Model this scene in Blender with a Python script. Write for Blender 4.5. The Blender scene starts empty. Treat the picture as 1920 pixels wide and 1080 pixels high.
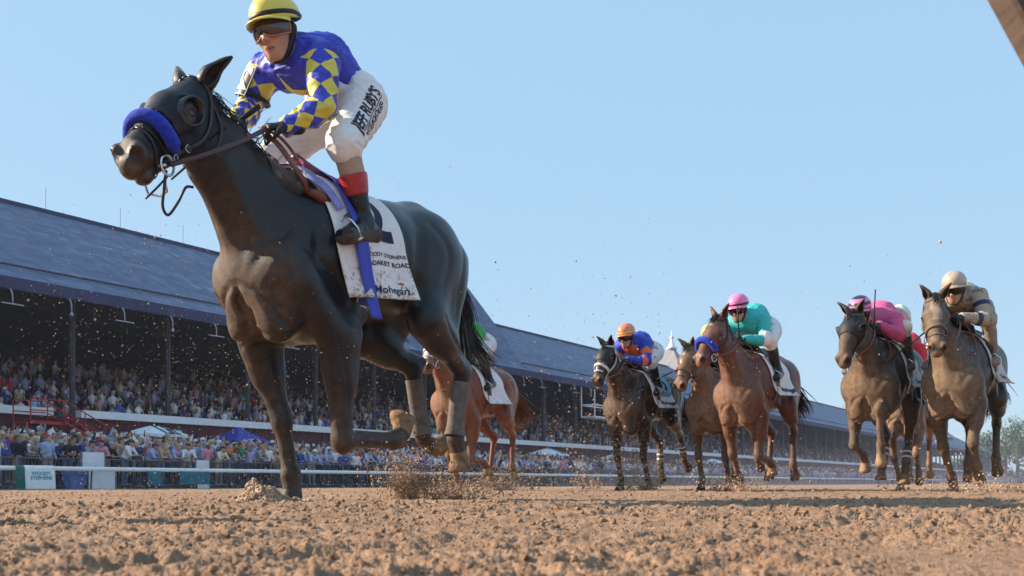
import bpy, bmesh, math, random
import numpy as np
from mathutils import Vector, Matrix, Quaternion
from mathutils.bvhtree import BVHTree
PI = math.pi
scene = bpy.context.scene
COL = scene.collection
# ---------------------------------------------------------------- camera
cam_data = bpy.data.cameras.new('camera'); cam = bpy.data.objects.new('camera', cam_data); COL.objects.link(cam)
cam.location = (0.0, 0.0, 0.09); cam.rotation_euler = (math.radians(90), 0, 0)
cam_data.sensor_width = 36.0; cam_data.lens = 36.0*1900.0/1920.0
cam_data.shift_y = 365.0/1920.0
cam_data.clip_start = 0.05; cam_data.clip_end = 4000
scene.camera = cam
# ---------------------------------------------------------------- sky and sun
SUN_AZ = math.radians(-83.0)      # from +Y, clockwise positive: the sun stands to the left, a little ahead of the camera
SUN_EL = math.radians(27.0)
GAM, SAT, VAL, HUE = .25, 2.6, 1.85, .5
world = bpy.data.worlds.new('World'); scene.world = world; world.use_nodes = True
wn = world.node_tree
sky = wn.nodes.new('ShaderNodeTexSky'); sky.sky_type = 'NISHITA'; sky.sun_disc = False
sky.sun_elevation = SUN_EL; sky.sun_rotation = SUN_AZ
sky.air_density = 1.0; sky.dust_density = 0.5; sky.ozone_density = 2.0; sky.altitude = 100
wn.nodes['Background'].inputs['Strength'].default_value = 0.15
gm = wn.nodes.new('ShaderNodeGamma'); gm.inputs['Gamma'].default_value = GAM       # a milky summer sky: the brightness evens out towards the horizon
hs = wn.nodes.new('ShaderNodeHueSaturation'); hs.inputs['Saturation'].default_value = SAT; hs.inputs['Value'].default_value = VAL; hs.inputs['Hue'].default_value = HUE
wn.links.new(sky.outputs[0], gm.inputs['Color']); wn.links.new(gm.outputs[0], hs.inputs['Color']); mx = wn.nodes.new('ShaderNodeMix'); mx.data_type = 'RGBA'; mx.inputs[0].default_value = .62; mx.inputs[7].default_value = (1.50, 2.36, 3.22, 1)   # thin even haze over the blue
wn.links.new(hs.outputs[0], mx.inputs[6]); wn.links.new(mx.outputs[2], wn.nodes['Background'].inputs['Color'])
sun_d = bpy.data.lights.new('sun', 'SUN'); sun_d.energy = 4.9; sun_d.angle = math.radians(0.53); sun_d.color = (1.0, 0.86, 0.68)
sun = bpy.data.objects.new('sun', sun_d); COL.objects.link(sun)
sdir = Vector((math.sin(SUN_AZ)*math.cos(SUN_EL), math.cos(SUN_AZ)*math.cos(SUN_EL), math.sin(SUN_EL)))
sun.rotation_euler = sdir.to_track_quat('Z', 'Y').to_euler(); sun.location = sdir*60
vs = scene.view_settings
vs.view_transform = 'Standard'; vs.look = 'None'; vs.gamma = 1.0; vs.exposure = 1.02; vs.use_curve_mapping = False
scene.cycles.use_denoising = True
scene.cycles.max_bounces = 6; scene.cycles.volume_bounces = 0; scene.cycles.transparent_max_bounces = 8
scene.cycles.caustics_reflective = False; scene.cycles.caustics_refractive = False
rnd = random.Random(7); RS = np.random.RandomState(11)
# the racetrack's own directions: D runs away from the camera along the track, N points across it to the outer rail
AL = math.radians(32.06)
D = np.array([math.sin(AL), math.cos(AL), 0.0]); N = np.array([-math.cos(AL), math.sin(AL), 0.0])
def trk(s, t, z=0.0):
    p = D*s + N*t
    return (float(p[0]), float(p[1]), float(z))
# ---------------------------------------------------------------- object helpers
def tag(o, label=None, cat=None, group=None, kind=None):
    if label: o['label'] = label
    if cat: o['category'] = cat
    if group: o['group'] = group
    if kind: o['kind'] = kind
    return o
def empty(name, loc=(0,0,0), rz=0.0):
    o = bpy.data.objects.new(name, None); COL.objects.link(o); o.location = loc; o.rotation_euler = (0,0,rz); o.empty_display_size = .1
    return o
def link(name, me, mats=None, parent=None, smooth=False):
    if mats is not None:
        for m in (mats if isinstance(mats, (list, tuple)) else [mats]): me.materials.append(m)
    if smooth:
        me.shade_smooth()
    o = bpy.data.objects.new(name, me); COL.objects.link(o)
    if parent is not None: o.parent = parent
    return o
def npmesh(name, V, faces, mats=None, parent=None, smooth=False, fmat=None, attrs=None):
    """V (n,3); faces either (m,k) int array or list of lists"""
    me = bpy.data.meshes.new(name)
    V = np.asarray(V, dtype=np.float32)
    if isinstance(faces, np.ndarray):
        m, k = faces.shape
        me.vertices.add(len(V)); me.vertices.foreach_set('co', V.ravel())
        me.loops.add(m*k); me.loops.foreach_set('vertex_index', faces.astype(np.int32).ravel())
        me.polygons.add(m); me.polygons.foreach_set('loop_start', np.arange(0, m*k, k, dtype=np.int32))
        if fmat is not None: me.polygons.foreach_set('material_index', np.asarray(fmat, dtype=np.int32))
        me.update(calc_edges=True); me.validate()
    else:
        me.from_pydata([tuple(map(float, v)) for v in V], [], faces)
        if fmat is not None: me.polygons.foreach_set('material_index', np.asarray(fmat, dtype=np.int32))
        me.update()
    if attrs:
        for an, av in attrs.items():
            av = np.asarray(av, dtype=np.float32)
            if av.ndim == 1:
                a = me.attributes.new(an, 'FLOAT', 'POINT'); a.data.foreach_set('value', av)
            else:
                a = me.attributes.new(an, 'FLOAT_COLOR', 'POINT')
                if av.shape[1] == 3: av = np.hstack([av, np.ones((len(av),1), np.float32)])
                a.data.foreach_set('color', np.ascontiguousarray(av).ravel())
    return link(name, me, mats, parent, smooth)
class MB:
    """collects simple shapes, builds ONE mesh"""
    def __init__(s): s.v = []; s.f = []; s.m = []
    def add(s, V, F, mi=0):
        o = len(s.v); s.v.extend([tuple(map(float, p)) for p in V]); s.f.extend([[i+o for i in f] for f in F]); s.m.extend([mi]*len(F)); return s
    def box(s, c, size, R=None, mi=0):
        hx, hy, hz = size[0]/2, size[1]/2, size[2]/2
        P = [(-hx,-hy,-hz),(hx,-hy,-hz),(hx,hy,-hz),(-hx,hy,-hz),(-hx,-hy,hz),(hx,-hy,hz),(hx,hy,hz),(-hx,hy,hz)]
        if R is not None: P = [tuple(R @ Vector(p)) for p in P]
        P = [(p[0]+c[0], p[1]+c[1], p[2]+c[2]) for p in P]
        return s.add(P, [[0,3,2,1],[4,5,6,7],[0,1,5,4],[1,2,6,5],[2,3,7,6],[3,0,4,7]], mi)
    def tube(s, pts, r, n=8, mi=0, cap=True, flat=1.0):
        pts = [Vector(p) for p in pts]; rs = r if isinstance(r, (list, tuple)) else [r]*len(pts)
        V = []; F = []; prev = None
        for i, p in enumerate(pts):
            d = (pts[min(i+1, len(pts)-1)] - pts[max(i-1, 0)]).normalized()
            if prev is None: u = d.orthogonal().normalized()
            else: u = (prev - d*prev.dot(d)); u = u.normalized() if u.length > 1e-6 else d.orthogonal().normalized()
            prev = u; w = d.cross(u)
            for k in range(n):
                a = 2*PI*k/n; V.append(p + (u*math.cos(a)*flat + w*math.sin(a))*rs[i])
        for i in range(len(pts)-1):
            for k in range(n): F.append([i*n+k, i*n+(k+1)%n, (i+1)*n+(k+1)%n, (i+1)*n+k])
        if cap: F.append(list(range(n))[::-1]); F.append([(len(pts)-1)*n+k for k in range(n)])
        return s.add(V, F, mi)
    def build(s, name, mats=None, parent=None, smooth=False):
        me = bpy.data.meshes.new(name); me.from_pydata(s.v, [], s.f)
        if mats is not None and isinstance(mats, (list, tuple)) and len(mats) > 1: me.polygons.foreach_set('material_index', s.m)
        me.update()
        return link(name, me, mats, parent, smooth)
# ---------------------------------------------------------------- material helpers
class NT:
    def __init__(s, name):
        s.m = bpy.data.materials.new(name); s.m.use_nodes = True; s.t = s.m.node_tree; s.b = s.t.nodes['Principled BSDF']
    def n(s, typ, **kw):
        nd = s.t.nodes.new('ShaderNode'+typ)
        for k, v in kw.items():
            if k.startswith('i_'):
                key = k[2:]; key = int(key) if key.isdigit() else key
                s.set(nd.inputs[key], v)
            else: setattr(nd, k, v)
        return nd
    def set(s, inp, v):
        if isinstance(v, bpy.types.NodeSocket): s.t.links.new(v, inp)
        elif isinstance(v, (tuple, list)) and inp.type == 'RGBA' and len(v) == 3: inp.default_value = (*v, 1)
        else: inp.default_value = v
    def coord(s, kind='Object', scale=None):
        o = s.n('TexCoord').outputs[kind]
        if scale is not None:
            mp = s.n('Mapping'); s.t.links.new(o, mp.inputs[0]); mp.inputs['Scale'].default_value = scale if isinstance(scale, tuple) else (scale,)*3; o = mp.outputs[0]
        return o
    def noise(s, vec, scale, detail=4, rough=.55, dist=0.0):
        nd = s.n('TexNoise'); s.t.links.new(vec, nd.inputs['Vector']); nd.inputs['Scale'].default_value = scale; nd.inputs['Detail'].default_value = detail
        nd.inputs['Roughness'].default_value = rough; nd.inputs['Distortion'].default_value = dist
        return nd.outputs['Fac']
    def ramp(s, fac, stops, interp='LINEAR'):
        nd = s.n('ValToRGB'); s.t.links.new(fac, nd.inputs[0]); cr = nd.color_ramp; cr.interpolation = interp
        while len(cr.elements) < len(stops): cr.elements.new(.5)
        for e, (p, c) in zip(cr.elements, stops): e.position = p; e.color = (*c, 1) if len(c) == 3 else c
        return nd.outputs[0]
    def mr(s, v, a, b, c=0.0, d=1.0):
        nd = s.n('MapRange'); s.set(nd.inputs[0], v)
        for i, x in zip((1,2,3,4), (a,b,c,d)): nd.inputs[i].default_value = x
        return nd.outputs[0]
    def math(s, op, a, b=None, c=None):
        nd = s.n('Math', operation=op); s.set(nd.inputs[0], a)
        if b is not None: s.set(nd.inputs[1], b)
        if c is not None: s.set(nd.inputs[2], c)
        return nd.outputs[0]
    def mix(s, fac, a, b, mode='MIX'):
        nd = s.n('Mix', data_type='RGBA', blend_type=mode); s.set(nd.inputs['Factor'], fac); s.set(nd.inputs['A'], a); s.set(nd.inputs['B'], b) if False else None
        s.set(nd.inputs[6], a); s.set(nd.inputs[7], b)
        return nd.outputs[2]
    def attr(s, name, out='Fac'):
        nd = s.n('Attribute'); nd.attribute_name = name; return nd.outputs[out]
    def bump(s, h, strength=.3, dist=.01):
        nd = s.n('Bump'); s.set(nd.inputs['Height'], h); nd.inputs['Strength'].default_value = strength; nd.inputs['Distance'].default_value = dist
        s.t.links.new(nd.outputs[0], s.b.inputs['Normal']); return nd
    def out(s, col=None, rough=None, spec=None, **kw):
        if col is not None: s.set(s.b.inputs['Base Color'], col)
        if rough is not None: s.set(s.b.inputs['Roughness'], rough)
        if spec is not None: s.set(s.b.inputs['Specular IOR Level'], spec)
        for k, v in kw.items(): s.set(s.b.inputs[k.replace('_', ' ')], v)
        return s.m
_pm = {}
def plain(name, col, rough=.6, var=.12, scale=8.0, bump=0.0, spec=.4, bscale=None, **kw):
    """a plain material that still has grain and wear"""
    if name in _pm: return _pm[name]
    t = NT(name); c = t.coord('Object'); f = t.noise(c, scale, 5, .6)
    lo = tuple(x*(1-var) for x in col); hi = tuple(min(1, x*(1+var)) for x in col)
    cc = t.ramp(f, [(.3, lo), (.7, hi)])
    if bump: t.bump(t.noise(c, bscale or scale*3, 4), bump, .01)
    _pm[name] = t.out(cc, rough, spec, **kw); return _pm[name]
# ---------------------------------------------------------------- implicit modelling: soft unions of limbs and muscles, then surface nets
def unit(v): v = np.asarray(v, float); return v/np.linalg.norm(v)
def A3(*v): return np.array(v, float)
def RC(a, b, ra, rb):
    a = np.asarray(a, float); b = np.asarray(b, float); ba = b-a; L2 = ba@ba+1e-12
    def f(P):
        t = np.clip(((P-a)@ba)/L2, 0, 1)
        q = P - a - t[..., None]*ba
        return np.sqrt((q*q).sum(-1)) - (ra+(rb-ra)*t)
    R = max(ra, rb)
    return f, np.minimum(a, b)-R, np.maximum(a, b)+R
def EC(a, b, A, B, lat=(0,1,0)):
    """limb of elliptic section: A, B = (lateral, other) radii at the two ends"""
    a = np.asarray(a, float); b = np.asarray(b, float); ba = b-a; L = np.linalg.norm(ba); w = ba/L
    l = np.asarray(lat, float); l = unit(l - w*(l@w)); n = np.cross(w, l)
    def f(P):
        p = P-a; t = np.clip((p@w)/L, 0, 1); q = p - (t*L)[..., None]*w
        ru = A[0]+(B[0]-A[0])*t; rv = A[1]+(B[1]-A[1])*t; rm = np.minimum(ru, rv)
        x = q@l; y = q@n; z = q@w
        k0 = np.sqrt((x/ru)**2+(y/rv)**2+(z/rm)**2); k1 = np.sqrt((x/ru**2)**2+(y/rv**2)**2+(z/rm**2)**2)+1e-9
        return k0*(k0-1)/k1*(k0 > 1e-6) - rm*(k0 <= 1e-6)
    R = max(*A, *B)
    return f, np.minimum(a, b)-R, np.maximum(a, b)+R
def EL(c, r, ax=None):
    """ellipsoid; ax = 3 rows of unit axes"""
    c = np.asarray(c, float); r = np.asarray(r, float); M = np.eye(3) if ax is None else np.array([unit(x) for x in ax])
    def f(P):
        q = (P-c)@M.T
        k0 = np.sqrt(((q/r)**2).sum(-1)); k1 = np.sqrt(((q/r**2)**2).sum(-1))+1e-9
        return np.where(k0 > 1e-5, k0*(k0-1)/k1, -r.min())
    e = np.sqrt(((M*r[:, None])**2).sum(0))
    return f, c-e, c+e
class SDF:
    def __init__(s, lo, hi, h):
        s.h = h; s.lo = np.asarray(lo, float); s.n = np.ceil((np.asarray(hi, float)-s.lo)/h).astype(int)+1
        s.d = np.full(s.n, 0.25, np.float32)
    def _win(s, lo, hi, m):
        i0 = np.clip(np.floor((lo-m-s.lo)/s.h).astype(int), 0, s.n-1); i1 = np.clip(np.ceil((hi+m-s.lo)/s.h).astype(int)+1, 1, s.n)
        if (i1 <= i0).any(): return None, None
        ax = [s.lo[k]+s.h*np.arange(i0[k], i1[k]) for k in range(3)]
        return (slice(i0[0], i1[0]), slice(i0[1], i1[1]), slice(i0[2], i1[2])), np.stack(np.meshgrid(*ax, indexing='ij'), -1)
    def add(s, prim, k=.03, off=0.0):
        f, lo, hi = prim; w, P = s._win(lo-off, hi+off, k+3*s.h)
        if w is None: return
        b = (f(P)-off).astype(np.float32); a = s.d[w]
        if k > 0:
            hh = np.maximum(k-np.abs(a-b), 0)/k; s.d[w] = np.minimum(a, b)-hh*hh*k*.25
        else: s.d[w] = np.minimum(a, b)
    def sub(s, prim, k=.02):
        f, lo, hi = prim; w, P = s._win(lo, hi, k+3*s.h)
        if w is None: return
        b = -f(P).astype(np.float32); a = s.d[w]
        hh = np.maximum(k-np.abs(a-b), 0)/k; s.d[w] = np.maximum(a, b)+hh*hh*k*.25
    def cut(s, fn):
        """keep only where fn(P) < 0"""
        P = np.stack(np.meshgrid(*[s.lo[k]+s.h*np.arange(s.n[k]) for k in range(3)], indexing='ij'), -1)
        s.d = np.maximum(s.d, fn(P).astype(np.float32))
    def mesh(s):
        d = s.d.copy(); d[0] = d[-1] = .2; d[:, 0] = d[:, -1] = .2; d[:, :, 0] = d[:, :, -1] = .2
        ins = d < 0
        c = np.zeros(np.array(d.shape)-1, np.int8)
        for i in (0,1):
            for j in (0,1):
                for k in (0,1): c += ins[i:ins.shape[0]-1+i, j:ins.shape[1]-1+j, k:ins.shape[2]-1+k]
        act = np.argwhere((c > 0) & (c < 8)); idx = -np.ones(c.shape, np.int64); idx[tuple(act.T)] = np.arange(len(act))
        cor = np.array([(i, j, k) for i in (0,1) for j in (0,1) for k in (0,1)])
        val = np.stack([d[act[:, 0]+o[0], act[:, 1]+o[1], act[:, 2]+o[2]] for o in cor], 1)
        acc = np.zeros((len(act), 3)); cnt = np.zeros(len(act))
        for x in range(8):
            for y in range(x+1, 8):
                if np.abs(cor[x]-cor[y]).sum() != 1: continue
                va, vb = val[:, x], val[:, y]; m = (va < 0) != (vb < 0)
                t = np.where(m, va/np.where(m, va-vb, 1), 0)
                acc += np.where(m[:, None], cor[x]+(cor[y]-cor[x])*t[:, None], 0); cnt += m
        V = act + acc/cnt[:, None]
        Q = []
        for ax in range(3):
            u, v = (ax+1) % 3, (ax+2) % 3
            sl0 = [slice(None)]*3; sl1 = [slice(None)]*3; sl0[ax] = slice(0, -1); sl1[ax] = slice(1, None)
            a, b = ins[tuple(sl0)], ins[tuple(sl1)]
            e = np.argwhere(a != b); e = e[(e[:, u] > 0) & (e[:, v] > 0) & (e[:, u] < c.shape[u]) & (e[:, v] < c.shape[v])]
            sgn = a[tuple(e.T)]
            def g(du, dv):
                q = e.copy(); q[:, u] -= du; q[:, v] -= dv; return idx[tuple(q.T)]
            q = np.stack([g(1,1), g(0,1), g(0,0), g(1,0)], 1)
            q[~sgn] = q[~sgn][:, ::-1]; Q.append(q)
        Q = np.concatenate(Q); Q = Q[(Q >= 0).all(1)]
        # one Newton step onto the surface
        for _ in range(2):
            g0, gr = s.sample(V)
            V = V - np.clip(g0/(np.maximum((gr*gr).sum(1), .05)), -.6, .6)[:, None]*gr*.8
        return V*s.h+s.lo, Q
    def sample(s, V):
        V = np.clip(V, 1, np.array(s.d.shape)-3)
        def tri(X):
            i = np.floor(X).astype(int); f = X-i; r = 0
            for a in (0,1):
                for b in (0,1):
                    for c in (0,1):
                        r = r + s.d[i[:, 0]+a, i[:, 1]+b, i[:, 2]+c]*np.where(a, f[:, 0], 1-f[:, 0])*np.where(b, f[:, 1], 1-f[:, 1])*np.where(c, f[:, 2], 1-f[:, 2])
            return r
        g = np.stack([(tri(V+o)-tri(V-o))/1.0 for o in (np.eye(3)*.5)], 1)
        return tri(V), g
def relax(V, Q, it=1, lam=.5):
    e = np.concatenate([Q[:, [0,1]], Q[:, [1,2]], Q[:, [2,3]], Q[:, [3,0]]])
    for _ in range(it):
        acc = np.zeros_like(V); cnt = np.zeros(len(V))
        np.add.at(acc, e[:, 0], V[e[:, 1]]); np.add.at(cnt, e[:, 0], 1); np.add.at(acc, e[:, 1], V[e[:, 0]]); np.add.at(cnt, e[:, 1], 1)
        V = V + lam*(acc/np.maximum(cnt, 1)[:, None]-V)
    return V
def vnoise(P, seed=0):
    """smooth value noise in [-1,1], P (n,3) in cell units"""
    i = np.floor(P).astype(np.int64); f = P-i; f = f*f*(3-2*f); r = 0
    for a in (0,1):
        for b in (0,1):
            for c in (0,1):
                h = (i[..., 0]+a)*374761393 + (i[..., 1]+b)*668265263 + (i[..., 2]+c)*2147483647 + seed*974634777
                h = (h ^ (h >> 13))*1274126177 & 0xffffffff; h = (h ^ (h >> 16)) & 0xffff
                r = r + (h/32767.5-1)*np.where(a, f[..., 0], 1-f[..., 0])*np.where(b, f[..., 1], 1-f[..., 1])*np.where(c, f[..., 2], 1-f[..., 2])
    return r
def bvh_of(V, Q):
    return BVHTree.FromPolygons([tuple(v) for v in V.tolist()], Q.tolist())
def catmull(pts, n):
    """n samples along a smooth curve through pts"""
    P = np.asarray(pts, float); P = np.vstack([2*P[0]-P[1], P, 2*P[-1]-P[-2]]); m = len(P)-3; o = []
    for x in np.linspace(0, m-1e-6, n):
        i = int(x); t = x-i; a, b, c, d = P[i:i+4]
        o.append(.5*((2*b)+(c-a)*t+(2*a-5*b+4*c-d)*t*t+(3*b-a-3*c+d)*t**3))
    return np.array(o)
def strap(mb, pts, bvh, width, thick=.004, n=24, mi=0, lift=.001, sides=None, fixn=None):
    """a flat strap laid along pts; snapped on the surface when bvh is given"""
    C = catmull(pts, n); P = []; NN = []
    for i, c in enumerate(C):
        if bvh is not None:
            co, no, _, _ = bvh.find_nearest(Vector(c)); P.append(np.array(co)+np.array(no)*lift); NN.append(np.array(no))
        else:
            P.append(c); NN.append(unit(fixn(c) if callable(fixn) else (fixn if fixn is not None else (0,1,0))))
    P = np.array(P); NN = np.array(NN)
    if bvh is not None and n > 4:
        for _ in range(2): P[1:-1] = .5*P[1:-1]+.25*(P[:-2]+P[2:]); NN[1:-1] = .5*NN[1:-1]+.25*(NN[:-2]+NN[2:])
    V = []; F = []
    for i in range(n):
        d = unit(P[min(i+1, n-1)]-P[max(i-1, 0)]); no = unit(NN[i]-d*(NN[i]@d)); w = np.cross(d, no)*width/2
        for a in (P[i]-w, P[i]+w): V.append(a)
        for a in (P[i]-w*.92+no*thick, P[i]+w*.92+no*thick): V.append(a)
    for i in range(n-1):
        a = 4*i; b = a+4
        F += [[a, b, b+2, a+2], [a+2, b+2, b+3, a+3], [a+3, b+3, b+1, a+1], [a+1, b+1, b, a]]
    F += [[0,2,3,1], [4*n-4, 4*n-3, 4*n-1, 4*n-2]]
    mb.add(V, F, mi); return P, NN
# ---------------------------------------------------------------- the dirt track
def track_z(X, Y):
    t = -X*math.cos(AL)+Y*math.sin(AL)
    u = np.clip((t-5)/26, 0, 1); return -.14*u*u*(3-2*u)
def lumps(X, Y, cell, amp, dens, seed):
    """rounded clods: one per cell at most, tallest wins"""
    gx, gy = X/cell, Y/cell; ix, iy = np.floor(gx).astype(np.int64), np.floor(gy).astype(np.int64); H = np.zeros_like(X)
    def hsh(a, b, k):
        h = (a*374761393+b*668265263+(seed*7+k)*974634777) & 0xffffffff; h = ((h ^ (h >> 13))*1274126177) & 0xffffffff; return ((h ^ (h >> 16)) & 0xffff)/65535.0
    for dx in (-1,0,1):
        for dy in (-1,0,1):
            a, b = ix+dx, iy+dy; on = hsh(a, b, 1) < dens; r = .35+.5*hsh(a, b, 2)
            px, py = a+.15+.7*hsh(a, b, 3), b+.15+.7*hsh(a, b, 4); e = .6+.8*hsh(a, b, 5)
            d2 = ((gx-px)**2*e+(gy-py)**2/e)/(r*r)
            H = np.maximum(H, np.where(on, amp*r*1.3*np.sqrt(np.clip(1-d2, 0, 1)), 0))
    return H
nr, nc = 700, 780
yy = .55*np.power(160/.55, np.linspace(0, 1, nr)); fx = np.linspace(-.86, .86, nc)
Yg = np.repeat(yy[:, None], nc, 1)*1.0; Xg = Yg*fx[None, :]
jit = vnoise(np.stack([Xg*37, Yg*37, 0*Xg], -1), 4)
Pn = lambda k, s: vnoise(np.stack([Xg*k, Yg*k, 0*Xg], -1), s)
w1 = Xg+.010*Pn(34, 1)+.005*Pn(110, 2)+.0025*Pn(260, 12); w2 = Yg+.010*Pn(34, 3)+.005*Pn(110, 5)+.0025*Pn(260, 15)
Zg = .014*Pn(1.7, 6)+.010*Pn(5, 7)+.0055*Pn(14, 21)+lumps(w1, w2, .034, .0125, .22, 1)+lumps(w1, w2, .0165, .0085, .60, 2)+np.where(Yg < 8, lumps(w2, w1, .0085, .0050, .70, 3), 0)+np.where(Yg < 3.2, lumps(w1, w2, .0045, .0026, .6, 5), 0)+np.where(Yg < 7, .0014*Pn(190, 8), 0)
Tg = -Xg*math.cos(AL)+Yg*math.sin(AL); Tw = Tg+.018*Pn(3, 31)
for tr_, dp in ((.41,.016),(.62,.013),(.98,.012),(1.38,.013),(1.9,.015),(2.5,.014),(3.3,.016),(4.3,.016),(5.6,.018),(-.2,.012)):
    Zg = Zg-dp*np.exp(-((Tw-tr_)/.028)**2)*np.clip(.5+1.1*Pn(2.2, 40+int(tr_*10)), 0, 1.2)+dp*.5*np.exp(-((Tw-tr_-.06)/.03)**2)
calm = np.clip(.62+.45*Pn(.8, 9), .35, 1.1)
# the strip the camera stands on is trodden flatter at the lower right
flat = np.clip((Xg-.30)/.22, 0, 1)*np.clip((1.75-Yg)/.35, 0, 1); Zg = Zg*calm*(1-.72*flat)+track_z(Xg, Yg)-.010
Vg_ = np.stack([Xg, Yg, Zg], -1).reshape(-1, 3)
ii = np.arange(nr*nc).reshape(nr, nc); Qg_ = np.stack([ii[:-1, :-1], ii[:-1, 1:], ii[1:, 1:], ii[1:, :-1]], -1).reshape(-1, 4)
t = NT('track_dirt'); c = t.coord('Object'); f1 = t.noise(c, 1.3, 5, .6); f2 = t.noise(c, 26, 6, .65); f3 = t.noise(c, 190, 4, .6)
col = t.ramp(t.math('ADD', t.math('MULTIPLY', f2, .6), t.math('MULTIPLY', f1, .4)), [(.30, (.20,.110,.064)), (.50, (.335,.200,.122)), (.70, (.445,.288,.188))])
col = t.mix(t.mr(f3, .5, .75, 0, .35), col, (.60,.44,.33))
t.bump(t.math('ADD', t.math('MULTIPLY', f2, .8), t.math('MULTIPLY', f3, .55)), 1.0, .016)
DIRT = t.out(col, .92, .25)
gnd = npmesh('track', Vg_, Qg_, DIRT, None, True); tag(gnd, kind='structure')
# country beyond and beside: one sheet out to the horizon
t = NT('turf'); c = t.coord('Object'); col = t.ramp(t.noise(c, .08, 6, .6), [(.3, (.045,.075,.028)), (.7, (.075,.11,.04))]); t.bump(t.noise(c, 9, 3), .4, .05); TURF = t.out(col, .9, .2)
V = []; F = []
for i, s_ in enumerate(np.linspace(-120, 1800, 25)):
    for j, t_ in enumerate((-300, -60, -4, 8, 20, 31, 33.2)):
        x, y, _ = trk(s_, t_); V.append((x, y, float(track_z(np.array(x), np.array(y)))-.055))
    if i:
        for j in range(6): a = 7*i+j; F.append([a-7, a-6, a+1, a])
tag(npmesh('ground', V, F, DIRT, None), kind='structure')
t = NT('apron_asphalt'); c = t.coord('Object'); col = t.ramp(t.noise(c, 1.2, 6, .7), [(.3, (.055,.052,.055)), (.7, (.10,.095,.095))]); t.bump(t.noise(c, 60, 3), .3, .01); ASPH = t.out(col, .9, .3)
def apron_z(t_): return -.16+max(0, min(1, (t_-33.2)/11))*1.15
V = []; F = []
ts_ = (33.2, 33.9, 36, 39, 42, 44.2, 47, 140)
for i, s_ in enumerate(np.linspace(-120, 420, 16)):
    for t_ in ts_: x, y, _ = trk(s_, t_); V.append((x, y, apron_z(t_)))
    if i:
        for j in range(7): a = 8*i+j; F.append([a-8, a-7, a+1, a])
tag(npmesh('apron', V, F, ASPH, None), kind='structure')
V = []; F = []
for i, s_ in enumerate((420, 700, 1200, 1800)):
    for t_ in (33.2, 60, 200, 600): x, y, _ = trk(s_, t_); V.append((x, y, -.16 if t_ < 50 else -.16))
    if i:
        for j in range(3): a = 4*i+j; F.append([a-4, a-3, a+1, a])
tag(npmesh('lawn', V, F, TURF, None), kind='structure')

# unseen post added left of the camera to throw its shadow across the dirt
POSTW = plain('post_white', (.70,.70,.70), .6, .1, 4)
mp = empty('shadow_post', (-2.02, 2.56, -.03)); tag(mp, 'unseen short white post added left of the camera to cast a shadow', 'post')
mb = MB(); mb.box((0,0,.36), (.15,.15,.74)); mb.build('post', POSTW, mp); mb = MB(); mb.box((0,0,.755), (.19,.19,.045)); mb.build('cap', POSTW, mp)
# ---------------------------------------------------------------- grandstand
def obox(mb, s0, s1, t0, t1, z0, z1, mi=0):
    """box along the track's directions"""
    P = [trk(s, t, z) for z in (z0, z1) for (s, t) in ((s0,t0),(s1,t0),(s1,t1),(s0,t1))]
    mb.add(P, [[0,1,2,3],[7,6,5,4],[0,4,5,1],[1,5,6,2],[2,6,7,3],[3,7,4,0]], mi)
def slab(mb, quad, th, mi=0):
    q = [A3(*p) for p in quad]; n = unit(np.cross(q[1]-q[0], q[3]-q[0])); n = n if n[2] > 0 else -n
    lo = [p-n*th for p in q]; mb.add([*q, *lo], [[0,1,2,3],[7,6,5,4],[0,4,5,1],[1,5,6,2],[2,6,7,3],[3,7,4,0]], mi)
t = NT('slate_roof'); c = t.coord('Object')
rot = t.n('Mapping'); t.t.links.new(c, rot.inputs[0]); rot.inputs['Rotation'].default_value = (0, 0, -(PI/2-AL))
sx = t.n('SeparateXYZ'); t.set(sx.inputs[0], rot.outputs[0])
row = t.math('FLOOR', t.math('MULTIPLY', sx.outputs[2], 3.4)); fr = t.math('FRACT', t.math('MULTIPLY', sx.outputs[2], 3.4))
cmb = t.n('CombineXYZ'); t.set(cmb.inputs[0], t.math('ADD', t.math('MULTIPLY', sx.outputs[0], 1.6), t.math('MULTIPLY', row, .37))); t.set(cmb.inputs[1], row)
wn_ = t.n('TexWhiteNoise'); wn_.noise_dimensions = '2D'
fl = t.n('VectorMath', operation='FLOOR'); t.set(fl.inputs[0], cmb.outputs[0]); t.set(wn_.inputs['Vector'], fl.outputs[0])
st = t.n('Mapping'); t.t.links.new(rot.outputs[0], st.inputs[0]); st.inputs['Scale'].default_value = (.10, .5, 1.4)
f1 = t.noise(st.outputs[0], 1.0, 6, .65); base = t.ramp(t.math('ADD', t.math('MULTIPLY', wn_.outputs['Value'], .35), t.math('MULTIPLY', f1, .65)), [(.25, (.060,.085,.160)), (.5, (.088,.120,.215)), (.68, (.125,.16,.265)), (.8, (.24,.27,.36))])
base = t.mix(t.mr(fr, .0, .10, .55, 0), base, (.03,.032,.045))
t.bump(t.math('ADD', t.math('MULTIPLY', fr, .5), wn_.outputs['Value']), .5, .05)
SLATE = t.out(base, .62, .5)
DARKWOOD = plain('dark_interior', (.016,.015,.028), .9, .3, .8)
NAVYTRIM = plain('navy_eave', (.030,.040,.11), .7, .2, 1)
WHITEP = plain('white_paint', (.84,.84,.85), .55, .08, 2.0)
STEELP = plain('dark_steel_paint', (.045,.045,.055), .6, .2, 3)
t = NT('red_boards'); c = t.coord('Object'); z_ = t.n('SeparateXYZ'); t.set(z_.inputs[0], c); b_ = t.math('FRACT', t.math('MULTIPLY', z_.outputs[2], 4.0))
col = t.ramp(t.noise(c, .9, 5), [(.3, (.075,.018,.026)), (.7, (.13,.032,.042))]); t.bump(t.mr(b_, 0, .1), .4, .02); REDB = t.out(col, .75, .3)
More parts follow.
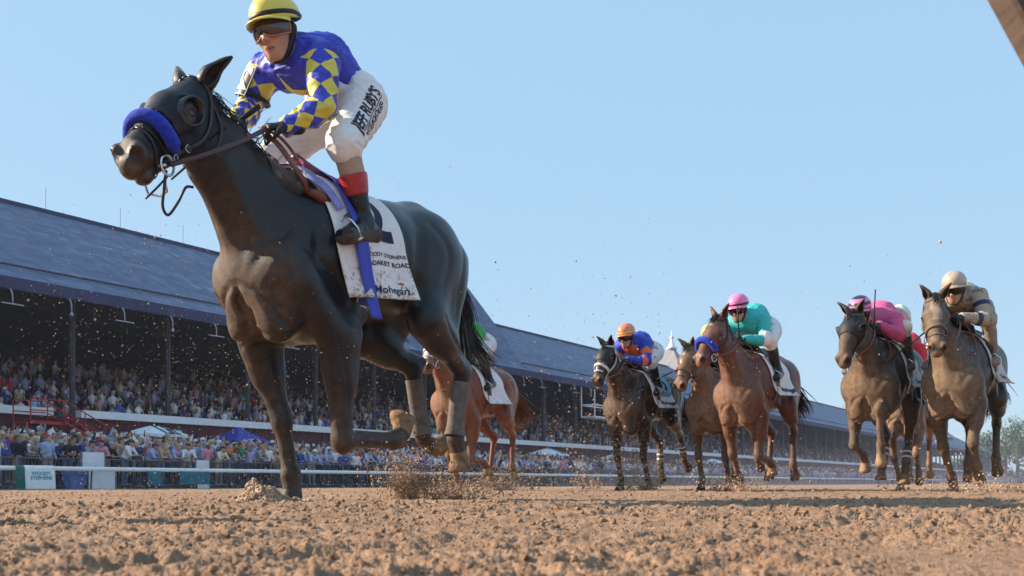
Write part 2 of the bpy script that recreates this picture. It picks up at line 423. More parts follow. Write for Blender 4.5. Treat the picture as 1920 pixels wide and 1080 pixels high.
stand = empty('grandstand', trk(20, 47)); tag(stand, 'long open grandstand with slate roof and white rail, packed with spectators', 'grandstand')
M_ = Matrix.Translation(-Vector(trk(20, 47)))
def sp(name, mb, mats, parent=stand, smooth=False):
    o = mb.build(name, mats, parent, smooth)
    if parent is stand: o.data.transform(M_)
    else:
        o.data.transform(M_)
    return o
S0, S1 = -30.0, 385.0
# roof: two slopes, the front one with a slight kick at the eave
def roof(s0, s1, te, ze, tr, zr, tb, zb, kick=None):
    mb = MB(); k = kick or []
    pr = [(te, ze)]+k+[(tr, zr), (tb, zb)]
    for (a, b) in zip(pr[:-1], pr[1:]): slab(mb, [trk(s0, a[0], a[1]), trk(s1, a[0], a[1]), trk(s1, b[0], b[1]), trk(s0, b[0], b[1])], .22)
    return mb
sp('roof', roof(S0, 60, 45.2, 9.75, 58, 16.9, 72, 9.5, [(47.6, 10.95)]), SLATE)
sp('roof', roof(76, S1, 45.2, 9.75, 58, 16.6, 72, 9.5, [(47.6, 10.95)]), SLATE)
sp('roof', roof(60, 76, 45.0, 9.7, 58.5, 25.0, 72, 9.5, [(46.4, 10.25), (49, 13.8), (52.65, 18.2)]), SLATE)
for s_ in (60.1, 75.9):
    mb = MB(); P = [trk(s_-.12, *p) for p in ((46.6,10.1),(49.2,13.6),(52.7,17.9),(58.5,24.5),(71.5,9.7))]; Q_ = [trk(s_+.12, *p) for p in ((46.6,10.1),(49.2,13.6),(52.7,17.9),(58.5,24.5),(71.5,9.7))]
    mb.add(P+Q_, [[0,1,2,3,4],[9,8,7,6,5]]+[[i,(i+1)%5,(i+1)%5+5,i+5] for i in range(5)]); sp('gable', mb, SLATE)
mb = MB(); obox(mb, S0, S1, 44.95, 45.2, 9.15, 9.72); sp('eave', mb, NAVYTRIM)
mb = MB(); obox(mb, S0, 60, 57.8, 58.2, 16.82, 17.05); obox(mb, 76, S1, 57.8, 58.2, 16.52, 16.75); obox(mb, 60, 76, 58.3, 58.7, 24.95, 25.2); sp('ridge_cap', mb, NAVYTRIM)
# snow guard line near the eave and lightning rods
mb = MB()
for a, b in ((S0, 59.5), (76.5, S1)): mb.tube([trk(a, 46.9, 10.72), trk(b, 46.9, 10.72)], .06, 5)
sp('snow_guard', mb, STEELP)
for s_ in (38, 43.4, 48.6, 53.8): 
    mb = MB(); mb.tube([trk(s_, 58, 16.9), trk(s_, 58, 18.4)], .014, 5); sp('lightning_rod', mb, STEELP)
# body: back wall, raked floor, front board, white rail, ceiling
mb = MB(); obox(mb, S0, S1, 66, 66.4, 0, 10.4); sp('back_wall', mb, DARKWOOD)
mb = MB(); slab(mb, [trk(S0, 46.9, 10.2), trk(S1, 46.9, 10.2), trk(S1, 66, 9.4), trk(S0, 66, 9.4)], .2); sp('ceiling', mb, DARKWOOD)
mb = MB()
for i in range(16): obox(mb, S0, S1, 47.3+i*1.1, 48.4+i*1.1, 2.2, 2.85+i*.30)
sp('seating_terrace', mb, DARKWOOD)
mb = MB(); obox(mb, S0, S1, 46.9, 47.25, -.3, 3.45); sp('front_wall', mb, REDB)
mb = MB(); obox(mb, S0, 31.0, 46.70, 47.2, 3.45, 3.85); obox(mb, 32.6, S1, 46.70, 47.2, 3.45, 3.85); sp('white_rail', mb, WHITEP)
for i in range(64):
    s_ = 2.2+6.1*i
    mb = MB(); mb.tube([trk(s_, 47.6, 2.3), trk(s_, 47.6, 9.95)], .16 if i < 12 else .2, 8); sp('column', mb, STEELP)
    if i < 30:
        mb = MB(); obox(mb, s_-.09, s_+.09, 46.80, 46.895, -.2, 3.44); sp('wall_pilaster', mb, STEELP)
# hanging lamps on curved arms below the eave
LAMPM = plain('grey_lamp_paint', (.38,.40,.46), .5, .1, 4)
for i in range(26):
    s_ = 24.6+3.05*i; kind = i % 2
    la = empty('eave_lamp', trk(s_, 45.1, 9.15)); wh_ = next(w for lim, w in ((32, 'at the left edge'), (38, 'above the red staircase'), (46, 'left of the leading horse'), (58, "behind the leading horse's legs"), (74, 'under the steep middle roof'), (92, 'near the camera platform'), (999, 'beyond the camera platform')) if s_ < lim)
    tag(la, f"grey lamp arm with {'a bar' if kind else 'a round head'} under the eave {wh_}", 'lamp', 'lamps along the grandstand eave')
    mb = MB(); o_ = A3(*trk(s_, 45.1, 9.15)); f_ = -N
    mb.tube([f_*0+A3(0,0,.05), f_*.22+A3(0,0,-.06), f_*.34+A3(0,0,-.32), f_*.36+A3(0,0,-.72)], [.035,.035,.03,.03], 6); mb.build('arm', LAMPM, la, True)
    mb = MB()
    if kind: mb.tube([f_*.36+A3(0,0,-.74)-D*.55, f_*.36+A3(0,0,-.74)+D*.55], .035, 6)
    else: mb.tube([f_*.36+A3(0,0,-.68), f_*.36+A3(0,0,-.76), f_*.33+A3(0,0,-.86)], [.03,.08,.10], 8)
    mb.build('lamp_head', LAMPM, la, True)
# turrets over the ridge
for (s_, z0, ap, hw) in ((136, 14.2, 19.4, 4.3), (246, 14.2, 21.6, 6.0), (345, 14.2, 21.8, 6.0)):
    mb = MB(); prof = [(1.0, 0), (.62, .34), (.36, .62), (.14, .90), (.10, 1.0)]; V = []; F = []
    for (w, q) in prof:
        for (a, b) in ((-1,-1),(1,-1),(1,1),(-1,1)): V.append(trk(s_+a*hw*w, 58+b*hw*w, z0+(ap-z0)*q))
    for i in range(4):
        for k in range(4): F.append([i*4+k, i*4+(k+1)%4, (i+1)*4+(k+1)%4, (i+1)*4+k])
    F.append([16,17,18,19]); mb.add(V, F); tu = sp('turret_roof', mb, plain('grey_slate', (.26,.25,.27), .6, .15, 1.2))
    mb = MB(); b = A3(*trk(s_, 58, ap)); mb.tube([b+A3(0,0,-.05), b+A3(0,0,.35), b+A3(0,0,.8), b+A3(0,0,1.3), b+A3(0,0,1.5), b+A3(0,0,1.62), b+A3(0,0,1.8), b+A3(0,0,2.6)], [.85,.55,.30,.16,.16,.42,.12,.04], 8)
    fi = sp('finial', mb, WHITEP, tu, True)
# television platform hung under the eave
tv = empty('camera_platform', trk(87, 44.6, 6.9)); tag(tv, 'white framed camera platform hung under the grandstand eave', 'platform')
mb = MB(); o = A3(*trk(87, 44.6, 6.9)); 
def tb(mb, a, b, r=.06): mb.tube([A3(*trk(*a))-o, A3(*trk(*b))-o], r, 6)
for z in (6.3, 7.4):
    for (a, b) in (((84.5,43.8,z),(90,43.8,z)),((84.5,45.2,z),(90,45.2,z)),((84.5,43.8,z),(84.5,45.2,z)),((90,43.8,z),(90,45.2,z))): tb(mb, a, b)
for s_ in (84.5, 87.2, 90):
    for t_ in (43.8, 45.2): tb(mb, (s_,t_,6.3), (s_,t_,7.4 if t_ < 44 else 9.3))
mb.build('frame', WHITEP, tv)
mb = MB(); obox(mb, 84.5, 90, 43.8, 45.2, 6.18, 6.28); mb.v = [tuple(A3(*p)-o) for p in mb.v]; mb.build('deck', WHITEP, tv)
# red steel stair down from the stand
RED = plain('red_steel', (.42,.02,.03), .5, .2, 2)
sr = empty('staircase', trk(33, 46)); tag(sr, 'red steel staircase with railings in front of the dark red stand wall', 'staircase'); o = A3(*trk(33, 46)); 
mb = MB()
for i in range(12):
    q = i/11; obox(mb, 30.5+5.2*q, 31.0+5.2*q, 44.9, 46.2, 3.2-2.6*q, 3.3-2.6*q)
mb.v = [tuple(A3(*p)-o) for p in mb.v]; mb.build('step', RED, sr)
mb = MB()
for t_ in (44.85, 46.25):
    tb(mb, (30.4,t_,3.0), (36,t_,.3), .10); tb(mb, (30.4,t_,4.1), (36,t_,1.4), .035); tb(mb, (28.6,t_,4.1), (30.4,t_,4.1), .035); tb(mb, (28.6,t_,3.55), (30.4,t_,3.55), .03); tb(mb, (30.4,t_,3.55), (36,t_,.85), .03)
    for q in np.linspace(0, 1, 6): tb(mb, (30.4+5.6*q,t_,3.0-2.7*q), (30.4+5.6*q,t_,4.1-2.7*q), .035)
    tb(mb, (28.6,t_,2.9), (28.6,t_,4.1), .035)
mb.build('railing', RED, sr)
mb = MB(); obox(mb, 28.6, 30.5, 44.9, 46.2, 2.9, 3.05); obox(mb, 30.6, 34.8, 44.6, 44.75, .9, 2.2); mb.v = [tuple(A3(*p)-o) for p in mb.v]; mb.build('landing', RED, sr)
mb = MB(); obox(mb, 30.9, 34.2, 44.5, 44.58, 2.25, 2.42); mb.v = [tuple(A3(*p)-o) for p in mb.v]; mb.build('light_strip', plain('cream_board', (.75,.70,.55), .5), sr)
# ---------------------------------------------------------------- people
def hand_prims(W, d, palm_n, side, curl=.8, sc=1.0):
    """palm and five fingers; d = direction of the hand, palm_n = where the palm looks, side = +1 left, -1 right"""
    d = unit(d); p = unit(np.asarray(palm_n, float)-d*(np.asarray(palm_n)@d)); u = np.cross(d, p)*side   # u points to the thumb
    pr = [(EC(W, W+d*.085*sc, (.030*sc,.017*sc), (.041*sc,.014*sc), u), .012)]
    for i, (o, L, r) in enumerate(((.030,.072,.0095),(.010,.082,.010),(-.010,.076,.0095),(-.029,.060,.0085))):
        a = W + d*.085*sc + u*o*sc; dd = d.copy(); q = a
        for j, f in enumerate((.45,.32,.23)):
            ang = curl*(.75 if j == 0 else 1.0)*1.15
            dd = unit(dd*math.cos(ang)+np.cross(np.cross(dd, p), dd)*math.sin(ang)) if True else dd
            e = q+dd*L*f*sc; pr.append((RC(q, e, r*sc*(1-.08*j), r*sc*(.92-.08*j)), .004)); q = e
    t0 = W+d*.025*sc+u*.026*sc; t1 = t0+unit(u*.75+d*.65+p*.25)*.042*sc; t2 = t1+unit(d*.75+p*.75)*.035*sc
    pr += [(RC(t0, t1, .0135*sc, .011*sc), .008), (RC(t1, t2, .011*sc, .009*sc), .004)]
    return pr
def head_prims(Hc, f, up, k=1.0):
    f = unit(f); up = unit(np.asarray(up)-f*(np.asarray(up)@f)); l = np.cross(up, f)
    q = lambda a, b, c: Hc+(f*a+l*b+up*c)*k
    ax = [f, l, up]; R = lambda *r: tuple(x*k for x in r)
    add = [(EL(q(-.015,0,.03), R(.098,.077,.092), ax), .02), (EL(q(.025,0,-.035), R(.068,.064,.085), ax), .03), (EL(q(.050,0,-.098), R(.030,.034,.026), ax), .025),
           (RC(q(-.01,.045,-.06), q(.045,.018,-.102), .022*k, .018*k), .02), (RC(q(-.01,-.045,-.06), q(.045,-.018,-.102), .022*k, .018*k), .02),
           (RC(q(.088,0,.012), q(.108,0,-.035), .010*k, .014*k), .012), (EL(q(.098,.011,-.036), R(.013,.010,.009), ax), .006), (EL(q(.098,-.011,-.036), R(.013,.010,.009), ax), .006),
           (EL(q(.074,0,-.066), R(.019,.030,.008), ax), .010), (EL(q(.071,0,-.080), R(.018,.026,.009), ax), .010),
           (RC(q(.076,.045,.028), q(.088,.010,.026), .012*k, .011*k), .012), (RC(q(.076,-.045,.028), q(.088,-.010,.026), .012*k, .011*k), .012),
           (EL(q(.055,.042,-.030), R(.030,.026,.022), ax), .02), (EL(q(.055,-.042,-.030), R(.030,.026,.022), ax), .02)]
    for s in (1,-1):
        add.append((EL(q(-.012,s*.078,-.008), R(.020,.010,.033), [unit(f+up*.2), unit(l+f*s*.5), unit(up-f*.2)]), .006))
    sub = [(EL(q(.086,.033,.004), R(.012,.017,.010), ax), .012), (EL(q(.086,-.033,.004), R(.012,.017,.010), ax), .012), (RC(q(.098,.020,-.073), q(.098,-.020,-.073), .003*k, .003*k), .008)]
    return add, sub, q, (f, l, up)
def body_prims(J, fem=False):
    """the groups of primitives of one figure: dict part -> [(prim, blend)]"""
    g = {}; lat = unit(A3(*J['shL'])-A3(*J['shR'])); lath = unit(A3(*J['hipL'])-A3(*J['hipR']))
    P = A3(*J['pelvis']); Nk = A3(*J['neck']); w = J.get('w', 1.0); M = (P*.5+Nk*.5)+A3(*J.get('arch', (0,0,0)))
    shc = (A3(*J['shL'])+A3(*J['shR']))/2
    g['torso'] = [(EC(P, M, (.150*w,.105*w), (.128*w,.098*w), lath), .05), (EC(M, shc*.7+M*.3, (.128*w,.10*w), (.155*w,.115*w), lat), .06), (EC(shc*.8+M*.2, Nk, (.150*w,.10*w), (.07,.065), lat), .05),
                  (RC(A3(*J['shL']), A3(*J['shR']), .062*w, .062*w), .06)]
    g['neck'] = [(RC(Nk, A3(*J['head'])-unit(A3(*J['headup']))*.05-unit(A3(*J['face']))*.015, .056, .054), .03)]
    g['pelvis'] = [(EL(P, (.125*w,.155*w,.115*w), [np.cross(lath, unit(M-P)), lath, unit(M-P)]), .05)]
    for s, S, E, W, Hp, K, A, T in (('L','shL','elL','wrL','hipL','knL','anL','toL'), ('R','shR','elR','wrR','hipR','knR','anR','toR')):
        s_, e_, w_, h_, k_, a_, t_ = [A3(*J[x]) for x in (S, E, W, Hp, K, A, T)]
        g['arm'+s] = [(RC(s_, e_, .055*w, .043*w), .04), (EL(s_+(e_-s_)*.35, (.05*w,.05*w,.10), [np.cross(unit(e_-s_), lat+A3(.01,.02,.03)), unit(np.cross(unit(e_-s_), np.cross(unit(e_-s_), lat+A3(.01,.02,.03)))), unit(e_-s_)]), .03),
                      (RC(e_, e_+(w_-e_)*.35, .042*w, .043*w), .02), (RC(e_+(w_-e_)*.3, w_, .041*w, .028*w), .02)]
        g['hand'+s] = hand_prims(w_, A3(*J['hd'+s]), A3(*J['pn'+s]), 1 if s == 'L' else -1, J.get('curl', 1.0))
        g['thigh'+s] = [(EC(h_, k_, (.088*w,.098*w), (.058*w,.060*w), lath), .05)]
        kd = unit(a_-k_); bk = -unit(t_-a_); bk = unit(bk-kd*(bk@kd))
        g['shin'+s] = [(RC(k_, k_+kd*.02, .058*w, .056*w), .03), (RC(k_, a_, .052*w, .038*w), .03), (EL(k_+(a_-k_)*.32+bk*.02, (.047*w,.052*w,.11), [np.cross(kd, bk), bk, kd]), .03)]
        fd = unit(t_-a_); hl = a_+kd*.055-fd*.035+bk*.02
        g['foot'+s] = [(RC(a_, hl, .036, .034), .02), (EC(hl+kd*.002, t_, (.034,.030), (.036,.022), lath), .025), (EC(a_, t_, (.034,.034), (.03,.02), lath), .03)]
    return g
def sdf_of(add, sub, h, pad=.03):
    lo = np.min([p[0][1] for p in add], 0)-pad-3*h; hi = np.max([p[0][2] for p in add], 0)+pad+3*h
    G = SDF(lo, hi, h)
    for t in add: G.add(t[0], t[1], t[2] if len(t) > 2 else 0)
    for t in sub: G.sub(t[0], t[1])
    return G
def garment(prims, h, off, wrinkle=0, seed=0, cut=None, wsc=(18,18,30), subs=(), it=1):
    """loose cover over some limbs"""
    G = sdf_of([(p, k, off) for p, k in prims], subs, h, off+.03)
    if cut is not None: G.cut(cut)
    V, Q = G.mesh(); V = relax(V, Q, it, .4)
    if wrinkle:
        no = vnormals(V, Q); P = V*np.array(wsc)+vnoise(V*5, seed+3)[:, None]*2.2
        r = (1-np.abs(vnoise(P, seed)))**3; r2 = (1-np.abs(vnoise(P*1.9+7, seed+5)))**3
        V = V + no*(wrinkle*(r*1.2+.55*r2-.75))[:, None]
    return V, Q
# ---------------------------------------------------------------- jockeys
SKIN = plain('skin', (.48,.26,.19), .5, .10, 14, .08, .4, 90)
SKIN_DARK = plain('skin_dark', (.16,.08,.055), .5, .1, 14)
def fabric(name, col, mud=None, amt=0.0, rough=.62, sheen=.0, var=.06):
    """racing silk: fine weave, dried splashes of dirt where the kickback lands"""
    if name in _pm: return _pm[name]
    t = NT(name); c = t.coord('Object'); f = t.noise(c, 6, 4, .6)
    cc = t.ramp(f, [(.3, tuple(v*(1-var) for v in col)), (.7, tuple(min(1, v*(1+var)) for v in col))])
    if mud:
        m = t.mr(t.math('ADD', t.noise(c, 5, 5, .7), t.math('MULTIPLY', t.noise(c, 38, 4, .7), .45)), .98-.5*amt, 1.10-.45*amt)
        cc = t.mix(m, cc, mud)
    wv = t.n('TexWave'); t.set(wv.inputs['Vector'], c); wv.inputs['Scale'].default_value = 240; wv.inputs['Distortion'].default_value = 2
    t.bump(t.math('ADD', t.math('MULTIPLY', wv.outputs['Fac'], .06), t.noise(c, 26, 4, .6, .8)), .16, .012)
    _pm[name] = t.out(cc, rough, .35, Sheen_Weight=sheen); return _pm[name]
MUD = (.30,.21,.15)
LEATHER_BLACK = plain('black_leather', (.010,.010,.012), .30, .3, 12, .12, .4, 60)
LEATHER_BROWN = plain('brown_leather', (.16,.045,.030), .42, .3, 16, .15, .5, 70)
STRAP_DARK = plain('dark_strap', (.030,.024,.030), .45, .3, 20, .1, .5, 80)
WHITE_STRAP = plain('white_strap', (.70,.68,.66), .5, .1, 20)
METAL = plain('steel', (.62,.62,.64), .25, .1, 20, Metallic=1.0)
RUBBER = plain('black_rubber', (.012,.012,.014), .6, .2, 12)
def ang_basis(d):
    u = unit(np.cross(d, A3(0.31,.2,.93))); return u, np.cross(d, u)
def sleeve_material(name, base, alt, cell=.098, nb=4, mud=None):
    t = NT(name); u = t.attr('su'); v = t.attr('sv'); m = t.attr('sl'); c = t.coord('Object')
    a = t.math('MULTIPLY', u, 1/cell); b = t.math('MULTIPLY', v, float(nb))
    p = t.math('FLOOR', t.math('ADD', a, b)); q = t.math('FLOOR', t.math('SUBTRACT', a, b))
    # rhombs: a checker in the two slanted directions, keeping one kind of cell
    e = t.math('FLOORED_MODULO', p, 2.0); g = t.math('FLOORED_MODULO', q, 2.0)
    d = t.math('MULTIPLY', t.math('ABSOLUTE', t.math('SUBTRACT', e, g)), t.math('GREATER_THAN', m, .5))
    f = t.noise(c, 7, 4)
    b1 = t.ramp(f, [(.3, tuple(x*.9 for x in base)), (.7, tuple(x*1.08 for x in base))]); b2 = t.ramp(f, [(.3, tuple(x*.88 for x in alt)), (.7, tuple(min(1, x*1.05) for x in alt))])
    wv = t.n('TexWave'); t.set(wv.inputs['Vector'], c); wv.inputs['Scale'].default_value = 240; wv.inputs['Distortion'].default_value = 2
    t.bump(t.math('ADD', t.math('MULTIPLY', wv.outputs['Fac'], .06), t.noise(c, 24, 4, .6, .8)), .18, .012)
    return t.out(t.mix(d, b1, b2), .50, .35)
def patch_poly(mb, pts, fn, n=5):
    """a filled outline cut fine enough to lie on a curved surface"""
    bm = bmesh.new(); vs_ = [bm.verts.new((p[0], p[1], 0)) for p in pts]; bm.faces.new(vs_); bmesh.ops.triangulate(bm, faces=bm.faces[:])
    L = max(math.dist(a, b) for a in pts for b in pts)
    for _ in range(n):
        es = [e for e in bm.edges if e.calc_length() > L*.10]
        if not es: break
        bmesh.ops.subdivide_edges(bm, edges=es, cuts=1); bmesh.ops.triangulate(bm, faces=bm.faces[:])
    bm.verts.ensure_lookup_table(); bm.verts.index_update()
    mb.add([fn(v.co.x, v.co.y) for v in bm.verts], [[v.index for v in f.verts] for f in bm.faces]); bm.free()
def projector(bvh, origin, right, up, dirn, off=.003, miss=.25):
    """flat (x, y) -> point on the surface met when shooting along dirn"""
    o = A3(*origin); r = unit(right); u = unit(up); d = unit(dirn)
    def fn(x, y):
        p = o+r*x+u*y-d*.3; h = bvh.ray_cast(Vector(p), Vector(d))
        if h[0] is None or (np.array(h[0])-p)@d > .3+miss:
            h = bvh.find_nearest(Vector(o+r*x+u*y)); 
        no = np.array(h[1]); no = no if no@d < 0 else -no
        return np.array(h[0])+no*off
    return fn
def goggles_mesh(q, ax, k):
    """wrap-around lens pane: curved strip bent round the eyes with a nose notch"""
    V = []; F = []; n = 15; m = 6
    for i in range(n):
        a = -1.22+2.44*i/(n-1)
        for j in range(m):
            v = j/(m-1); hh = .040*(1-.30*abs(a/1.22)**2.5); notch = .022*math.exp(-(a/.20)**2)
            z = .006+(hh)*(v-.5)*2*(1 if v > .5 else 1)+(notch*(1-v))
            r = .120+.010*math.sin(PI*v)
            V.append(q(r*math.cos(a)*1.0-.012, r*.80*math.sin(a), z))
    for i in range(n-1):
        for j in range(m-1): F.append([i*m+j, (i+1)*m+j, (i+1)*m+j+1, i*m+j+1])
    return V, F, n, m
def helmet_parts(par, q, ax, k, mats, peak=True, stripes=None, band=None, h=.008):
    f, l, u = ax
    dome = EL(q(-.022,0,.070), (.133*k,.108*k,.106*k), ax)
    G = sdf_of([(dome[0:3], .0), ], [], h)
    f0, lo, hi = dome
    c = q(-.022,0,.070)
    def cutf(P):
        x = (P-c)@f; z = (P-c)@u
        return -(z+.030*k+.22*np.minimum(x, 0)+.02*(x > 0)*x)   # lower at the back
    G.cut(cutf); V, Q = G.mesh()
    at = None
    if stripes is not None:
        z = ((V-c)@u)/k; at = {'hz': z, 'ha': np.arctan2((V-c)@l, (V-c)@f)/(2*PI)}
    else: at = {'hz': ((V-c)@u)/k, 'ha': np.arctan2((V-c)@l, (V-c)@f)/(2*PI)}
    hm = npmesh('helmet', V, Q, mats['helmet'], par, True, attrs=at)
    b = bvh_of(V, Q)
    if peak:
        pk = []; F = []; n = 17
        for i in range(n):
            a = -1.25+2.5*i/(n-1); w = .052*k*(math.cos(a*1.18) if abs(a*1.18) < PI/2 else 0)+.004*k
            for (e, dz) in ((-.006, .004), (.45, .001), (1.0, -.012), (.98, -.017), (.4, -.006), (-.006, -.004)):
                rr = 1+0
                pk.append(c + f*(.129*k*math.cos(a)+e*w*math.cos(a*.6)) + l*(.103*k*math.sin(a)+e*w*math.sin(a*.6)*.8) + u*(-.020*k+dz*k-.018*k*(1-math.cos(a))))
        for i in range(n-1):
            for j in range(5): F.append([i*6+j, i*6+j+1, (i+1)*6+j+1, (i+1)*6+j])
        npmesh('peak', pk, F, mats.get('peak', mats['helmet']), hm, True)
    if band:
        mb = MB(); pts = [c+(f*math.cos(a)*.135+l*math.sin(a)*.108+u*(-.004-.028*(a > 0)*0))*k - u*k*.022*max(0, -math.cos(a)) for a in np.linspace(-2.9, 2.9, 26)]
        strap(mb, pts, b, .020*k, .002, 40, lift=.001); mb.build('band', band, hm, True)
    return hm, b, c
def build_jockey(root, J, M, h=.012, detail=2):
    """root: the person (Empty at the horse's base). M: materials"""
    B = body_prims(J); H = A3(*J['head']); k = J.get('hk', 1.0)
    ha, hs, q, ax = head_prims(H, A3(*J['face']), A3(*J['headup']), k)
    allp = sum(B.values(), [])+ha
    G = sdf_of(allp, hs, min(h, .0065) if detail > 1 else h); V, Q = G.mesh()
    V = relax(V, Q, 1, .3)
    body = npmesh('body', V, Q, M.get('skin', SKIN), root, True)
    P = A3(*J['pelvis']); Nk = A3(*J['neck']); sp = unit(Nk-P)
    upn = unit(np.cross(np.cross(sp, A3(0,0,1)), sp))
    # jersey
    jp = B['torso']+B['armL']+B['armR']+[(RC(Nk-sp*.02, Nk+sp*.012, .066, .058), .02)]
    wl = J.get('wl', -.07)
    Vj, Qj = garment(jp, h*.75 if detail > 1 else h, .015, .0090 if detail > 1 else .007, J.get('seed', 1), cut=lambda X: -((X-P)@sp-wl+.0), wsc=(14,14,22))
    su = np.zeros(len(Vj)); sv = np.zeros(len(Vj)); sl = np.zeros(len(Vj))
    for S, E, W in (('shL','elL','wrL'), ('shR','elR','wrR')):
        s_, e_, w_ = [A3(*J[x]) for x in (S, E, W)]; L1 = np.linalg.norm(e_-s_); L2 = np.linalg.norm(w_-e_)
        def seg(a, b):
            t = np.clip(((Vj-a)@(b-a))/((b-a)@(b-a)), 0, 1); return t, np.linalg.norm(Vj-a-t[:, None]*(b-a), axis=1)
        t1, d1 = seg(s_, e_); t2, d2 = seg(e_, w_); dt = np.minimum(d1, d2)
        bl = np.clip((t1-.9)/.1+(d2 < d1)*1.0, 0, 1); bl = (d2 < d1).astype(float)
        ms_ = np.minimum(np.clip(.5+(.100-dt)/.05, 0, 1), np.clip(.5+((Vj-s_)@unit(e_-s_)-.012)/.05, 0, 1)); ms = (ms_ > 0) & (dt < .16)
        u1, v1 = ang_basis(unit(e_-s_)); u2, v2 = ang_basis(unit(w_-e_))
        # one angle for the whole sleeve from the bend plane
        nb = unit(np.cross(e_-s_, w_-e_)+1e-6)
        def ang(a, d):
            x = Vj-a; x = x-np.outer(x@d, d); y = np.cross(nb, d); return np.arctan2(x@nb, x@y)/(2*PI)
        an = np.where(d2 < d1, ang(e_, unit(w_-e_)), ang(s_, unit(e_-s_)))
        uu = np.where(d2 < d1, L1+t2*L2, t1*L1)
        sl[ms] = np.maximum(sl[ms], ms_[ms]); su[ms] = uu[ms]; sv[ms] = an[ms]
    jer = npmesh('jersey', Vj, Qj, M['jersey'], root, True, attrs={'su': su, 'sv': sv, 'sl': sl})
    bj = bvh_of(Vj, Qj)
    # trousers: pelvis, thighs and to below the knee
    tp = B['pelvis']+B['thighL']+B['thighR']
    for s in 'LR':
        kn, an = A3(*J['kn'+s]), A3(*J['an'+s]); d = unit(an-kn); tp.append((RC(kn, kn+d*J.get('cuff', .10), .062, .054), .03))
        tp.append((EC(A3(*J['hip'+s])+A3(-.03,0,-.02), kn, (.085,.098), (.06,.062)), .05))
    tp.append((EC(P, P+sp*.12, (.145*J.get('w',1),.105), (.13*J.get('w',1),.10), A3(*J['hipL'])-A3(*J['hipR'])), .05))
    Vt, Qt = garment(tp, h*.75 if detail > 1 else h, .010, .0065 if detail > 1 else .006, J.get('seed', 1)+9, cut=lambda X: np.minimum((X-P)@sp-.10, (X-P)@upn+.04), wsc=(15,15,24))
    tro = npmesh('trousers', Vt, Qt, M['trousers'], root, True)
    bt = bvh_of(Vt, Qt)
    for s in 'LR':
        kn, an, to = [A3(*J[x+s]) for x in ('kn','an','to')]; d = unit(an-kn); L = np.linalg.norm(an-kn)
        if detail > 1:
            Vs, Qs = garment(B['shin'+s], h*.8, .005, .002, 3, cut=lambda X: np.maximum(-((X-kn)@d-.02), (X-kn)@d-L*.75))
            npmesh('stocking', Vs, Qs, M['stocking'], root, True)
        top = L*J.get('boot', .48)
        Vb, Qb = garment(B['shin'+s]+B['foot'+s], h*.75 if detail > 1 else h, .010, .004 if detail > 1 else 0, 4, cut=lambda X: -((X-kn)@d-top))
        bt_ = npmesh('boot', Vb, Qb, M['boot'], root, True)
        if detail > 1:
            Vc, Qc = garment(B['shin'+s], h*.7, .014, 0, 4, cut=lambda X: np.maximum(-((X-kn)@d-top+.085), (X-kn)@d-top-.012))
            npmesh('boot_cuff', Vc, Qc, M['cuff'], bt_, True)
            Vc, Qc = garment(B['foot'+s], h*.7, .013, 0, 4, cut=lambda X: -((X-an)@d-.030+((X-an)@unit(to-an))*.02))
            npmesh('sole', Vc, Qc, M['sole'], bt_, True)
        Vg, Qg = garment(B['hand'+s]+[(RC(A3(*J['wr'+s])-unit(A3(*J['hd'+s]))*.05, A3(*J['wr'+s])+unit(A3(*J['hd'+s]))*.01, .033, .030), .015)], .006 if detail > 1 else h*.7, .003, 0, 5)
        npmesh('glove', Vg, Qg, M['glove'], root, True)
    hm, bh, hc = helmet_parts(root, q, ax, k, M, band=M.get('band'), h=min(h, .009) if detail > 1 else h)
    Vg, Fg, n, m = goggles_mesh(q, ax, k)
    gg = npmesh('goggles', Vg, Fg, M['lens'], root, True)
    mb = MB()
    rim = [Vg[i*m] for i in range(n)]+[Vg[(n-1)*m+j] for j in range(1, m)]+[Vg[i*m+m-1] for i in range(n-2, -1, -1)]+[Vg[j] for j in range(m-2, 0, -1)]
    mb.tube([A3(*p) for p in rim]+[A3(*rim[0])], .0042*k, 6); mb.build('frame', M['goggle_frame'], gg, True)
    mb = MB(); strap(mb, [q(.02,.088,.012), q(-.04,.10,.018), q(-.11,.07,.03), q(-.135,0,.035), q(-.11,-.07,.03), q(-.04,-.10,.018), q(.02,-.088,.012)], bh, .022*k, .003, 30, lift=.002); mb.build('goggle_strap', RUBBER, gg, True)
    # harness of the helmet: padding by the ear and strap under the chin
    mb = MB(); bb = bvh_of(V, Q)
    strap(mb, [q(-.02,.085,.03), q(.0,.082,-.03), q(.02,.055,-.085), q(.045,0,-.125), q(.02,-.055,-.085), q(.0,-.082,-.03), q(-.02,-.085,.03)], bb, .030*k, .006, 30, lift=.002)
    mb.build('chin_strap', RUBBER, hm, True)
    return dict(body=body, jersey=jer, bj=bj, trousers=tro, bt=bt, helmet=hm, q=q, ax=ax, bb=bb, hc=hc, Vt=Vt, Vj=Vj, bh=bh)
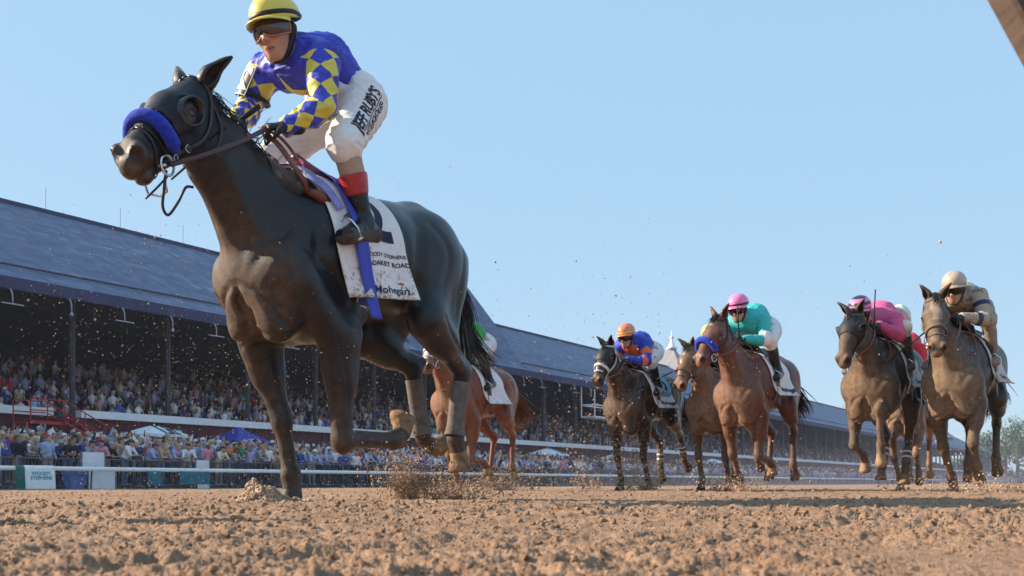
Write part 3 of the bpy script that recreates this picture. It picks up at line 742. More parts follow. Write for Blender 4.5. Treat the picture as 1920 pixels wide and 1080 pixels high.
def helmet_material(name, base, alt=None, mode=None, rough=.35, mud=None):
    t = NT(name); c = t.coord('Object'); f = t.noise(c, 9, 4)
    col = t.ramp(f, [(.3, tuple(x*.92 for x in base)), (.7, tuple(min(1, x*1.05) for x in base))])
    if mode == 'hoops':
        z = t.attr('hz'); w = t.math('GREATER_THAN', t.math('FLOORED_MODULO', t.math('ADD', z, .018), .062), .034); col = t.mix(w, col, alt)
    if mode == 'quarters':
        a = t.math('ADD', t.attr('ha'), .02); w = t.math('GREATER_THAN', t.math('FLOORED_MODULO', t.math('MULTIPLY', a, 4.0), 2.0), 1.0); col = t.mix(w, col, alt)
    # seams of the cloth cover
    a = t.math('ABSOLUTE', t.math('SUBTRACT', t.math('FLOORED_MODULO', t.math('MULTIPLY', t.math('ADD', t.attr('ha'), .5), 4.0), 1.0), .5))
    seam = t.mr(a, .0, .012, 1, 0)
    if mud:
        m = t.mr(t.math('ADD', t.noise(c, 7, 5, .7), t.math('MULTIPLY', t.noise(c, 40, 3), .4)), .75, .95); col = t.mix(m, col, mud)
    t.bump(t.math('ADD', t.noise(c, 40, 3), t.math('MULTIPLY', seam, 2.0)), .12, .01)
    return t.out(col, rough, .5, Coat_Weight=.2)
# ---------------------------------------------------------------- spectators
def spect(pose, seed):
    """one low, full figure; returns V, faces, material index per face (0 skin, 1 shirt, 2 trousers, 3 hair or hat)"""
    R = random.Random(seed); g = lambda a: R.uniform(-a, a)
    J = dict(pelvis=(0,0,.98), neck=(.03,0,1.46), head=(.06,0,1.60), headup=(.05,0,1), face=(1,g(.3),g(.1)-.05), hk=1.1,
      shL=(.02,.19,1.41), shR=(.02,-.19,1.41), elL=(.03,.26,1.14), wrL=(.16,.22,.96), elR=(.03,-.26,1.14), wrR=(.16,-.22,.96), hdL=(.3,0,-1), pnL=(0,-1,0), hdR=(.3,0,-1), pnR=(0,1,0), curl=.5,
      hipL=(0,.10,.94), knL=(.03,.12,.50), anL=(0,.12,.08), toL=(.15,.14,.03), hipR=(0,-.10,.94), knR=(.03,-.12,.50), anR=(0,-.12,.08), toR=(.15,-.14,.03))
    if pose in ('lean', 'leanhat'):
        J.update(neck=(.22,0,1.40), head=(.29,0,1.52), shL=(.20,.19,1.35), shR=(.20,-.19,1.35), elL=(.36,.24,1.10), wrL=(.52,.08,1.08), elR=(.36,-.24,1.10), wrR=(.52,-.06,1.08), hdL=(1,-.4,0), hdR=(1,.4,0), pnL=(0,0,-1), pnR=(0,0,-1))
    if pose in ('phone', 'phonehat'): J.update(elR=(.20,-.24,1.50), wrR=(.26,-.16,1.78), hdR=(.2,.1,1), pnR=(1,0,0))
    if pose == 'camera': J.update(elL=(.20,.24,1.26), wrL=(.27,.07,1.50), elR=(.20,-.24,1.26), wrR=(.27,-.07,1.50), hdL=(.3,-.7,.3), hdR=(.3,.7,.3), pnL=(1,0,0), pnR=(1,0,0))
    if pose == 'cheer': J.update(elL=(.10,.30,1.55), wrL=(.14,.30,1.82), elR=(.12,-.30,1.52), wrR=(.16,-.24,1.78), hdL=(0,0,1), hdR=(0,0,1), pnL=(1,0,0), pnR=(1,0,0))
    if pose == 'sit': J.update(knL=(.42,.12,.92), knR=(.42,-.12,.92), anL=(.46,.12,.50), anR=(.46,-.12,.50), toL=(.6,.14,.46), toR=(.6,-.14,.46), pelvis=(0,0,.95), hipL=(0,.1,.93), hipR=(0,-.1,.93))
    B = body_prims(J); H = A3(*J['head']); ha, hs, q, ax = head_prims(H, A3(*J['face']), A3(*J['headup']), J['hk'])
    sh = B['torso']+[B['armL'][0], B['armR'][0]]+(B['armL'][1:]+B['armR'][1:] if seed % 3 == 0 else [])
    sk = ha+B['neck']+sum([B['arm'+s][2:]+B['hand'+s][:1] for s in 'LR'], [])
    tr = B['pelvis']+sum([B['thigh'+s]+B['shin'+s]+B['foot'+s] for s in 'LR'], [])
    hair = [(EL(q(-.035,0,.055), (.115,.094,.092), ax), .01)]
    if seed % 2: hair += [(EL(q(-.06,0,-.05), (.07,.10,.13), ax), .02)]
    if pose.endswith('hat'): hair += [(EL(q(.0,0,.06), (.19,.17,.018), ax), .01), (EL(q(-.01,0,.10), (.11,.10,.07), ax), .01)]
    elif seed % 3 == 1: hair += [(EL(q(.09,0,.055), (.085,.07,.012), ax), .01)]
    al = [(p, k, .012) for p, k in sh]+[(p, k, 0) for p, k in sk]+[(p, k, .012) for p, k in tr]+[(p, k, 0) for p, k in hair]
    G = sdf_of(al, hs, .027); V, Q = G.mesh(); V = relax(V, Q, 1, .3)
    C_ = V[Q].mean(1)
    D_ = np.stack([np.min([f(C_)-o for (f, _, _), _ in grp], 0) for grp, o in ((sk, 0), (sh, .014), (tr, .012), (hair, .006))], 1)
    return V, Q, D_.argmin(1)
def slot_material(name, cols, rough=.8):
    """colour picked by the figure's own number so one mesh serves many people"""
    t = NT(name); o = t.n('ObjectInfo'); c = t.n('ValToRGB'); t.set(c.inputs[0], o.outputs['Random']); cr = c.color_ramp; cr.interpolation = 'CONSTANT'
    while len(cr.elements) < len(cols): cr.elements.new(.5)
    for i, (e, k) in enumerate(zip(cr.elements, cols)): e.position = i/len(cols); e.color = (*k, 1)
    return t.out(c.outputs[0], rough, .3)
SHIRTS = {'white': (.72,.72,.74), 'pale blue': (.30,.42,.66), 'navy': (.02,.03,.10), 'pink': (.62,.26,.34), 'black': (.015,.015,.02), 'grey': (.26,.27,.30), 'red': (.48,.04,.06), 'green': (.04,.20,.10), 'tan': (.45,.32,.20), 'purple': (.16,.07,.30), 'royal blue': (.03,.09,.42), 'cream': (.66,.60,.46), 'orange': (.62,.18,.04), 'lilac': (.40,.34,.60)}
HAIRS = {'dark hair': (.02,.014,.012), 'brown hair': (.09,.045,.025), 'blond hair': (.36,.24,.11), 'grey hair': (.34,.33,.33), 'a white cap': (.70,.70,.70), 'a navy cap': (.02,.03,.09), 'a straw hat': (.52,.40,.24), 'a red cap': (.40,.03,.04)}
TROUS = [(.03,.035,.06), (.05,.06,.12), (.10,.09,.08), (.30,.25,.19), (.015,.015,.018), (.12,.16,.26)]
SKINS = [(.50,.28,.20), (.44,.24,.17), (.56,.33,.25), (.15,.08,.05), (.34,.18,.12)]
ms = {k: plain('shirt_'+k.replace(' ', '_'), v, .8, .12, 9) for k, v in SHIRTS.items()}
mh = {k: plain(k[2:].replace(' ', '_') if k.startswith('a ') else k.replace(' ', '_'), v, .7, .15, 20) for k, v in HAIRS.items()}
mt = [plain('trousers_%s' % n, v, .8, .12, 9) for n, v in zip(('navy','denim','brown','khaki','black','blue'), TROUS)]
mk_ = [plain('complexion_%s' % n, v, .55, .08, 14) for n, v in zip(('fair','warm','pale','deep','tan'), SKINS)]
POSES = ['lean', 'stand', 'phone', 'camera', 'lean', 'leanhat', 'cheer', 'phonehat']
DESC = {'lean': 'leaning forward on crossed arms', 'leanhat': 'leaning forward', 'stand': 'standing upright', 'phone': 'holding one arm up', 'phonehat': 'with one arm raised', 'camera': 'holding a camera to the face', 'cheer': 'with both arms raised'}
BASE = {}
for p in set(POSES):
    for v in (0, 1, 2): BASE[p, v] = spect(p, {0: 3, 1: 7, 2: 12}[v]+len(p))
def px_of(s, t): x, y, _ = trk(s, t); return 960+1900*x/y
MARKS = [(22.0, 'at the far end of the rail beside the white lettered towel'), (25.5, 'by the pale blue bin and white barrier board'), (28.5, 'in front of the red staircase'), (33.0, 'below the white umbrella'), (37.5, 'between the white umbrella and the blue tent'), (42.5, 'near the blue tent'), (49.0, "behind the leading horse's forelegs"), (58.0, "behind the leading horse's hind legs"), (70.0, 'behind the chestnut horse'), (999, 'farther along the rail')]
people = []; R_ = random.Random(21)
rows = [(33.95, .56, 1), (34.7, .62, 0), (35.5, .62, 0), (36.5, .66, 0), (37.6, .68, 0), (38.8, .7, 0), (40.0, .75, 0), (41.3, .8, 0)]
for ri, (t_, step, front) in enumerate(rows):
    s_ = 17.5
    while s_ < 215:
        s_ += step*R_.uniform(.75, 1.3)*(1 if s_ < 60 else 1.0)
        tt = t_+R_.uniform(-.12, .25)
        if 20.6 < s_ < 21.5 and ri == 0: continue
        if R_.random() < (.04 if front else .10): continue
        people.append((s_, tt, ri))
# the first three hundred, nearest in the picture first, are figures of their own
def dist(p): x, y, _ = trk(p[0], p[1]); return y
vis = [p for p in people if 1 < px_of(p[0], p[1])+25]; vis.sort(key=lambda p: dist(p)*(1+.10*p[2]))
single, rest = vis[:298], vis[298:]
used = {}; meshes = {}; front_row = []
def person_mesh(key):
    if key not in meshes:
        V, Q, m = BASE[key[0], key[1]]; me = bpy.data.meshes.new('spectator'); 
        me.vertices.add(len(V)); me.vertices.foreach_set('co', V.astype(np.float32).ravel()); me.loops.add(Q.size); me.loops.foreach_set('vertex_index', Q.astype(np.int32).ravel())
        me.polygons.add(len(Q)); me.polygons.foreach_set('loop_start', np.arange(0, Q.size, 4, dtype=np.int32)); me.polygons.foreach_set('material_index', m.astype(np.int32)); me.update(calc_edges=True)
        for k in (mk_[0], ms['white'], mt[0], mh['dark hair']): me.materials.append(k)
        me.shade_smooth(); meshes[key] = me
    return meshes[key]
shn = list(SHIRTS); hrn = list(HAIRS); shw = [32,20,13,6,9,9,3,2,3,3,6,6,1,10]; hrw = [26,24,12,10,10,8,8,4]
for (s_, t_, ri) in single:
    po = R_.choice(['lean','lean','lean','leanhat','stand','phone','camera']) if ri == 0 else R_.choice(['stand','stand','phone','phonehat','camera','cheer','stand'])
    v = R_.randrange(3); sh = R_.choices(shn, shw)[0]; hr = R_.choices(hrn, hrw)[0] if not po.endswith('hat') else R_.choice(['a straw hat','a white cap','a straw hat'])
    o = bpy.data.objects.new('person', person_mesh((po, v))); COL.objects.link(o)
    x, y, z = trk(s_, t_, apron_z(t_)); o.location = (x, y, z+(.03 if ri == 0 else 0)); k = R_.uniform(.99, 1.12); o.scale = (k, k, k)
    o.rotation_euler = (0, 0, math.atan2(-N[1], -N[0])+R_.uniform(-.45, .45)+(.25 if ri else 0))
    for i, m in ((0, R_.choices(mk_, [30,24,16,10,14])[0]), (1, ms[sh]), (2, R_.choice(mt)), (3, mh[hr])): o.material_slots[i].link = 'OBJECT'; o.material_slots[i].material = m
    where = next(w for lim, w in MARKS if s_ < lim); rowd = ['at the front fence', 'in the second row', 'in the third row', 'in the fourth row', 'in the fifth row', 'in the sixth row', 'near the back', 'at the back'][ri]
    tn = o.material_slots[2].material.name.replace('trousers_', '')
    opts = [f'spectator in {sh} with {hr}, {DESC[po]} {where}', f'spectator in {sh} with {hr} {rowd} {where}', f'spectator in {sh} and {tn} trousers with {hr} {where}', f'spectator in {sh}, {tn} trousers, {hr}, {DESC[po]} {rowd}', f'spectator in {sh} and {tn} trousers {DESC[po]} {where}']
    opts = [q for q in opts if 4 <= len(q.split()) <= 16] or [f'spectator in {sh} with {hr} {rowd}']
    lab = next((q for q in opts if q not in used), opts[0]); used[lab] = 1
    if ri == 0: front_row.append((s_, sh, hr))
    tag(o, lab, 'person', 'spectators behind the rail')
# everyone else: the far rail and the stand's seats, one packed mass
def mass(points, name, tint, seed, hmin=0):
    R = np.random.RandomState(seed); Vs = []; Fs = []; Cs = []; off = 0
    # a light figure: head, hair, torso, legs, arms as small tapered boxes with many faces shared
    def ring(z, a, b, n=6): return [(a*math.cos(2*PI*i/n), b*math.sin(2*PI*i/n), z) for i in range(n)]
    zs = [(0.0,.10,.13),(.85,.13,.17),(1.0,.12,.17),(1.36,.11,.21),(1.44,.06,.09),(1.50,.06,.06),(1.56,.10,.08),(1.68,.10,.085),(1.74,.05,.045)]
    base = np.array(sum([ring(*z) for z in zs], [])); n = 6
    fc = [[i*n+k, i*n+(k+1)%n, (i+1)*n+(k+1)%n, (i+1)*n+k] for i in range(len(zs)-1) for k in range(n)]; fc = np.array(fc+[[(len(zs)-1)*n+a for a in (0,1,2,3)], [(len(zs)-1)*n+a for a in (3,4,5,0)]])
    arm = np.array([(.0,.21,1.38),(.06,.28,1.38),(.10,.24,1.10),(.04,.20,1.10),(.22,.20,1.02),(.18,.14,1.0)]); 
    shc = np.array(list(SHIRTS.values())); shp = np.array(shw)/sum(shw); hc = np.array(list(HAIRS.values())); hpn = np.array(hrw)/sum(hrw)
    for (x, y, z, cutz) in points:
        a = math.atan2(-N[1], -N[0])+R.uniform(-.5, .5); ca, sa = math.cos(a), math.sin(a); k = R.uniform(.9, 1.08)
        P = base.copy(); ln = R.uniform(0, .16); P[:, 0] += np.clip(P[:, 2]-.9, 0, 1)*ln
        P = P*k; P[:, 2] -= cutz
        W = np.stack([x+P[:, 0]*ca-P[:, 1]*sa, y+P[:, 0]*sa+P[:, 1]*ca, z+P[:, 2]], 1)
        sh = shc[R.choice(len(shc), p=shp)]; hh_ = hc[R.choice(len(hc), p=hpn)]; sk = np.array(SKINS[R.choice(5, p=[.32,.26,.16,.1,.16])]); tr = np.array(TROUS[R.randint(6)])
        col = np.zeros((len(P), 3)); b = np.repeat(np.arange(len(zs)), n); col[b <= 1] = tr; col[(b >= 2) & (b <= 4)] = sh; col[(b >= 5)] = sk; col[b >= 7] = hh_
        bk = (b == 6) & (base[:, 0] < 0); col[bk] = hh_
        Vs.append(W); Fs.append(fc+off); Cs.append(col); off += len(W)
        # one forearm or raised arm
        for sgn in (1, -1):
            up = R.rand() < .16; p0 = np.array([.02, .20*sgn, 1.34]); p1 = np.array([.14, .25*sgn, 1.50 if up else 1.10]); p2 = np.array([.24, .14*sgn, 1.78 if up else 1.05])
            A = []
            for p_, w in ((p0, .055), (p1, .048), (p2, .035)): A += [p_+(w,0,0), p_+(0,w,w*.3), p_+(-w,0,0), p_+(0,-w,-w*.3)]
            A = np.array(A)*k; A[:, 0] += ln*.45; A[:, 2] -= cutz
            W = np.stack([x+A[:, 0]*ca-A[:, 1]*sa, y+A[:, 0]*sa+A[:, 1]*ca, z+A[:, 2]], 1)
            f2 = np.array([[i*4+q, i*4+(q+1)%4, (i+1)*4+(q+1)%4, (i+1)*4+q] for i in range(2) for q in range(4)]+[[8,9,10,11]])
            Vs.append(W); Fs.append(f2+off); Cs.append(np.vstack([np.repeat(sh[None], 4, 0), np.repeat(sk[None], 8, 0)])); off += 12
    t = NT(name+'_clothes'); t.set(t.b.inputs['Base Color'], t.attr('col', 'Color')); m = t.out(None, .8, .3)
    return npmesh(name, np.vstack(Vs), np.vstack(Fs), m, None, True, attrs={'col': np.vstack(Cs)})
pts = [(*trk(s_, t_, apron_z(t_))[:2], apron_z(t_), 0) for (s_, t_, ri) in rest]
s_ = 215.0
while s_ < 380:
    s_ += .9
    for t_ in (34, 35.2, 36.6, 38): pts.append((*trk(s_+R_.uniform(-.4,.4), t_)[:2], apron_z(t_), 0))
for i in range(15):
    s_ = 22.0
    while s_ < 250:
        s_ += R_.uniform(.55, 1.05)*(1 if s_ < 120 else 1.5)
        if R_.random() < .12+.022*i: continue
        x, y, _ = trk(s_, 47.75+1.1*i+R_.uniform(-.1, .3)); st = R_.random() < .55
        pts.append((x, y, 2.85+.30*i, 0 if st else .42))
crowd = mass(pts, 'crowd', None, 5); tag(crowd, kind='stuff'); tag(crowd, 'mass of spectators in the shaded stand and far along the rail', 'crowd')
# ---------------------------------------------------------------- racehorses
def head_frame(J):
    O = A3(*J['poll']); h = unit(A3(*J['muzzle'])-O); r = J.get('roll', 0.0)
    l = unit(np.cross(A3(0,0,1), h)); n = np.cross(h, l)
    l, n = l*math.cos(r)+n*math.sin(r), n*math.cos(r)-l*math.sin(r)
    k = np.linalg.norm(A3(*J['muzzle'])-O)/.58; hd = J.get('hd', 1.0); hw = J.get('hw', 1.0)
    def hp(a, b, c): return O + k*(h*a + n*b*hd + l*c*hw)
    return hp, h, n, l, k
def horse_prims(J):
    """list of (primitive, blend, op)"""
    P = []
    def add(p, k=.05): P.append((p, k, 1))
    def sub(p, k=.02): P.append((p, k, -1))
    zc = J.get('dz', 0.0); fat = J.get('fat', 1.0); g = J.get('lg', 1.25); gh = J.get('lgh', 1.2)
    T = lambda x, y, z: A3(x, y, z+zc)
    # trunk
    add(EC(T(.20,0,1.08), T(-.10,0,1.18), (.19*fat,.24), (.265*fat,.355)), .05)
    add(EC(T(-.10,0,1.18), T(-.50,0,1.23), (.265*fat,.335), (.265*fat,.285)), .08)
    add(EC(T(-.50,0,1.23), T(-.80,0,1.29), (.255*fat,.275), (.20,.245)), .08)
    add(EC(T(.10,0,1.42), T(-.26,0,1.43), (.05,.09), (.09,.07)), .10)
    add(EC(T(-.45,0,1.44), T(-.75,0,1.50), (.10,.05), (.10,.07)), .10)
    add(EC(T(-.75,0,1.47), T(-.99,0,1.40), (.12,.09), (.07,.07)), .08)
    for s in (1, -1):
        f = J['FL' if s > 0 else 'FR']; hd = J['HL' if s > 0 else 'HR']
        S, E, K, F, Pp = [A3(*q) for q in f[:5]]; H, Tf, C, Fh, Ph = [A3(*q) for q in hd[:5]]
        # shoulder
        add(EC(T(-.06,s*.13,1.40), S+A3(-.02,-s*.02,.02), (.06,.13), (.085,.13)), .07)
        add(EC(T(-.14,s*.17,1.30), E+A3(-.06,-s*.01,.14), (.07,.15), (.075,.12)), .06)
        add(EL(S+A3(.0,0,-.01), (.095,.085,.125)), .09)
        add(EC(S+A3(-.03,0,-.02), E, (.085,.105), (.075,.10)), .04)
        # breast
        add(EL(T(.205,s*.105,.86), (.10,.108,.145), [(1,0,.25),(0,1,0),(-.25,0,1)]), .035)
        add(EL(T(.225,s*.075,1.03), (.125,.13,.19), [(1,0,.25),(0,1,0),(-.25,0,1)]), .09)
        add(EC(T(.20,s*.075,.85), T(.0,s*.06,.80), (.085,.085), (.08,.06)), .05)
        # foreleg
        fw = unit(np.cross(A3(0,1,0), unit(K-E))); fw = fw if fw[0] > 0 else -fw
        add(EC(E+A3(-.01,0,.03), E+(K-E)*.45, (g*.070, g*.098), (g*.050, g*.062)), .04)
        add(EL(E+(K-E)*.22+fw*.025, (g*.052, g*.058, g*.12), [(0,1,0), fw, unit(K-E)]), .03)
        add(EL(E+(K-E)*.25-fw*.035, (g*.050, g*.05, g*.12), [(0,1,0), fw, unit(K-E)]), .03)
        add(EC(E+(K-E)*.42, K, (g*.049, g*.060), (g*.036, g*.040)), .025)
        kd = unit(K-E); cd = unit(F-K); cf = unit(np.cross(A3(0,1,0), cd)); bend = math.acos(max(-1, min(1, float(kd@cd))))
        if cf@unit(kd+A3(.3,0,0)) < 0 and bend < 1.2: cf = -cf
        if bend > 1.2: cf = unit(kd-cd*(kd@cd))
        add(EL(K, (g*.043, g*.046, g*.060), [(0,1,0), fw, kd]), .02)
        add(EL(K+cf*.008+cd*.035, (g*.036, g*.036, g*.045), [(0,1,0), cf, cd]), .02)
        add(EC(K, F, (g*.030, g*.034), (g*.026, g*.031)), .02)
        add(RC(K+cd*.05-cf*.028, F-cf*.022, g*.017, g*.018), .012)
        add(EL(F-cf*.006, (g*.037, g*.043, g*.046), [(0,1,0), cf, cd]), .015)
        add(EC(F, Pp, (g*.031, g*.033), (g*.036, g*.040)), .015)
        # hind quarter
        add(EL(T(-.74,s*.135,1.40), (.17,.085,.11), [(1,0,-.15),(0,1,0),(.15,0,1)]), .06)
        add(EL(T(-.86,s*.125,1.26), (.185,.125,.24), [(1,0,-.2),(0,1,0),(.2,0,1)]), .06)
        M = (Tf+C)/2
        add(EC(H, Tf+(C-Tf)*.08, (.125,.20), (.085,.115)), .06)
        add(EC(T(-1.01,s*.105,1.30), Tf+(C-Tf)*.40+A3(-.04,0,.03), (.085,.10), (.062,.075)), .07)
        add(EL(Tf+A3(.015,0,.03), (.075,.07,.10)), .05)
        gd = unit(C-Tf); gb = unit(np.cross(gd, A3(0,1,0))); gb = gb if gb[0] < 0 else -gb
        add(EC(Tf+gd*.02, M, (gh*.075, gh*.105), (gh*.052, gh*.066)), .04)
        add(EL(Tf+(C-Tf)*.30-gb*.01, (gh*.060, gh*.075, gh*.14), [(0,1,0), gb, gd]), .04)
        add(EC(M, C, (gh*.050, gh*.062), (gh*.034, gh*.046)), .03)
        hd_ = unit(Fh-C); hb = unit(np.cross(A3(0,1,0), hd_)); hb = hb if hb@gd > -.2 and hb[0] <= .2 else -hb
        pt = C + unit(gd*.6-hd_*.55)*.065
        add(RC(M+gb*.05, pt, gh*.016, gh*.021), .02)
        add(RC(pt, C+hd_*.04, gh*.022, gh*.026), .03)
        add(EL(C, (gh*.037, gh*.048, gh*.062), [(0,1,0), np.cross(A3(0,1,0), hd_), hd_]), .02)
        cb = np.cross(A3(0,1,0), hd_); cb = cb if cb@(pt-C) > 0 else -cb
        add(EC(C, Fh, (gh*.031, gh*.038), (gh*.028, gh*.032)), .02)
        add(RC(C+hd_*.06+cb*.03, Fh+cb*.022, gh*.017, gh*.018), .012)
        add(EL(Fh+cb*.006, (gh*.038, gh*.045, gh*.046), [(0,1,0), cb, hd_]), .015)
        add(EC(Fh, Ph, (gh*.032, gh*.034), (gh*.037, gh*.041)), .015)
    # neck
    nb = A3(*J['nbase']); nm = A3(*J['nmid']); po = A3(*J['poll']); nw = J.get('nw', 1.0)
    hp, h, n, l, k = head_frame(J); k = k*J.get('hr', 1.0)
    add(EC(T(.06,0,1.26), nb, (.155,.27), (.125*nw,.235)), .07)
    add(EC(nb, nm, (.120*nw,.225), (.092*nw,.175)), .06)
    ne = hp(.045,-.085,0)
    add(EC(nm, ne, (.092*nw,.172), (.072*nw,.105)), .05)
    # windpipe and crest
    ct = unit(np.cross(unit(po-nb), A3(0,1,0))); ct = ct if ct[0] > 0 else -ct
    add(RC(nb+ct*.16, hp(.14,-.17,0), .06, .045), .05)
    for s in (1, -1):
        add(RC(T(.225,s*.085,1.02), nm+ct*.07+A3(0,s*.075*nw,0), .048, .030), .035)
    # head
    add(EC(hp(.00,-.055,0), hp(.20,-.07,0), (.072*k,.075*k), (.098*k,.098*k), l), .03)
    add(EC(hp(.20,-.07,0), hp(.36,-.075,0), (.094*k,.100*k), (.066*k,.080*k), l), .03)
    add(EC(hp(.34,-.073,0), hp(.50,-.085,0), (.064*k,.078*k), (.052*k,.064*k), l), .03)
    add(EC(hp(.50,-.090,0), hp(.565,-.105,0), (.055*k,.066*k), (.047*k,.050*k), l), .025)
    add(RC(hp(.06,-.10,0), hp(.20,-.15,0), .065*k, .055*k), .03)
    add(EC(hp(.22,-.165,0), hp(.49,-.150,0), (.048*k,.046*k), (.030*k,.032*k), l), .03)
    add(EL(hp(.525,-.165,0), (.045*k,.035*k,.030*k), [h, l, n]), .018)
    add(EL(hp(.585,-.118,0), (.030*k,.040*k,.038*k), [h, l, n]), .015)
    for s in (1, -1):
        add(EL(hp(.165,-.135,s*.052), (.115*k,.042*k,.105*k), [h, l, n]), .025)
        add(EL(hp(.195,-.042,s*.080), (.046*k,.028*k,.034*k), [h, l, n]), .02)
        add(RC(hp(.215,-.085,s*.090), hp(.37,-.105,s*.060), .014*k, .010*k), .02)
        add(EL(hp(.550,-.072,s*.046), (.046*k,.030*k,.042*k), [unit(h-n*.5), l, unit(n+h*.5)]), .012)
        sub(EL(hp(.582,-.070,s*.058), (.028*k,.022*k,.024*k), [unit(h-n*.7), l, unit(n+h*.7)]), .010)
        sub(EL(hp(.205,-.060,s*.109), (.026*k,.014*k,.018*k), [h, l, n]), .008)
        sub(RC(hp(.43,-.136,s*.056), hp(.58,-.143,s*.040), .008*k, .007*k), .010)
        sub(EL(hp(.29,-.125,s*.088), (.05*k,.016*k,.03*k), [h, l, n]), .03)
    sub(RC(hp(.57,-.147,-.03), hp(.57,-.147,.03), .006*k, .006*k), .01)
    # grooves that part the muscles
    for s in (1, -1):
        S = A3(*J['FL' if s > 0 else 'FR'][0]); E = A3(*J['FL' if s > 0 else 'FR'][1])
        sub(RC(T(.318,s*.200,.93), T(.24,s*.232,.78), .006, .006), .06)
        sub(RC(T(.10,s*.235,1.30), S+A3(-.10,s*.06,.05), .010, .012), .05)
        sub(RC(E+A3(-.11,s*.075,.22), E+A3(-.06,s*.10,.02), .010, .012), .04)
        sub(RC(T(-.60,s*.27,1.30), T(-.56,s*.275,1.02), .012, .02), .07)
    sub(RC(T(.335,0,.90), T(.275,0,.72), .014, .012), .035)
    return P
def horse_mesh(J, h):
    pr = horse_prims(J)
    lo = np.min([p[0][1] for p in pr if p[2] > 0], 0)-3*h-.02; hi = np.max([p[0][2] for p in pr if p[2] > 0], 0)+3*h+.02
    G = SDF(lo, hi, h)
    for p, k, op in pr:
        (G.add if op > 0 else G.sub)(p, k)
    V, Q = G.mesh(); V = relax(V, Q, 1, .3)
    return muscle_lines(J, V, Q), Q, G
def muscle_lines(J, V, Q):
    """furrows between the muscles: the surface sinks a little along lines that follow them"""
    zc = J.get('dz', 0.0); b = bvh_of(V, Q); no = vnormals(V, Q); D_ = np.zeros(len(V)); T = lambda x, y, z: A3(x, y, z+zc)
    hp, h, n, l, k = head_frame(J); nm = A3(*J['nmid'])
    L = [([T(.40,0,.97), T(.37,0,.88), T(.30,0,.74)], .024, .020)]
    for s in (1, -1):
        E, K = [A3(*q) for q in J['FL' if s > 0 else 'FR'][1:3]]; Tf, C = [A3(*q) for q in J['HL' if s > 0 else 'HR'][1:3]]
        L += [([T(.40,s*.03,.965), T(.36,s*.13,.91), T(.28,s*.22,.80), T(.20,s*.25,.74)], .016, .018), ([T(.31,s*.03,.75), T(.27,s*.12,.74), T(.2,s*.2,.72)], .012, .016),
              ([T(.04,s*.13,1.50), T(.16,s*.20,1.33), T(.30,s*.18,1.15), T(.37,s*.08,1.00)], .009, .026), ([hp(.17,-.20,s*.06), (nm+T(.42,s*.09,1.10))/2+A3(.05,0,0), T(.42,s*.075,1.12), T(.38,s*.03,.99)], .006, .024),
              ([T(-.08,s*.22,1.44), T(-.13,s*.27,1.24), T(-.10,s*.27,1.02)], .013, .024), ([T(.20,s*.26,1.14), T(.04,s*.29,1.05), T(-.06,s*.27,.94)], .012, .018),
              ([T(-.60,s*.24,1.38), T(-.57,s*.27,1.18), T(-.60,s*.24,1.02)], .018, .035), ([T(-.96,s*.2,1.36), T(-.93,s*.24,1.12), T(-.90,s*.19,.96)], .011, .020), ([T(-.70,s*.2,1.42), T(-.80,s*.24,1.28), T(-.74,s*.26,1.08)], .008, .025),
              ([E+A3(.06,s*.05,-.02), E+(K-E)*.45+A3(.02,s*.07,0), E+(K-E)*.8+A3(0,s*.05,0)], .007, .012), ([Tf+A3(-.05,s*.06,0), (Tf+C)/2+A3(-.01,s*.07,0), C+A3(-.0,s*.045,.05)], .008, .014)]
        L += [([T(x, s*.25, 1.34), T(x-.02, s*.28, 1.15), T(x-.03, s*.25, .96)], .0035, .014) for x in (-.24,-.31,-.38,-.45,-.52)]
    for pts, amp, w in L:
        c = catmull(pts, 26); c = np.array([b.find_nearest(Vector(p))[0] for p in c]); nr_ = np.array([b.find_nearest(Vector(p))[1] for p in c])
        lo, hi = c.min(0)-3*w, c.max(0)+3*w; ix = np.where(((V > lo) & (V < hi)).all(1))[0]
        if len(ix) == 0: continue
        d2 = ((V[ix, None]-c[None])**2).sum(2); j = d2.argmin(1); fade = np.sin(np.pi*np.clip((j+2.0)/29, 0, 1))**.6
        ok = (no[ix]*nr_[j]).sum(1) > .2
        D_[ix] += np.where(ok, amp*fade*np.exp(-d2.min(1)/w**2), 0)
    return V-no*D_[:, None]
def face_attrs(J, V):
    hp, h, n, l, k = head_frame(J); q = V-hp(0,0,0); a, b, c = (q@h)/k, (q@n)/k/J.get('hd', 1.0), (q@l)/k
    inh = (a > -.06) & (a < .72) & (b > -.30) & (b < .12) & (np.abs(c) < .16) & (V[:, 0] > .30)
    bl = J.get('blaze', (0, 0, 0)); w = np.abs(c)-bl[0]*(1+.35*np.sin(a*23+c*40)); m = (a > bl[1]) & (a < bl[2]) & (b > -.075)
    blaze = np.where(inh & m, np.clip(.5-w/.012, 0, 1), 0)
    nost = np.zeros(len(V))
    for s in (1, -1):
        d = V-hp(.578,-.072,s*.055); nost = np.maximum(nost, np.clip(2.0-np.linalg.norm(d, axis=1)/(.0215*k*J.get('hr',1)), 0, 1))
    for s in (1, -1):
        d = V-hp(.200,-.058,s*.098*J.get('hr',1)); q_ = np.stack([d@h, d@n, d@l], 1)/k; nost = np.maximum(nost, np.where(np.sign(c) == s, .9*np.clip(2.2-np.linalg.norm(q_/np.array([.034,.024,.05]), axis=1)*1.25, 0, 1), 0))
    return dict(mz=np.where(inh, a, -1).astype(np.float32), blaze=blaze, nost=nost)
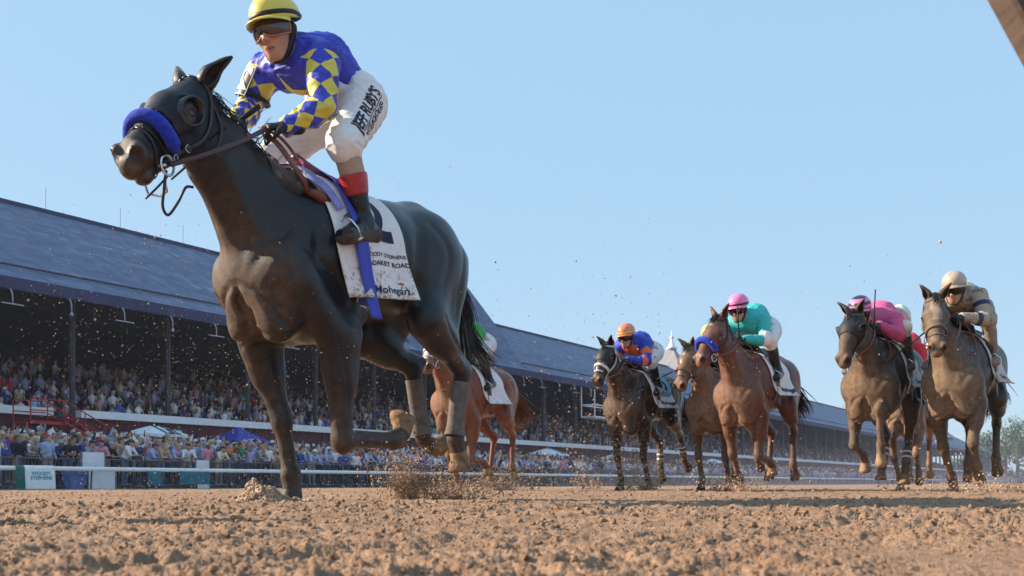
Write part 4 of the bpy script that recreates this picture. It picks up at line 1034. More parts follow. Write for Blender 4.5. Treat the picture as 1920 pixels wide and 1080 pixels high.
def hoof_mesh(P, T, side, r=.045):
    """truncated slanted cone from the coronet P to the toe side T, ground face flat"""
    P = A3(*P); T = A3(*T); d = unit(T-P); L = np.linalg.norm(T-P)
    f = unit(np.cross(A3(0,1,0), d)); f = f if f[0] > 0 or abs(d[2]) < .3 else -f
    y = np.cross(d, f); V = []; F = []; n = 16
    for (q, rr, sh) in ((-.02, .036, 0), (.0, r*.95, 0), (.03, r, .0), (L*.6, r*1.18, .012), (L, r*1.34, .022), (L, r*1.15, .022), (L-.012, r*.95, .022)):
        for k in range(n):
            a = 2*PI*k/n; c, s_ = math.cos(a), math.sin(a)
            ex = 1.12 if c > 0 else (.80 + (.08 if abs(s_) > .3 else -.1))
            V.append(P + d*q + f*(c*rr*ex+sh) + y*(s_*rr*.95))
    for i in range(6):
        for k in range(n): F.append([i*n+k, i*n+(k+1)%n, (i+1)*n+(k+1)%n, (i+1)*n+k])
    F.append([6*n+k for k in range(n)])
    return V, F
def ear_mesh(hp, s, lean, k, spread=.055, L=.17, h0=-.012):
    """hollow leaf-shaped ear; lean = (along head, up, out) direction of the tip"""
    base = hp(h0, -.028, s*spread); O0 = hp(0,0,0)
    d = unit(hp(*lean)-O0); fwd = unit(hp(1,0,s*.35)-O0); side = unit(np.cross(d, fwd)); fwd = np.cross(side, d)
    V = []; F = []; R = 9; n = 10
    for i in range(R):
        t = i/(R-1); w = (.030+.014*math.sin(PI*min(1, t*1.7)))*(1-t**2.2)**.75*k+.001; op = .55*math.sin(PI*min(1, t*1.05+.05)) if t > .12 else .1
        c = base + d*(t*L*k) + fwd*(.02*k*t*t) + side*(-s*.012*math.sin(PI*t)*k)
        for j in range(n):
            a = -PI+2*PI*(j/(n-1))
            a2 = a*(1-op*.35)
            x = math.sin(a2)*w; y = -math.cos(a2)*w*.75
            V.append(c + side*x + fwd*(y if True else 0)*1.0)
    for i in range(R-1):
        for j in range(n-1): F.append([i*n+j, i*n+j+1, (i+1)*n+j+1, (i+1)*n+j])
    return V, F
def coat(name, base, dust, amt=.5, legdark=None, chest=.4, rough=.42, blazec=(.50,.44,.40), mzl=.7):
    """short glossy hair; dust and mud lie where the kicked-up dirt lands (front, legs, belly) in patches"""
    t = NT(name); c = t.coord('Object')
    geo = t.n('SeparateXYZ'); t.set(geo.inputs[0], c)
    x, y, z = geo.outputs
    hm_ = t.n('Mapping'); t.t.links.new(c, hm_.inputs[0]); hm_.inputs['Scale'].default_value = (60, 60, 16); hair_ = t.noise(hm_.outputs[0], 6.0, 5, .75, .6)
    f1 = t.noise(c, 3.2, 6, .62, .4); f2 = t.noise(c, 22, 5, .6); f3 = t.noise(c, 120, 3, .6)
    basec = t.ramp(f1, [(.3, tuple(v*.75 for v in base)), (.7, tuple(v*1.3 for v in base))])
    if legdark:
        m = t.mr(t.math('ADD', z, t.math('MULTIPLY', f1, .25)), .55, .85)
        basec = t.mix(m, legdark, basec)
    # dirt mask: it is flung at whatever faces forward, and at the lower legs
    nx = t.n('SeparateXYZ'); t.set(nx.inputs[0], t.coord('Normal')); nf = t.mr(nx.outputs[0], -.25, .75)
    fr = t.mr(x, -.10, .40); leg = t.mr(z, .78, .30); low = t.mr(z, 1.45, .85)
    mk = t.math('MULTIPLY', t.math('MULTIPLY', nf, fr), t.math('MULTIPLY_ADD', low, .55, .25+chest*.35))
    mk = t.math('MAXIMUM', mk, t.math('MULTIPLY', leg, t.math('MULTIPLY_ADD', nf, .35, .40)))
    nz = t.math('ADD', t.math('MULTIPLY', f1, .9), t.math('MULTIPLY', f2, .8))
    mk = t.math('MULTIPLY', mk, t.math('MULTIPLY_ADD', nz, 1.35, -.30+(amt-.5)*1.2))
    mk = t.mr(mk, .10, .80)
    speck = t.mr(t.noise(c, 75, 2, .5), .645-.05*amt, .72)
    speck = t.math('MULTIPLY', speck, t.math('MULTIPLY', t.mr(x, -.5, .45, .05, .7), .75))
    mk = t.math('MINIMUM', t.math('MAXIMUM', mk, speck), .94)
    basec = t.mix(t.mr(hair_, .35, .7, .0, .35), basec, tuple(v*2.2+.004 for v in base))
    dc = t.ramp(f2, [(.3, tuple(v*.7 for v in dust)), (.7, tuple(v*1.2 for v in dust))])
    col = t.mix(mk, basec, dc)
    mz = t.math('MULTIPLY', t.mr(t.attr('mz'), .42, .60), t.mr(t.math('ADD', t.math('MULTIPLY', f2, .6), t.math('MULTIPLY', f1, .5)), .40, .66)); col = t.mix(t.math('MULTIPLY', mz, mzl), col, tuple(min(1, v*1.1) for v in dust))
    col = t.mix(t.math('MULTIPLY', t.attr('blaze'), .85), col, blazec); col = t.mix(t.attr('nost'), col, (.035,.016,.014))
    r = t.mr(mk, 0, 1, rough, .85)
    hs = t.n('Mapping'); t.t.links.new(c, hs.inputs[0]); hs.inputs['Scale'].default_value = (60, 60, 14)
    hair = t.noise(hs.outputs[0], 7.0, 5, .75, .6)
    vein = t.noise(c, 9, 4, .5, 1.2)
    t.bump(t.math('ADD', t.math('MULTIPLY', hair, .40), t.math('ADD', t.math('MULTIPLY', vein, .5), t.math('MULTIPLY', t.math('MULTIPLY', f3, mk), .5))), .60, .012)
    return t.out(col, r, .28, Sheen_Weight=.02, Sheen_Roughness=.4, Coat_Weight=t.mr(mk, 0, .6, .38, .0), Coat_Roughness=.24)
def hair_strands(mb, roots, tips, droop, n, r0, jit, seed, seg=7, flat=1.0):
    """tapered strands between a root curve and a tip curve"""
    R = random.Random(seed)
    A = catmull(roots, 60); B = catmull(tips, 60); Dp = catmull(droop, 60)
    for _ in range(n):
        q = R.random(); i = min(59, int(q*60)); g = lambda s: A3(R.gauss(0, s), R.gauss(0, s), R.gauss(0, s))
        a = A[i]+g(jit*.18); b = B[i]+g(jit*1.4); m = Dp[i]+g(jit*.8)
        pts = catmull([a, a*.45+m*.55+g(jit*.3), m*.4+b*.6+g(jit*.6), b], seg)
        rr = r0*R.uniform(.6, 1.3)
        mb.tube(pts, [rr*(1-.9*(k/(seg-1))**1.5) for k in range(seg)], 4, cap=False, flat=flat)
def shell(V, Q, mask, off, no=None):
    """the masked faces lifted off the surface with a rim: a fitted cover"""
    fm = mask[Q].all(1); q = Q[fm]; used = np.unique(q); mp = -np.ones(len(V), int); mp[used] = np.arange(len(used))
    if no is None: no = vnormals(V, Q)
    A = V[used]+no[used]*off; B = V[used]+no[used]*.001
    q2 = mp[q]; nA = len(used)
    e = np.concatenate([q2[:, [0,1]], q2[:, [1,2]], q2[:, [2,3]], q2[:, [3,0]]]); key = np.sort(e, 1); _, inv, cnt = np.unique(key, axis=0, return_inverse=True, return_counts=True)
    be = e[cnt[inv.ravel()] == 1]
    rim = np.stack([be[:, 1], be[:, 0], be[:, 0]+nA, be[:, 1]+nA], 1)
    return np.vstack([A, B]), np.vstack([q2, rim]), used
def vnormals(V, Q):
    n = np.cross(V[Q[:, 2]]-V[Q[:, 0]], V[Q[:, 3]]-V[Q[:, 1]]); o = np.zeros_like(V)
    for k in range(4): np.add.at(o, Q[:, k], n)
    return o/np.maximum(np.linalg.norm(o, axis=1), 1e-12)[:, None]
class Cloth:
    """a cloth laid over the horse's back: rings across the body that follow it to its widest point and then hang"""
    def __init__(s, bvh, x0, x1, zbot, nx=28, na=22, lift=.012, axis_z=1.22, flare=.05, seed=1, lean=(0, 0), nh=16, wave=.012):
        R = np.random.RandomState(seed); s.G = []
        for i in range(nx):
            u = i/(nx-1); xt = x0[0]+(x1[0]-x0[0])*u; xb = x0[1]+(x1[1]-x0[1])*u; zb = zbot[0]+(zbot[1]-zbot[0])*u
            row = {}
            for sd in (1, -1):
                pts = []; ymax = 0
                for j in range(na):
                    ph = math.radians(90-98*j/(na-1)); v = j/(na-1)
                    x = xt+(xb-xt)*min(1, v*.62)
                    d = Vector((0, math.cos(ph)*sd, math.sin(ph))); o = Vector((x, 0, axis_z))+d*1.2
                    hit = bvh.ray_cast(o, -d)
                    p = np.array(hit[0])+np.array(d)*lift if hit[0] is not None else pts[-1]
                    if j and abs(p[1]) < ymax: break
                    ymax = abs(p[1]); pts.append(p)
                p = pts[-1]; zz = p[2]; xx = p[0]; yy = p[1]
                for j in range(1, nh+1):
                    v = j/nh; z = zz+(zb-zz)*v; w = wave*math.sin(u*17+seed+v*2)*v
                    pts.append(A3(xx+(xb-xx)*v+lean[0]*v, yy+sd*(flare*v*v+w), z))
                row[sd] = catmull(pts, na+nh)
            s.G.append(np.vstack([row[1][::-1], row[-1][1:]]))
        s.G = np.array(s.G); s.na = na+nh
        for _ in range(6):
            g = s.G; h = g.copy(); h[1:-1, 1:-1] = (g[1:-1, 1:-1]*2+g[2:, 1:-1]+g[:-2, 1:-1]+g[1:-1, 2:]+g[1:-1, :-2])/6
            if len(g) > 2: s.G = h
    def mesh(s, thick=.004):
        nx, m, _ = s.G.shape; V = s.G.reshape(-1, 3)
        q = np.array([[i*m+j, i*m+j+1, (i+1)*m+j+1, (i+1)*m+j] for i in range(nx-1) for j in range(m-1)])
        no = vnormals(V, q)
        if (no[:, 2][s.na-1::m]).mean() < 0: q = q[:, ::-1]; no = -no
        n = len(V); s.no = no.reshape(nx, m, 3)
        b = [j for j in range(m-1)]; rim = []
        for j in range(m-1): rim += [[j, j+1, j+1+n, j+n], [(nx-1)*m+j+1, (nx-1)*m+j, (nx-1)*m+j+n, (nx-1)*m+j+1+n]]
        for i in range(nx-1): rim += [[(i+1)*m, i*m, i*m+n, (i+1)*m+n], [i*m+m-1, (i+1)*m+m-1, (i+1)*m+m-1+n, i*m+m-1+n]]
        s.uv = np.array([[i/(nx-1), j/(m-1)] for i in range(nx) for j in range(m)])
        return np.vstack([V, V-no*thick]), np.vstack([q, q[:, ::-1]+n, np.array(rim)])
    def at(s, u, v, off=.002, side=1):
        """u along the horse 0..1, v from the spine 0 to the hem 1"""
        nx, m, _ = s.G.shape; fi = min(max(u, 0), .9999)*(nx-1); fj = (s.na-1)*(1-min(max(v, 0), .9999)) if side > 0 else (s.na-1)*(1+min(max(v, 0), .9999))
        i, j = int(fi), min(int(fj), m-2); a, b = fi-i, fj-j
        L = lambda X: (X[i, j]*(1-a)*(1-b)+X[i+1, j]*a*(1-b)+X[i, j+1]*(1-a)*b+X[i+1, j+1]*a*b)
        return L(s.G)+unit(L(s.no))*off
def text_mesh(txt, size=1.0, bold=0.0, sub=.12, shear=0.0, spacing=1.0):
    """flat lettering as triangles, finely cut so it can follow a curved surface"""
    cu = bpy.data.curves.new('lettering', 'FONT'); cu.body = txt; cu.size = size; cu.offset = bold; cu.shear = shear; cu.space_character = spacing; cu.align_x = 'CENTER'; cu.align_y = 'CENTER'; cu.resolution_u = 3
    o = bpy.data.objects.new('lettering', cu); COL.objects.link(o); bpy.context.view_layer.update()
    me = bpy.data.meshes.new_from_object(o.evaluated_get(bpy.context.evaluated_depsgraph_get()))
    bpy.data.objects.remove(o); bpy.data.curves.remove(cu)
    bm = bmesh.new(); bm.from_mesh(me); bpy.data.meshes.remove(me); bmesh.ops.triangulate(bm, faces=bm.faces[:])
    for _ in range(4):
        es = [e for e in bm.edges if e.calc_length() > sub*size]
        if not es: break
        bmesh.ops.subdivide_edges(bm, edges=es, cuts=1); bmesh.ops.triangulate(bm, faces=bm.faces[:])
    V = np.array([v.co[:] for v in bm.verts]); F = [[v.index for v in f.verts] for f in bm.faces]; bm.free()
    return V, F
def text_on(mb, txt, size, fn, **kw):
    """fn maps flat lettering (x, y) to a point in space"""
    V, F = text_mesh(txt, size, **kw)
    mb.add([fn(v[0], v[1]) for v in V], F); return V
NAVY = plain('navy_print', (.010,.012,.045), .7, .15, 30)
# ---------------------------------------------------------------- the outer rail and what stands along it
RAILZ = .66
rail = empty('track_rail', trk(20, 32)); tag(rail, 'long white rail along the outer edge of the dirt track', 'rail'); o0 = A3(*trk(20, 32))
mb = MB(); n_ = 10; prof = [(.055*math.cos(a), .080*math.sin(a)) for a in np.linspace(0, 2*PI, n_, endpoint=False)]
V = []; F = []
for i, s_ in enumerate((-10, 60, 140, 380)):
    for (a, b) in prof: V.append(A3(*trk(s_, 32+a, RAILZ-.08+b))-o0)
    if i:
        for k in range(n_): F.append([(i-1)*n_+k, (i-1)*n_+(k+1)%n_, i*n_+(k+1)%n_, i*n_+k])
mb.add(V, F); mb.build('top_rail', WHITEP, rail, True)
for i in range(70):
    s_ = 18.1+2.4*i; mb = MB(); P = lambda t_, z: A3(*trk(s_, t_, z))-o0
    mb.tube([P(31.97, RAILZ-.01), P(32.10, RAILZ-.02), P(32.20, RAILZ-.16), P(32.24, .10), P(32.26, -.25)], [.022,.026,.028,.028,.028], 6); mb.build('post', RUBBER, rail, True)
# steel crowd fence: panels set end to end
GALV = plain('galvanised_steel', (.16,.17,.20), .5, .15, 6, Metallic=.4)
proto = None
for i in range(44):
    s_ = 17.2+2.42*i
    if proto is None:
        fp = empty('crowd_barrier', (0,0,0)); mb = MB()
        for (a, b) in (((-1.18,0,.12),(-1.18,0,1.10)),((1.18,0,.12),(1.18,0,1.10)),((-1.18,0,1.10),(1.18,0,1.10)),((-1.18,0,.12),(1.18,0,.12))): mb.tube([a, b], .021, 6)
        mb.build('frame', GALV, fp, True); mb = MB()
        for k in range(17): mb.tube([(-1.18+2.36*(k+1)/18, 0, .12), (-1.18+2.36*(k+1)/18, 0, 1.10)], .007, 4, cap=False)
        mb.build('bars', GALV, fp, True)
        for x in (-.9, .9):
            mb = MB(); mb.tube([(x,-.28,.0), (x,0,.12), (x,.28,.0)], .016, 5); mb.build('foot', GALV, fp, True)
        proto = fp; o = fp
    else:
        o = proto.copy(); COL.objects.link(o)
        for ch in list(proto.children): c = ch.copy(); COL.objects.link(c); c.parent = o
    o.location = trk(s_, 33.45, apron_z(33.45)); o.rotation_euler = (0, 0, math.atan2(D[1], D[0]))
    near_ = min(front_row, key=lambda p: abs(p[0]-s_)); lab_ = f'grey steel crowd barrier in front of the spectator in {near_[1]} with {near_[2]}' if abs(near_[0]-s_) < 1.2 else 'grey steel crowd barrier far along the white rail'
    tag(o, lab_, 'barrier', 'crowd barriers along the rail')
def board(name, s0, s1, t_, z0, z1, mat, label, cat, th=.05, lean=0):
    o = empty(name, trk((s0+s1)/2, t_, z0)); tag(o, label, cat); b = A3(*trk((s0+s1)/2, t_, z0)); mb = MB(); obox(mb, s0, s1, t_, t_+th, z0, z1); mb.v = [tuple(A3(*p)-b) for p in mb.v]; mb.build('panel', mat, o)
    for (a, c_) in ((s0, s0+.05), (s1-.05, s1)):
        mb = MB(); obox(mb, a, c_, t_-.02, t_+th+.02, z0, z1+.02); mb.v = [tuple(A3(*p)-b) for p in mb.v]; mb.build('edge', GALV, o)
    return o
def s_at(px, t_): r = (px-960)/1900.0; return t_*(math.cos(AL)+r*math.sin(AL))/(math.sin(AL)-r*math.cos(AL))
PALE = plain('pale_board', (.70,.72,.78), .6, .08, 2)
board('barrier_board', s_at(152, 33.1), s_at(198, 33.1), 33.1, .0, 1.22, PALE, 'tall white board between the blue bin and the spectators', 'board')
board('barrier_board', s_at(164, 32.6), s_at(218, 32.6), 32.6, -.15, .62, PALE, 'low white board standing just behind the rail next to the blue bin', 'board')
board('barrier_board', s_at(366, 32.9), s_at(394, 32.9), 32.9, -.15, 1.02, PALE, 'narrow white board right of the teal tarpaulin', 'board')
# blue bin
bx = s_at(140, 32.7); bo = empty('bin', trk(bx, 32.7, -.2)); tag(bo, 'pale blue plastic bin standing behind the rail', 'bin'); mb = MB()
V = []; F = []
for i, (w, z) in enumerate(((.24,0),(.33,.55),(.37,.58),(.37,.66),(.31,.66),(.30,.60))):
    for (a, b) in ((-1,-1),(1,-1),(1,1),(-1,1)): V.append(A3(*trk(bx+a*w, 32.7+b*w*.7, z-.2))-A3(*trk(bx, 32.7, -.2)))
    if i:
        for k in range(4): F.append([(i-1)*4+k, (i-1)*4+(k+1)%4, i*4+(k+1)%4, i*4+k])
F.append([20,21,22,23]); mb.add(V, F); mb.build('body', plain('blue_plastic', (.10,.17,.42), .5, .1, 3), bo)
mb = MB(); obox(mb, bx-.38, bx+.38, 32.42, 32.98, .45, .50); mb.v = [tuple(A3(*p)-A3(*trk(bx, 32.7, -.2))) for p in mb.v]; mb.build('lid', plain('blue_plastic', (.10,.17,.42), .5, .1, 3), bo)
# lettered towel over the rail
def draped(name, s0, s1, mat, label, cat, drop=.78, seed=1, text=None):
    o = empty(name, trk((s0+s1)/2, 32, RAILZ)); b = A3(*trk((s0+s1)/2, 32, RAILZ)); tag(o, label, cat); n, m = 22, 26; V = []; F = []
    R = random.Random(seed)
    def pt(u, v, off=0.0):
        s_ = s0+(s1-s0)*u*(1+.04*v)-(s1-s0)*.02*v; w = .022*math.sin(u*21+seed)*v+.014*math.sin(u*43+2*seed)*v
        if v < .14: a = PI*(1-v/.14)*.9; return A3(*trk(s_, 32+.075*math.cos(a)*-1*-1*(-1), RAILZ-.08+.105*math.sin(a)+.01))-b if False else A3(*trk(s_, 32+.085*math.cos(PI*v/.14)-off*.3, RAILZ-.075+.095*math.sin(PI*v/.14)))-b
        return A3(*trk(s_, 32-.085-.02*v+w-off, RAILZ-.075-(v-.14)/.86*drop))-b
    for i in range(n):
        for j in range(m): V.append(pt(i/(n-1), j/(m-1)))
    for i in range(n-1):
        for j in range(m-1): F.append([i*m+j, i*m+j+1, (i+1)*m+j+1, (i+1)*m+j])
    c = npmesh('cloth', V, F, mat, o, True); sm = c.modifiers.new('thick', 'SOLIDIFY'); sm.thickness = .008
    if text:
        mb = MB(); L = s1-s0
        for (tx, sz, v0) in text: text_on(mb, tx, sz, lambda x, y: pt(.54+x/L, v0-y/drop*.86, .012), bold=.004)
        mb.build('lettering', plain('teal_print', (.02,.30,.36), .7), c)
    return o
a_, b_ = s_at(47, 31.9), s_at(103, 31.9)
draped('towel', a_, b_, plain('white_towel', (.84,.85,.88), .9, .05, 6, .3), 'white lettered towel hanging over the rail', 'towel', .72, 2, [('WOODY', .17, .36), ('STEPHENS', .17, .54)])
draped('towel', s_at(31, 31.9), s_at(46.5, 31.9), plain('dark_green_towel', (.02,.16,.13), .9, .2, 6, .3), 'dark green cloth hanging beside the white lettered towel', 'towel', .74, 3)
t1 = draped('tarpaulin', s_at(318, 32.5), s_at(374, 32.5), plain('teal_tarpaulin', (.02,.15,.20), .7, .25, 3, .2), 'teal tarpaulin bundled along the rail', 'tarpaulin', .45, 5)
t1.location.z -= .12
t2 = draped('tarpaulin', s_at(258, 32.5), s_at(283, 32.5), plain('teal_tarpaulin', (.02,.15,.20), .7, .25, 3, .2), 'short teal tarpaulin hanging left of the long one', 'tarpaulin', .5, 8)
t2.location.z -= .12
# umbrellas and tent among the crowd
def umbrella(s_, t_, zt, r, label, text=None):
    z0 = apron_z(t_); o = empty('umbrella', trk(s_, t_, z0)); tag(o, label, 'umbrella', None); b = A3(0,0,z0)
    mb = MB(); mb.tube([(0,0,0), (0,0,zt-z0-.05)], .03, 8); mb.build('pole', WHITEP, o, True)
    V = [(0,0,zt-z0)]; F = []; n = 8; q = math.atan2(D[1], D[0])
    R_ = [(.16,-.035),(.45,-.18),(.75,-.36),(1.0,-.50),(1.0,-.66)]
    for (k, dz) in R_:
        for i in range(n*2):
            a = q+PI*i/n; e = 1.0 if i % 2 == 0 else (.955 if k > .3 else 1); V.append((r*k*e*math.cos(a), r*k*e*math.sin(a), zt-z0+dz*r*.55-(0 if i % 2 == 0 else .03*k)-(.05 if (k == 1.0 and dz < -.6 and i % 2) else 0)))
    m = n*2; F += [[0, 1+i, 1+(i+1)%m] for i in range(m)]
    for j in range(len(R_)-1): F += [[1+j*m+i, 1+j*m+(i+1)%m, 1+(j+1)*m+(i+1)%m, 1+(j+1)*m+i][::-1] for i in range(m)]
    c = npmesh('canopy', V, F, plain('umbrella_canvas', (.84,.85,.88), .7, .05, 3), o); s2 = c.modifiers.new('thick', 'SOLIDIFY'); s2.thickness = .012
    mb = MB(); mb.tube([(0,0,zt-z0-.01), (0,0,zt-z0+.08)], [.05,.03], 8); mb.build('cap', WHITEP, o, True)
    if text:
        bv = bvh_of(np.array(V), np.array([f if len(f) == 4 else f+[f[2]] for f in F])) if False else BVHTree.FromPolygons([Vector(v) for v in V], F)
        d = A3(N[0], N[1], 0); fn = projector(bv, (0,0,zt-z0-.23*r*.85-.0), D, (0,0,1), d, .03, 2.0)
        # look for the near side: start well in front
        def f2(x, y):
            p = A3(0,0,zt-z0-.30)+D*x+A3(0,0,1)*y-d*3; h = bv.ray_cast(Vector(p), Vector(d)); return np.array(h[0])-d*.03+A3(0,0,.02) if h[0] is not None else p+d*2
        mb = MB(); text_on(mb, text, .62, f2, bold=.016, shear=.25, sub=.1); mb.build('lettering', NAVY, c)
    return o
umbrella(s_at(289, 42.5), 42.5, 2.98, 1.65, 'white umbrella with dark lettering in front of the red stand wall', 'Lite')
umbrella(s_at(1027, 43), 43, 3.0, 1.9, 'white umbrella beyond the chestnut horse', 'Lite')
umbrella(s_at(1148, 43), 43, 2.75, 1.9, 'white umbrella beyond the dark bay horse')
umbrella(s_at(1335, 43), 43, 2.85, 1.9, 'white umbrella far along the stand beyond the two bay horses')
board('notice_board', s_at(322, 46.4), s_at(342, 46.4), 46.4, 2.15, 3.05, PALE, 'small white notice board on the red stand wall beside the umbrella', 'notice')
s_ = s_at(447, 41); o = empty('tent', trk(s_, 41, apron_z(41))); tag(o, 'blue peaked canopy tent standing in the crowd', 'tent')
V = []; z0 = apron_z(41); pk = 3.05-z0; hw = 1.9; F = []; n = 6
for (k, z) in ((1.0, pk-1.32), (1.0, pk-1.05), (.72, pk-.83), (.45, pk-.57), (.2, pk-.26), (.02, pk)):
    for (a, b) in ((-1,-1),(1,-1),(1,1),(-1,1)): V.append(D*a*hw*k+N*b*hw*k+A3(0,0,z))
for j in range(5): F += [[j*4+i, j*4+(i+1)%4, (j+1)*4+(i+1)%4, (j+1)*4+i] for i in range(4)]
F.append([20,21,22,23]); c = npmesh('canopy', V, F, plain('blue_canopy', (.035,.040,.30), .6, .12, 2), o); c.modifiers.new('thick', 'SOLIDIFY').thickness = .01
for (a, b) in ((-1,-1),(1,-1),(1,1),(-1,1)):
    mb = MB(); p = D*a*hw*.97+N*b*hw*.97; mb.tube([p, p+A3(0,0,pk-1.1)], .025, 6); mb.build('leg', WHITEP, o, True)
mb = MB(); bv = BVHTree.FromPolygons([Vector(v) for v in V], F)
def tf(x, y):
    p = A3(0,0,pk-.78)+D*x+A3(0,0,1)*y-N*4; h = bv.ray_cast(Vector(p), Vector(N)); return np.array(h[0])-N*.03+A3(0,0,.01) if h[0] is not None else p+N*2
text_on(mb, 'NYRA', .30, tf, bold=.004); mb.build('lettering', WHITE_STRAP if 'WHITE_STRAP' in globals() else PALE, c)
# ---------------------------------------------------------------- trees beyond the end of the stand
LEAF = []
for i, c_ in enumerate(((.035,.075,.022), (.05,.09,.03), (.06,.085,.028))):
    t = NT('foliage_%s' % ('dark','mid','olive')[i]); c = t.coord('Object'); t.out(t.ramp(t.noise(c, .8, 4), [(.3, tuple(v*.65 for v in c_)), (.7, tuple(v*1.4 for v in c_))]), .8, .2); LEAF.append(t.m)
BARK = plain('bark', (.10,.07,.05), .9, .3, 3, .4)
def tree(s_, t_, H, W, mi, label, seed):
    R = np.random.RandomState(seed); o = empty('tree', trk(s_, t_, -.2)); tag(o, label, 'tree', 'trees beyond the end of the grandstand')
    mb = MB(); mb.tube([(0,0,0), (.1,0,H*.25), (0,.2,H*.5), (.2,0,H*.75)], [.035*H,.028*H,.018*H,.006*H], 7)
    for k in range(6):
        a = R.uniform(0, 2*PI); z = H*R.uniform(.28, .6); mb.tube([(0,0,z), (W*.28*math.cos(a), W*.28*math.sin(a), z+H*.12), (W*.45*math.cos(a), W*.45*math.sin(a), z+H*.2)], [.014*H,.009*H,.004*H], 5)
    mb.build('trunk', BARK, o, True)
    cl = [(R.uniform(-.33,.33)*W, R.uniform(-.33,.33)*W, H*R.uniform(.32,.9), W*R.uniform(.14,.27)) for _ in range(20)]
    V = []; F = []
    for (x, y, z, r) in cl:
        r *= 1-.4*max(0, (z/H-.6))
        for _ in range(150):
            d = R.normal(size=3); d /= np.linalg.norm(d); q = A3(x, y, z)+d*r*R.uniform(.55, 1.1)*A3(1,1,.75); s2 = R.uniform(.20, .46); u = R.normal(size=3); u /= np.linalg.norm(u); v = np.cross(u, d); 
            i = len(V); V += [q-u*s2, q+v*s2*.6, q+u*s2, q-v*s2*.6]; F.append([i, i+1, i+2, i+3])
    npmesh('crown', np.array(V), np.array(F), LEAF[mi], o)
for i, (px, t_, H, W, mi, lab) in enumerate(((1838, 62, 13, 13, 1, 'low round tree just past the end of the grandstand'), (1862, 50, 19, 15, 0, 'tall dark tree past the end of the grandstand'), (1885, 45, 24, 18, 1, 'tallest tree beyond the mud caked horse'), (1908, 40, 20, 16, 2, 'olive green tree right of the tallest tree'), (1932, 36, 23, 17, 0, 'dark tree at the right edge of the picture'), (1815, 55, 10, 14, 2, 'small olive tree between the far horses'))):
    r = (px-960)/1900.0; Y_ = 330+15*(i % 3); tree(*(lambda x, y: (x*math.sin(AL)+y*math.cos(AL), -x*math.cos(AL)+y*math.sin(AL)))(r*Y_, Y_), H, W, mi, lab, 30+i)
V = []; F = []; R = np.random.RandomState(3)
for _ in range(2600):
    px = R.uniform(1690, 2100); Y_ = R.uniform(300, 420); x = (px-960)/1900*Y_; q = A3(x, Y_, abs(R.normal())*2.6*(.6+.5*math.sin(px*.05))); s2 = R.uniform(.4, 1.0); u = unit(R.normal(size=3)); v = unit(np.cross(u, R.normal(size=3))); i = len(V); V += [q-u*s2, q+v*s2*.6, q+u*s2, q-v*s2*.6]; F.append([i,i+1,i+2,i+3])
tag(npmesh('undergrowth', np.array(V), np.array(F), LEAF[2]), kind='stuff')
# ---------------------------------------------------------------- inside rail brace close by on the right
BRN = NT('weathered_board'); c = BRN.coord('Object', (6, 6, 60)); f = BRN.noise(BRN.coord('Object'), 30, 4); BRN.bump(f, .3, .01); BRN = BRN.out(BRN.ramp(BRN.noise(c, 1.0, 5, .7), [(.3, (.07,.047,.036)), (.7, (.14,.10,.078))]), .8, .3)
p0, p1 = A3(.932,1.18,-.02), A3(.367,1.18,1.02); d = unit(p1-p0); sd = unit(np.cross(d, A3(0,1,0))); sd = sd if sd[0] > 0 else -sd; up = np.cross(sd, d); br = MB()
c0 = (p0+p1)/2+sd*.05; M3 = Matrix(((sd[0],up[0],d[0]),(sd[1],up[1],d[1]),(sd[2],up[2],d[2]))); bo = empty('rail_brace', tuple(p0)); tag(bo, 'weathered brown wooden brace leaning close to the camera at the top right', 'brace')
br.box(tuple(c0-p0), (.10,.045,float(np.linalg.norm(p1-p0))), M3); o = br.build('board', BRN, bo); bv_ = o.modifiers.new('edge', 'BEVEL'); bv_.width = .004
br = MB()
for q in (.25, .62): e = p0+(p1-p0)*q+sd*.05-up*.024*np.sign((up@A3(0,-1,0)) or 1)*-1-p0; br.tube([e-up*.004, e+up*.004], .007, 8)
br.build('bolt', METAL, bo, True)
# ---------------------------------------------------------------- the winning dark horse
LEAD = dict(
  nbase=(.26,0,1.34), nmid=(.46,0,1.52), poll=(.635,.01,1.785), muzzle=(1.05,.13,1.42), hd=1.20, hw=1.06, hr=1.06, nw=1.12, lg=1.22, lgh=1.2,
  FR=[(.22,-.185,1.02),(.08,-.19,.75),(-.015,-.14,.40),(-.045,-.115,.13),(-.055,-.11,.05),(-.06,-.11,-.05)],
  FL=[(.21,.185,1.02),(-.08,.185,.76),(-.125,.16,.295),(-.50,.14,.30),(-.58,.13,.345),(-.62,.115,.41)],
  HL=[(-.78,.13,1.30),(-.68,.20,.95),(-1.075,.125,.70),(-1.02,.12,.33),(-1.05,.12,.26),(-1.085,.12,.18)],
  HR=[(-.78,-.13,1.30),(-.64,-.19,.88),(-.95,-.125,.73),(-1.03,-.12,.35),(-1.09,-.12,.30),(-1.17,-.12,.275)],
)
LP = (-1.01, 4.81); LTH = math.radians(36)
def place(p0, th): return (p0[0], p0[1], 0), math.atan2(-math.cos(th), -math.sin(th))
_loc, _rz = place(LP, LTH)
lead = empty('racehorse', _loc, _rz)
tag(lead, 'dark brown racehorse with blue shadow roll and black blinker hood, in front of all others', 'horse', 'racehorses galloping along the track')
V, Q, G = horse_mesh(LEAD, .011)
COAT_L = coat('near_black_coat', (.0055,.0055,.0095), (.145,.088,.055), .36, rough=.30)
npmesh('body', V, Q, COAT_L, lead, True, attrs=face_attrs(LEAD, V))
Lb = bvh_of(V, Q); Lno = vnormals(V, Q)
hp, hh, hn, hl, hk = head_frame(LEAD)
HORN = plain('hoof_horn', (.26,.17,.10), .7, .35, 14, .3, .3)
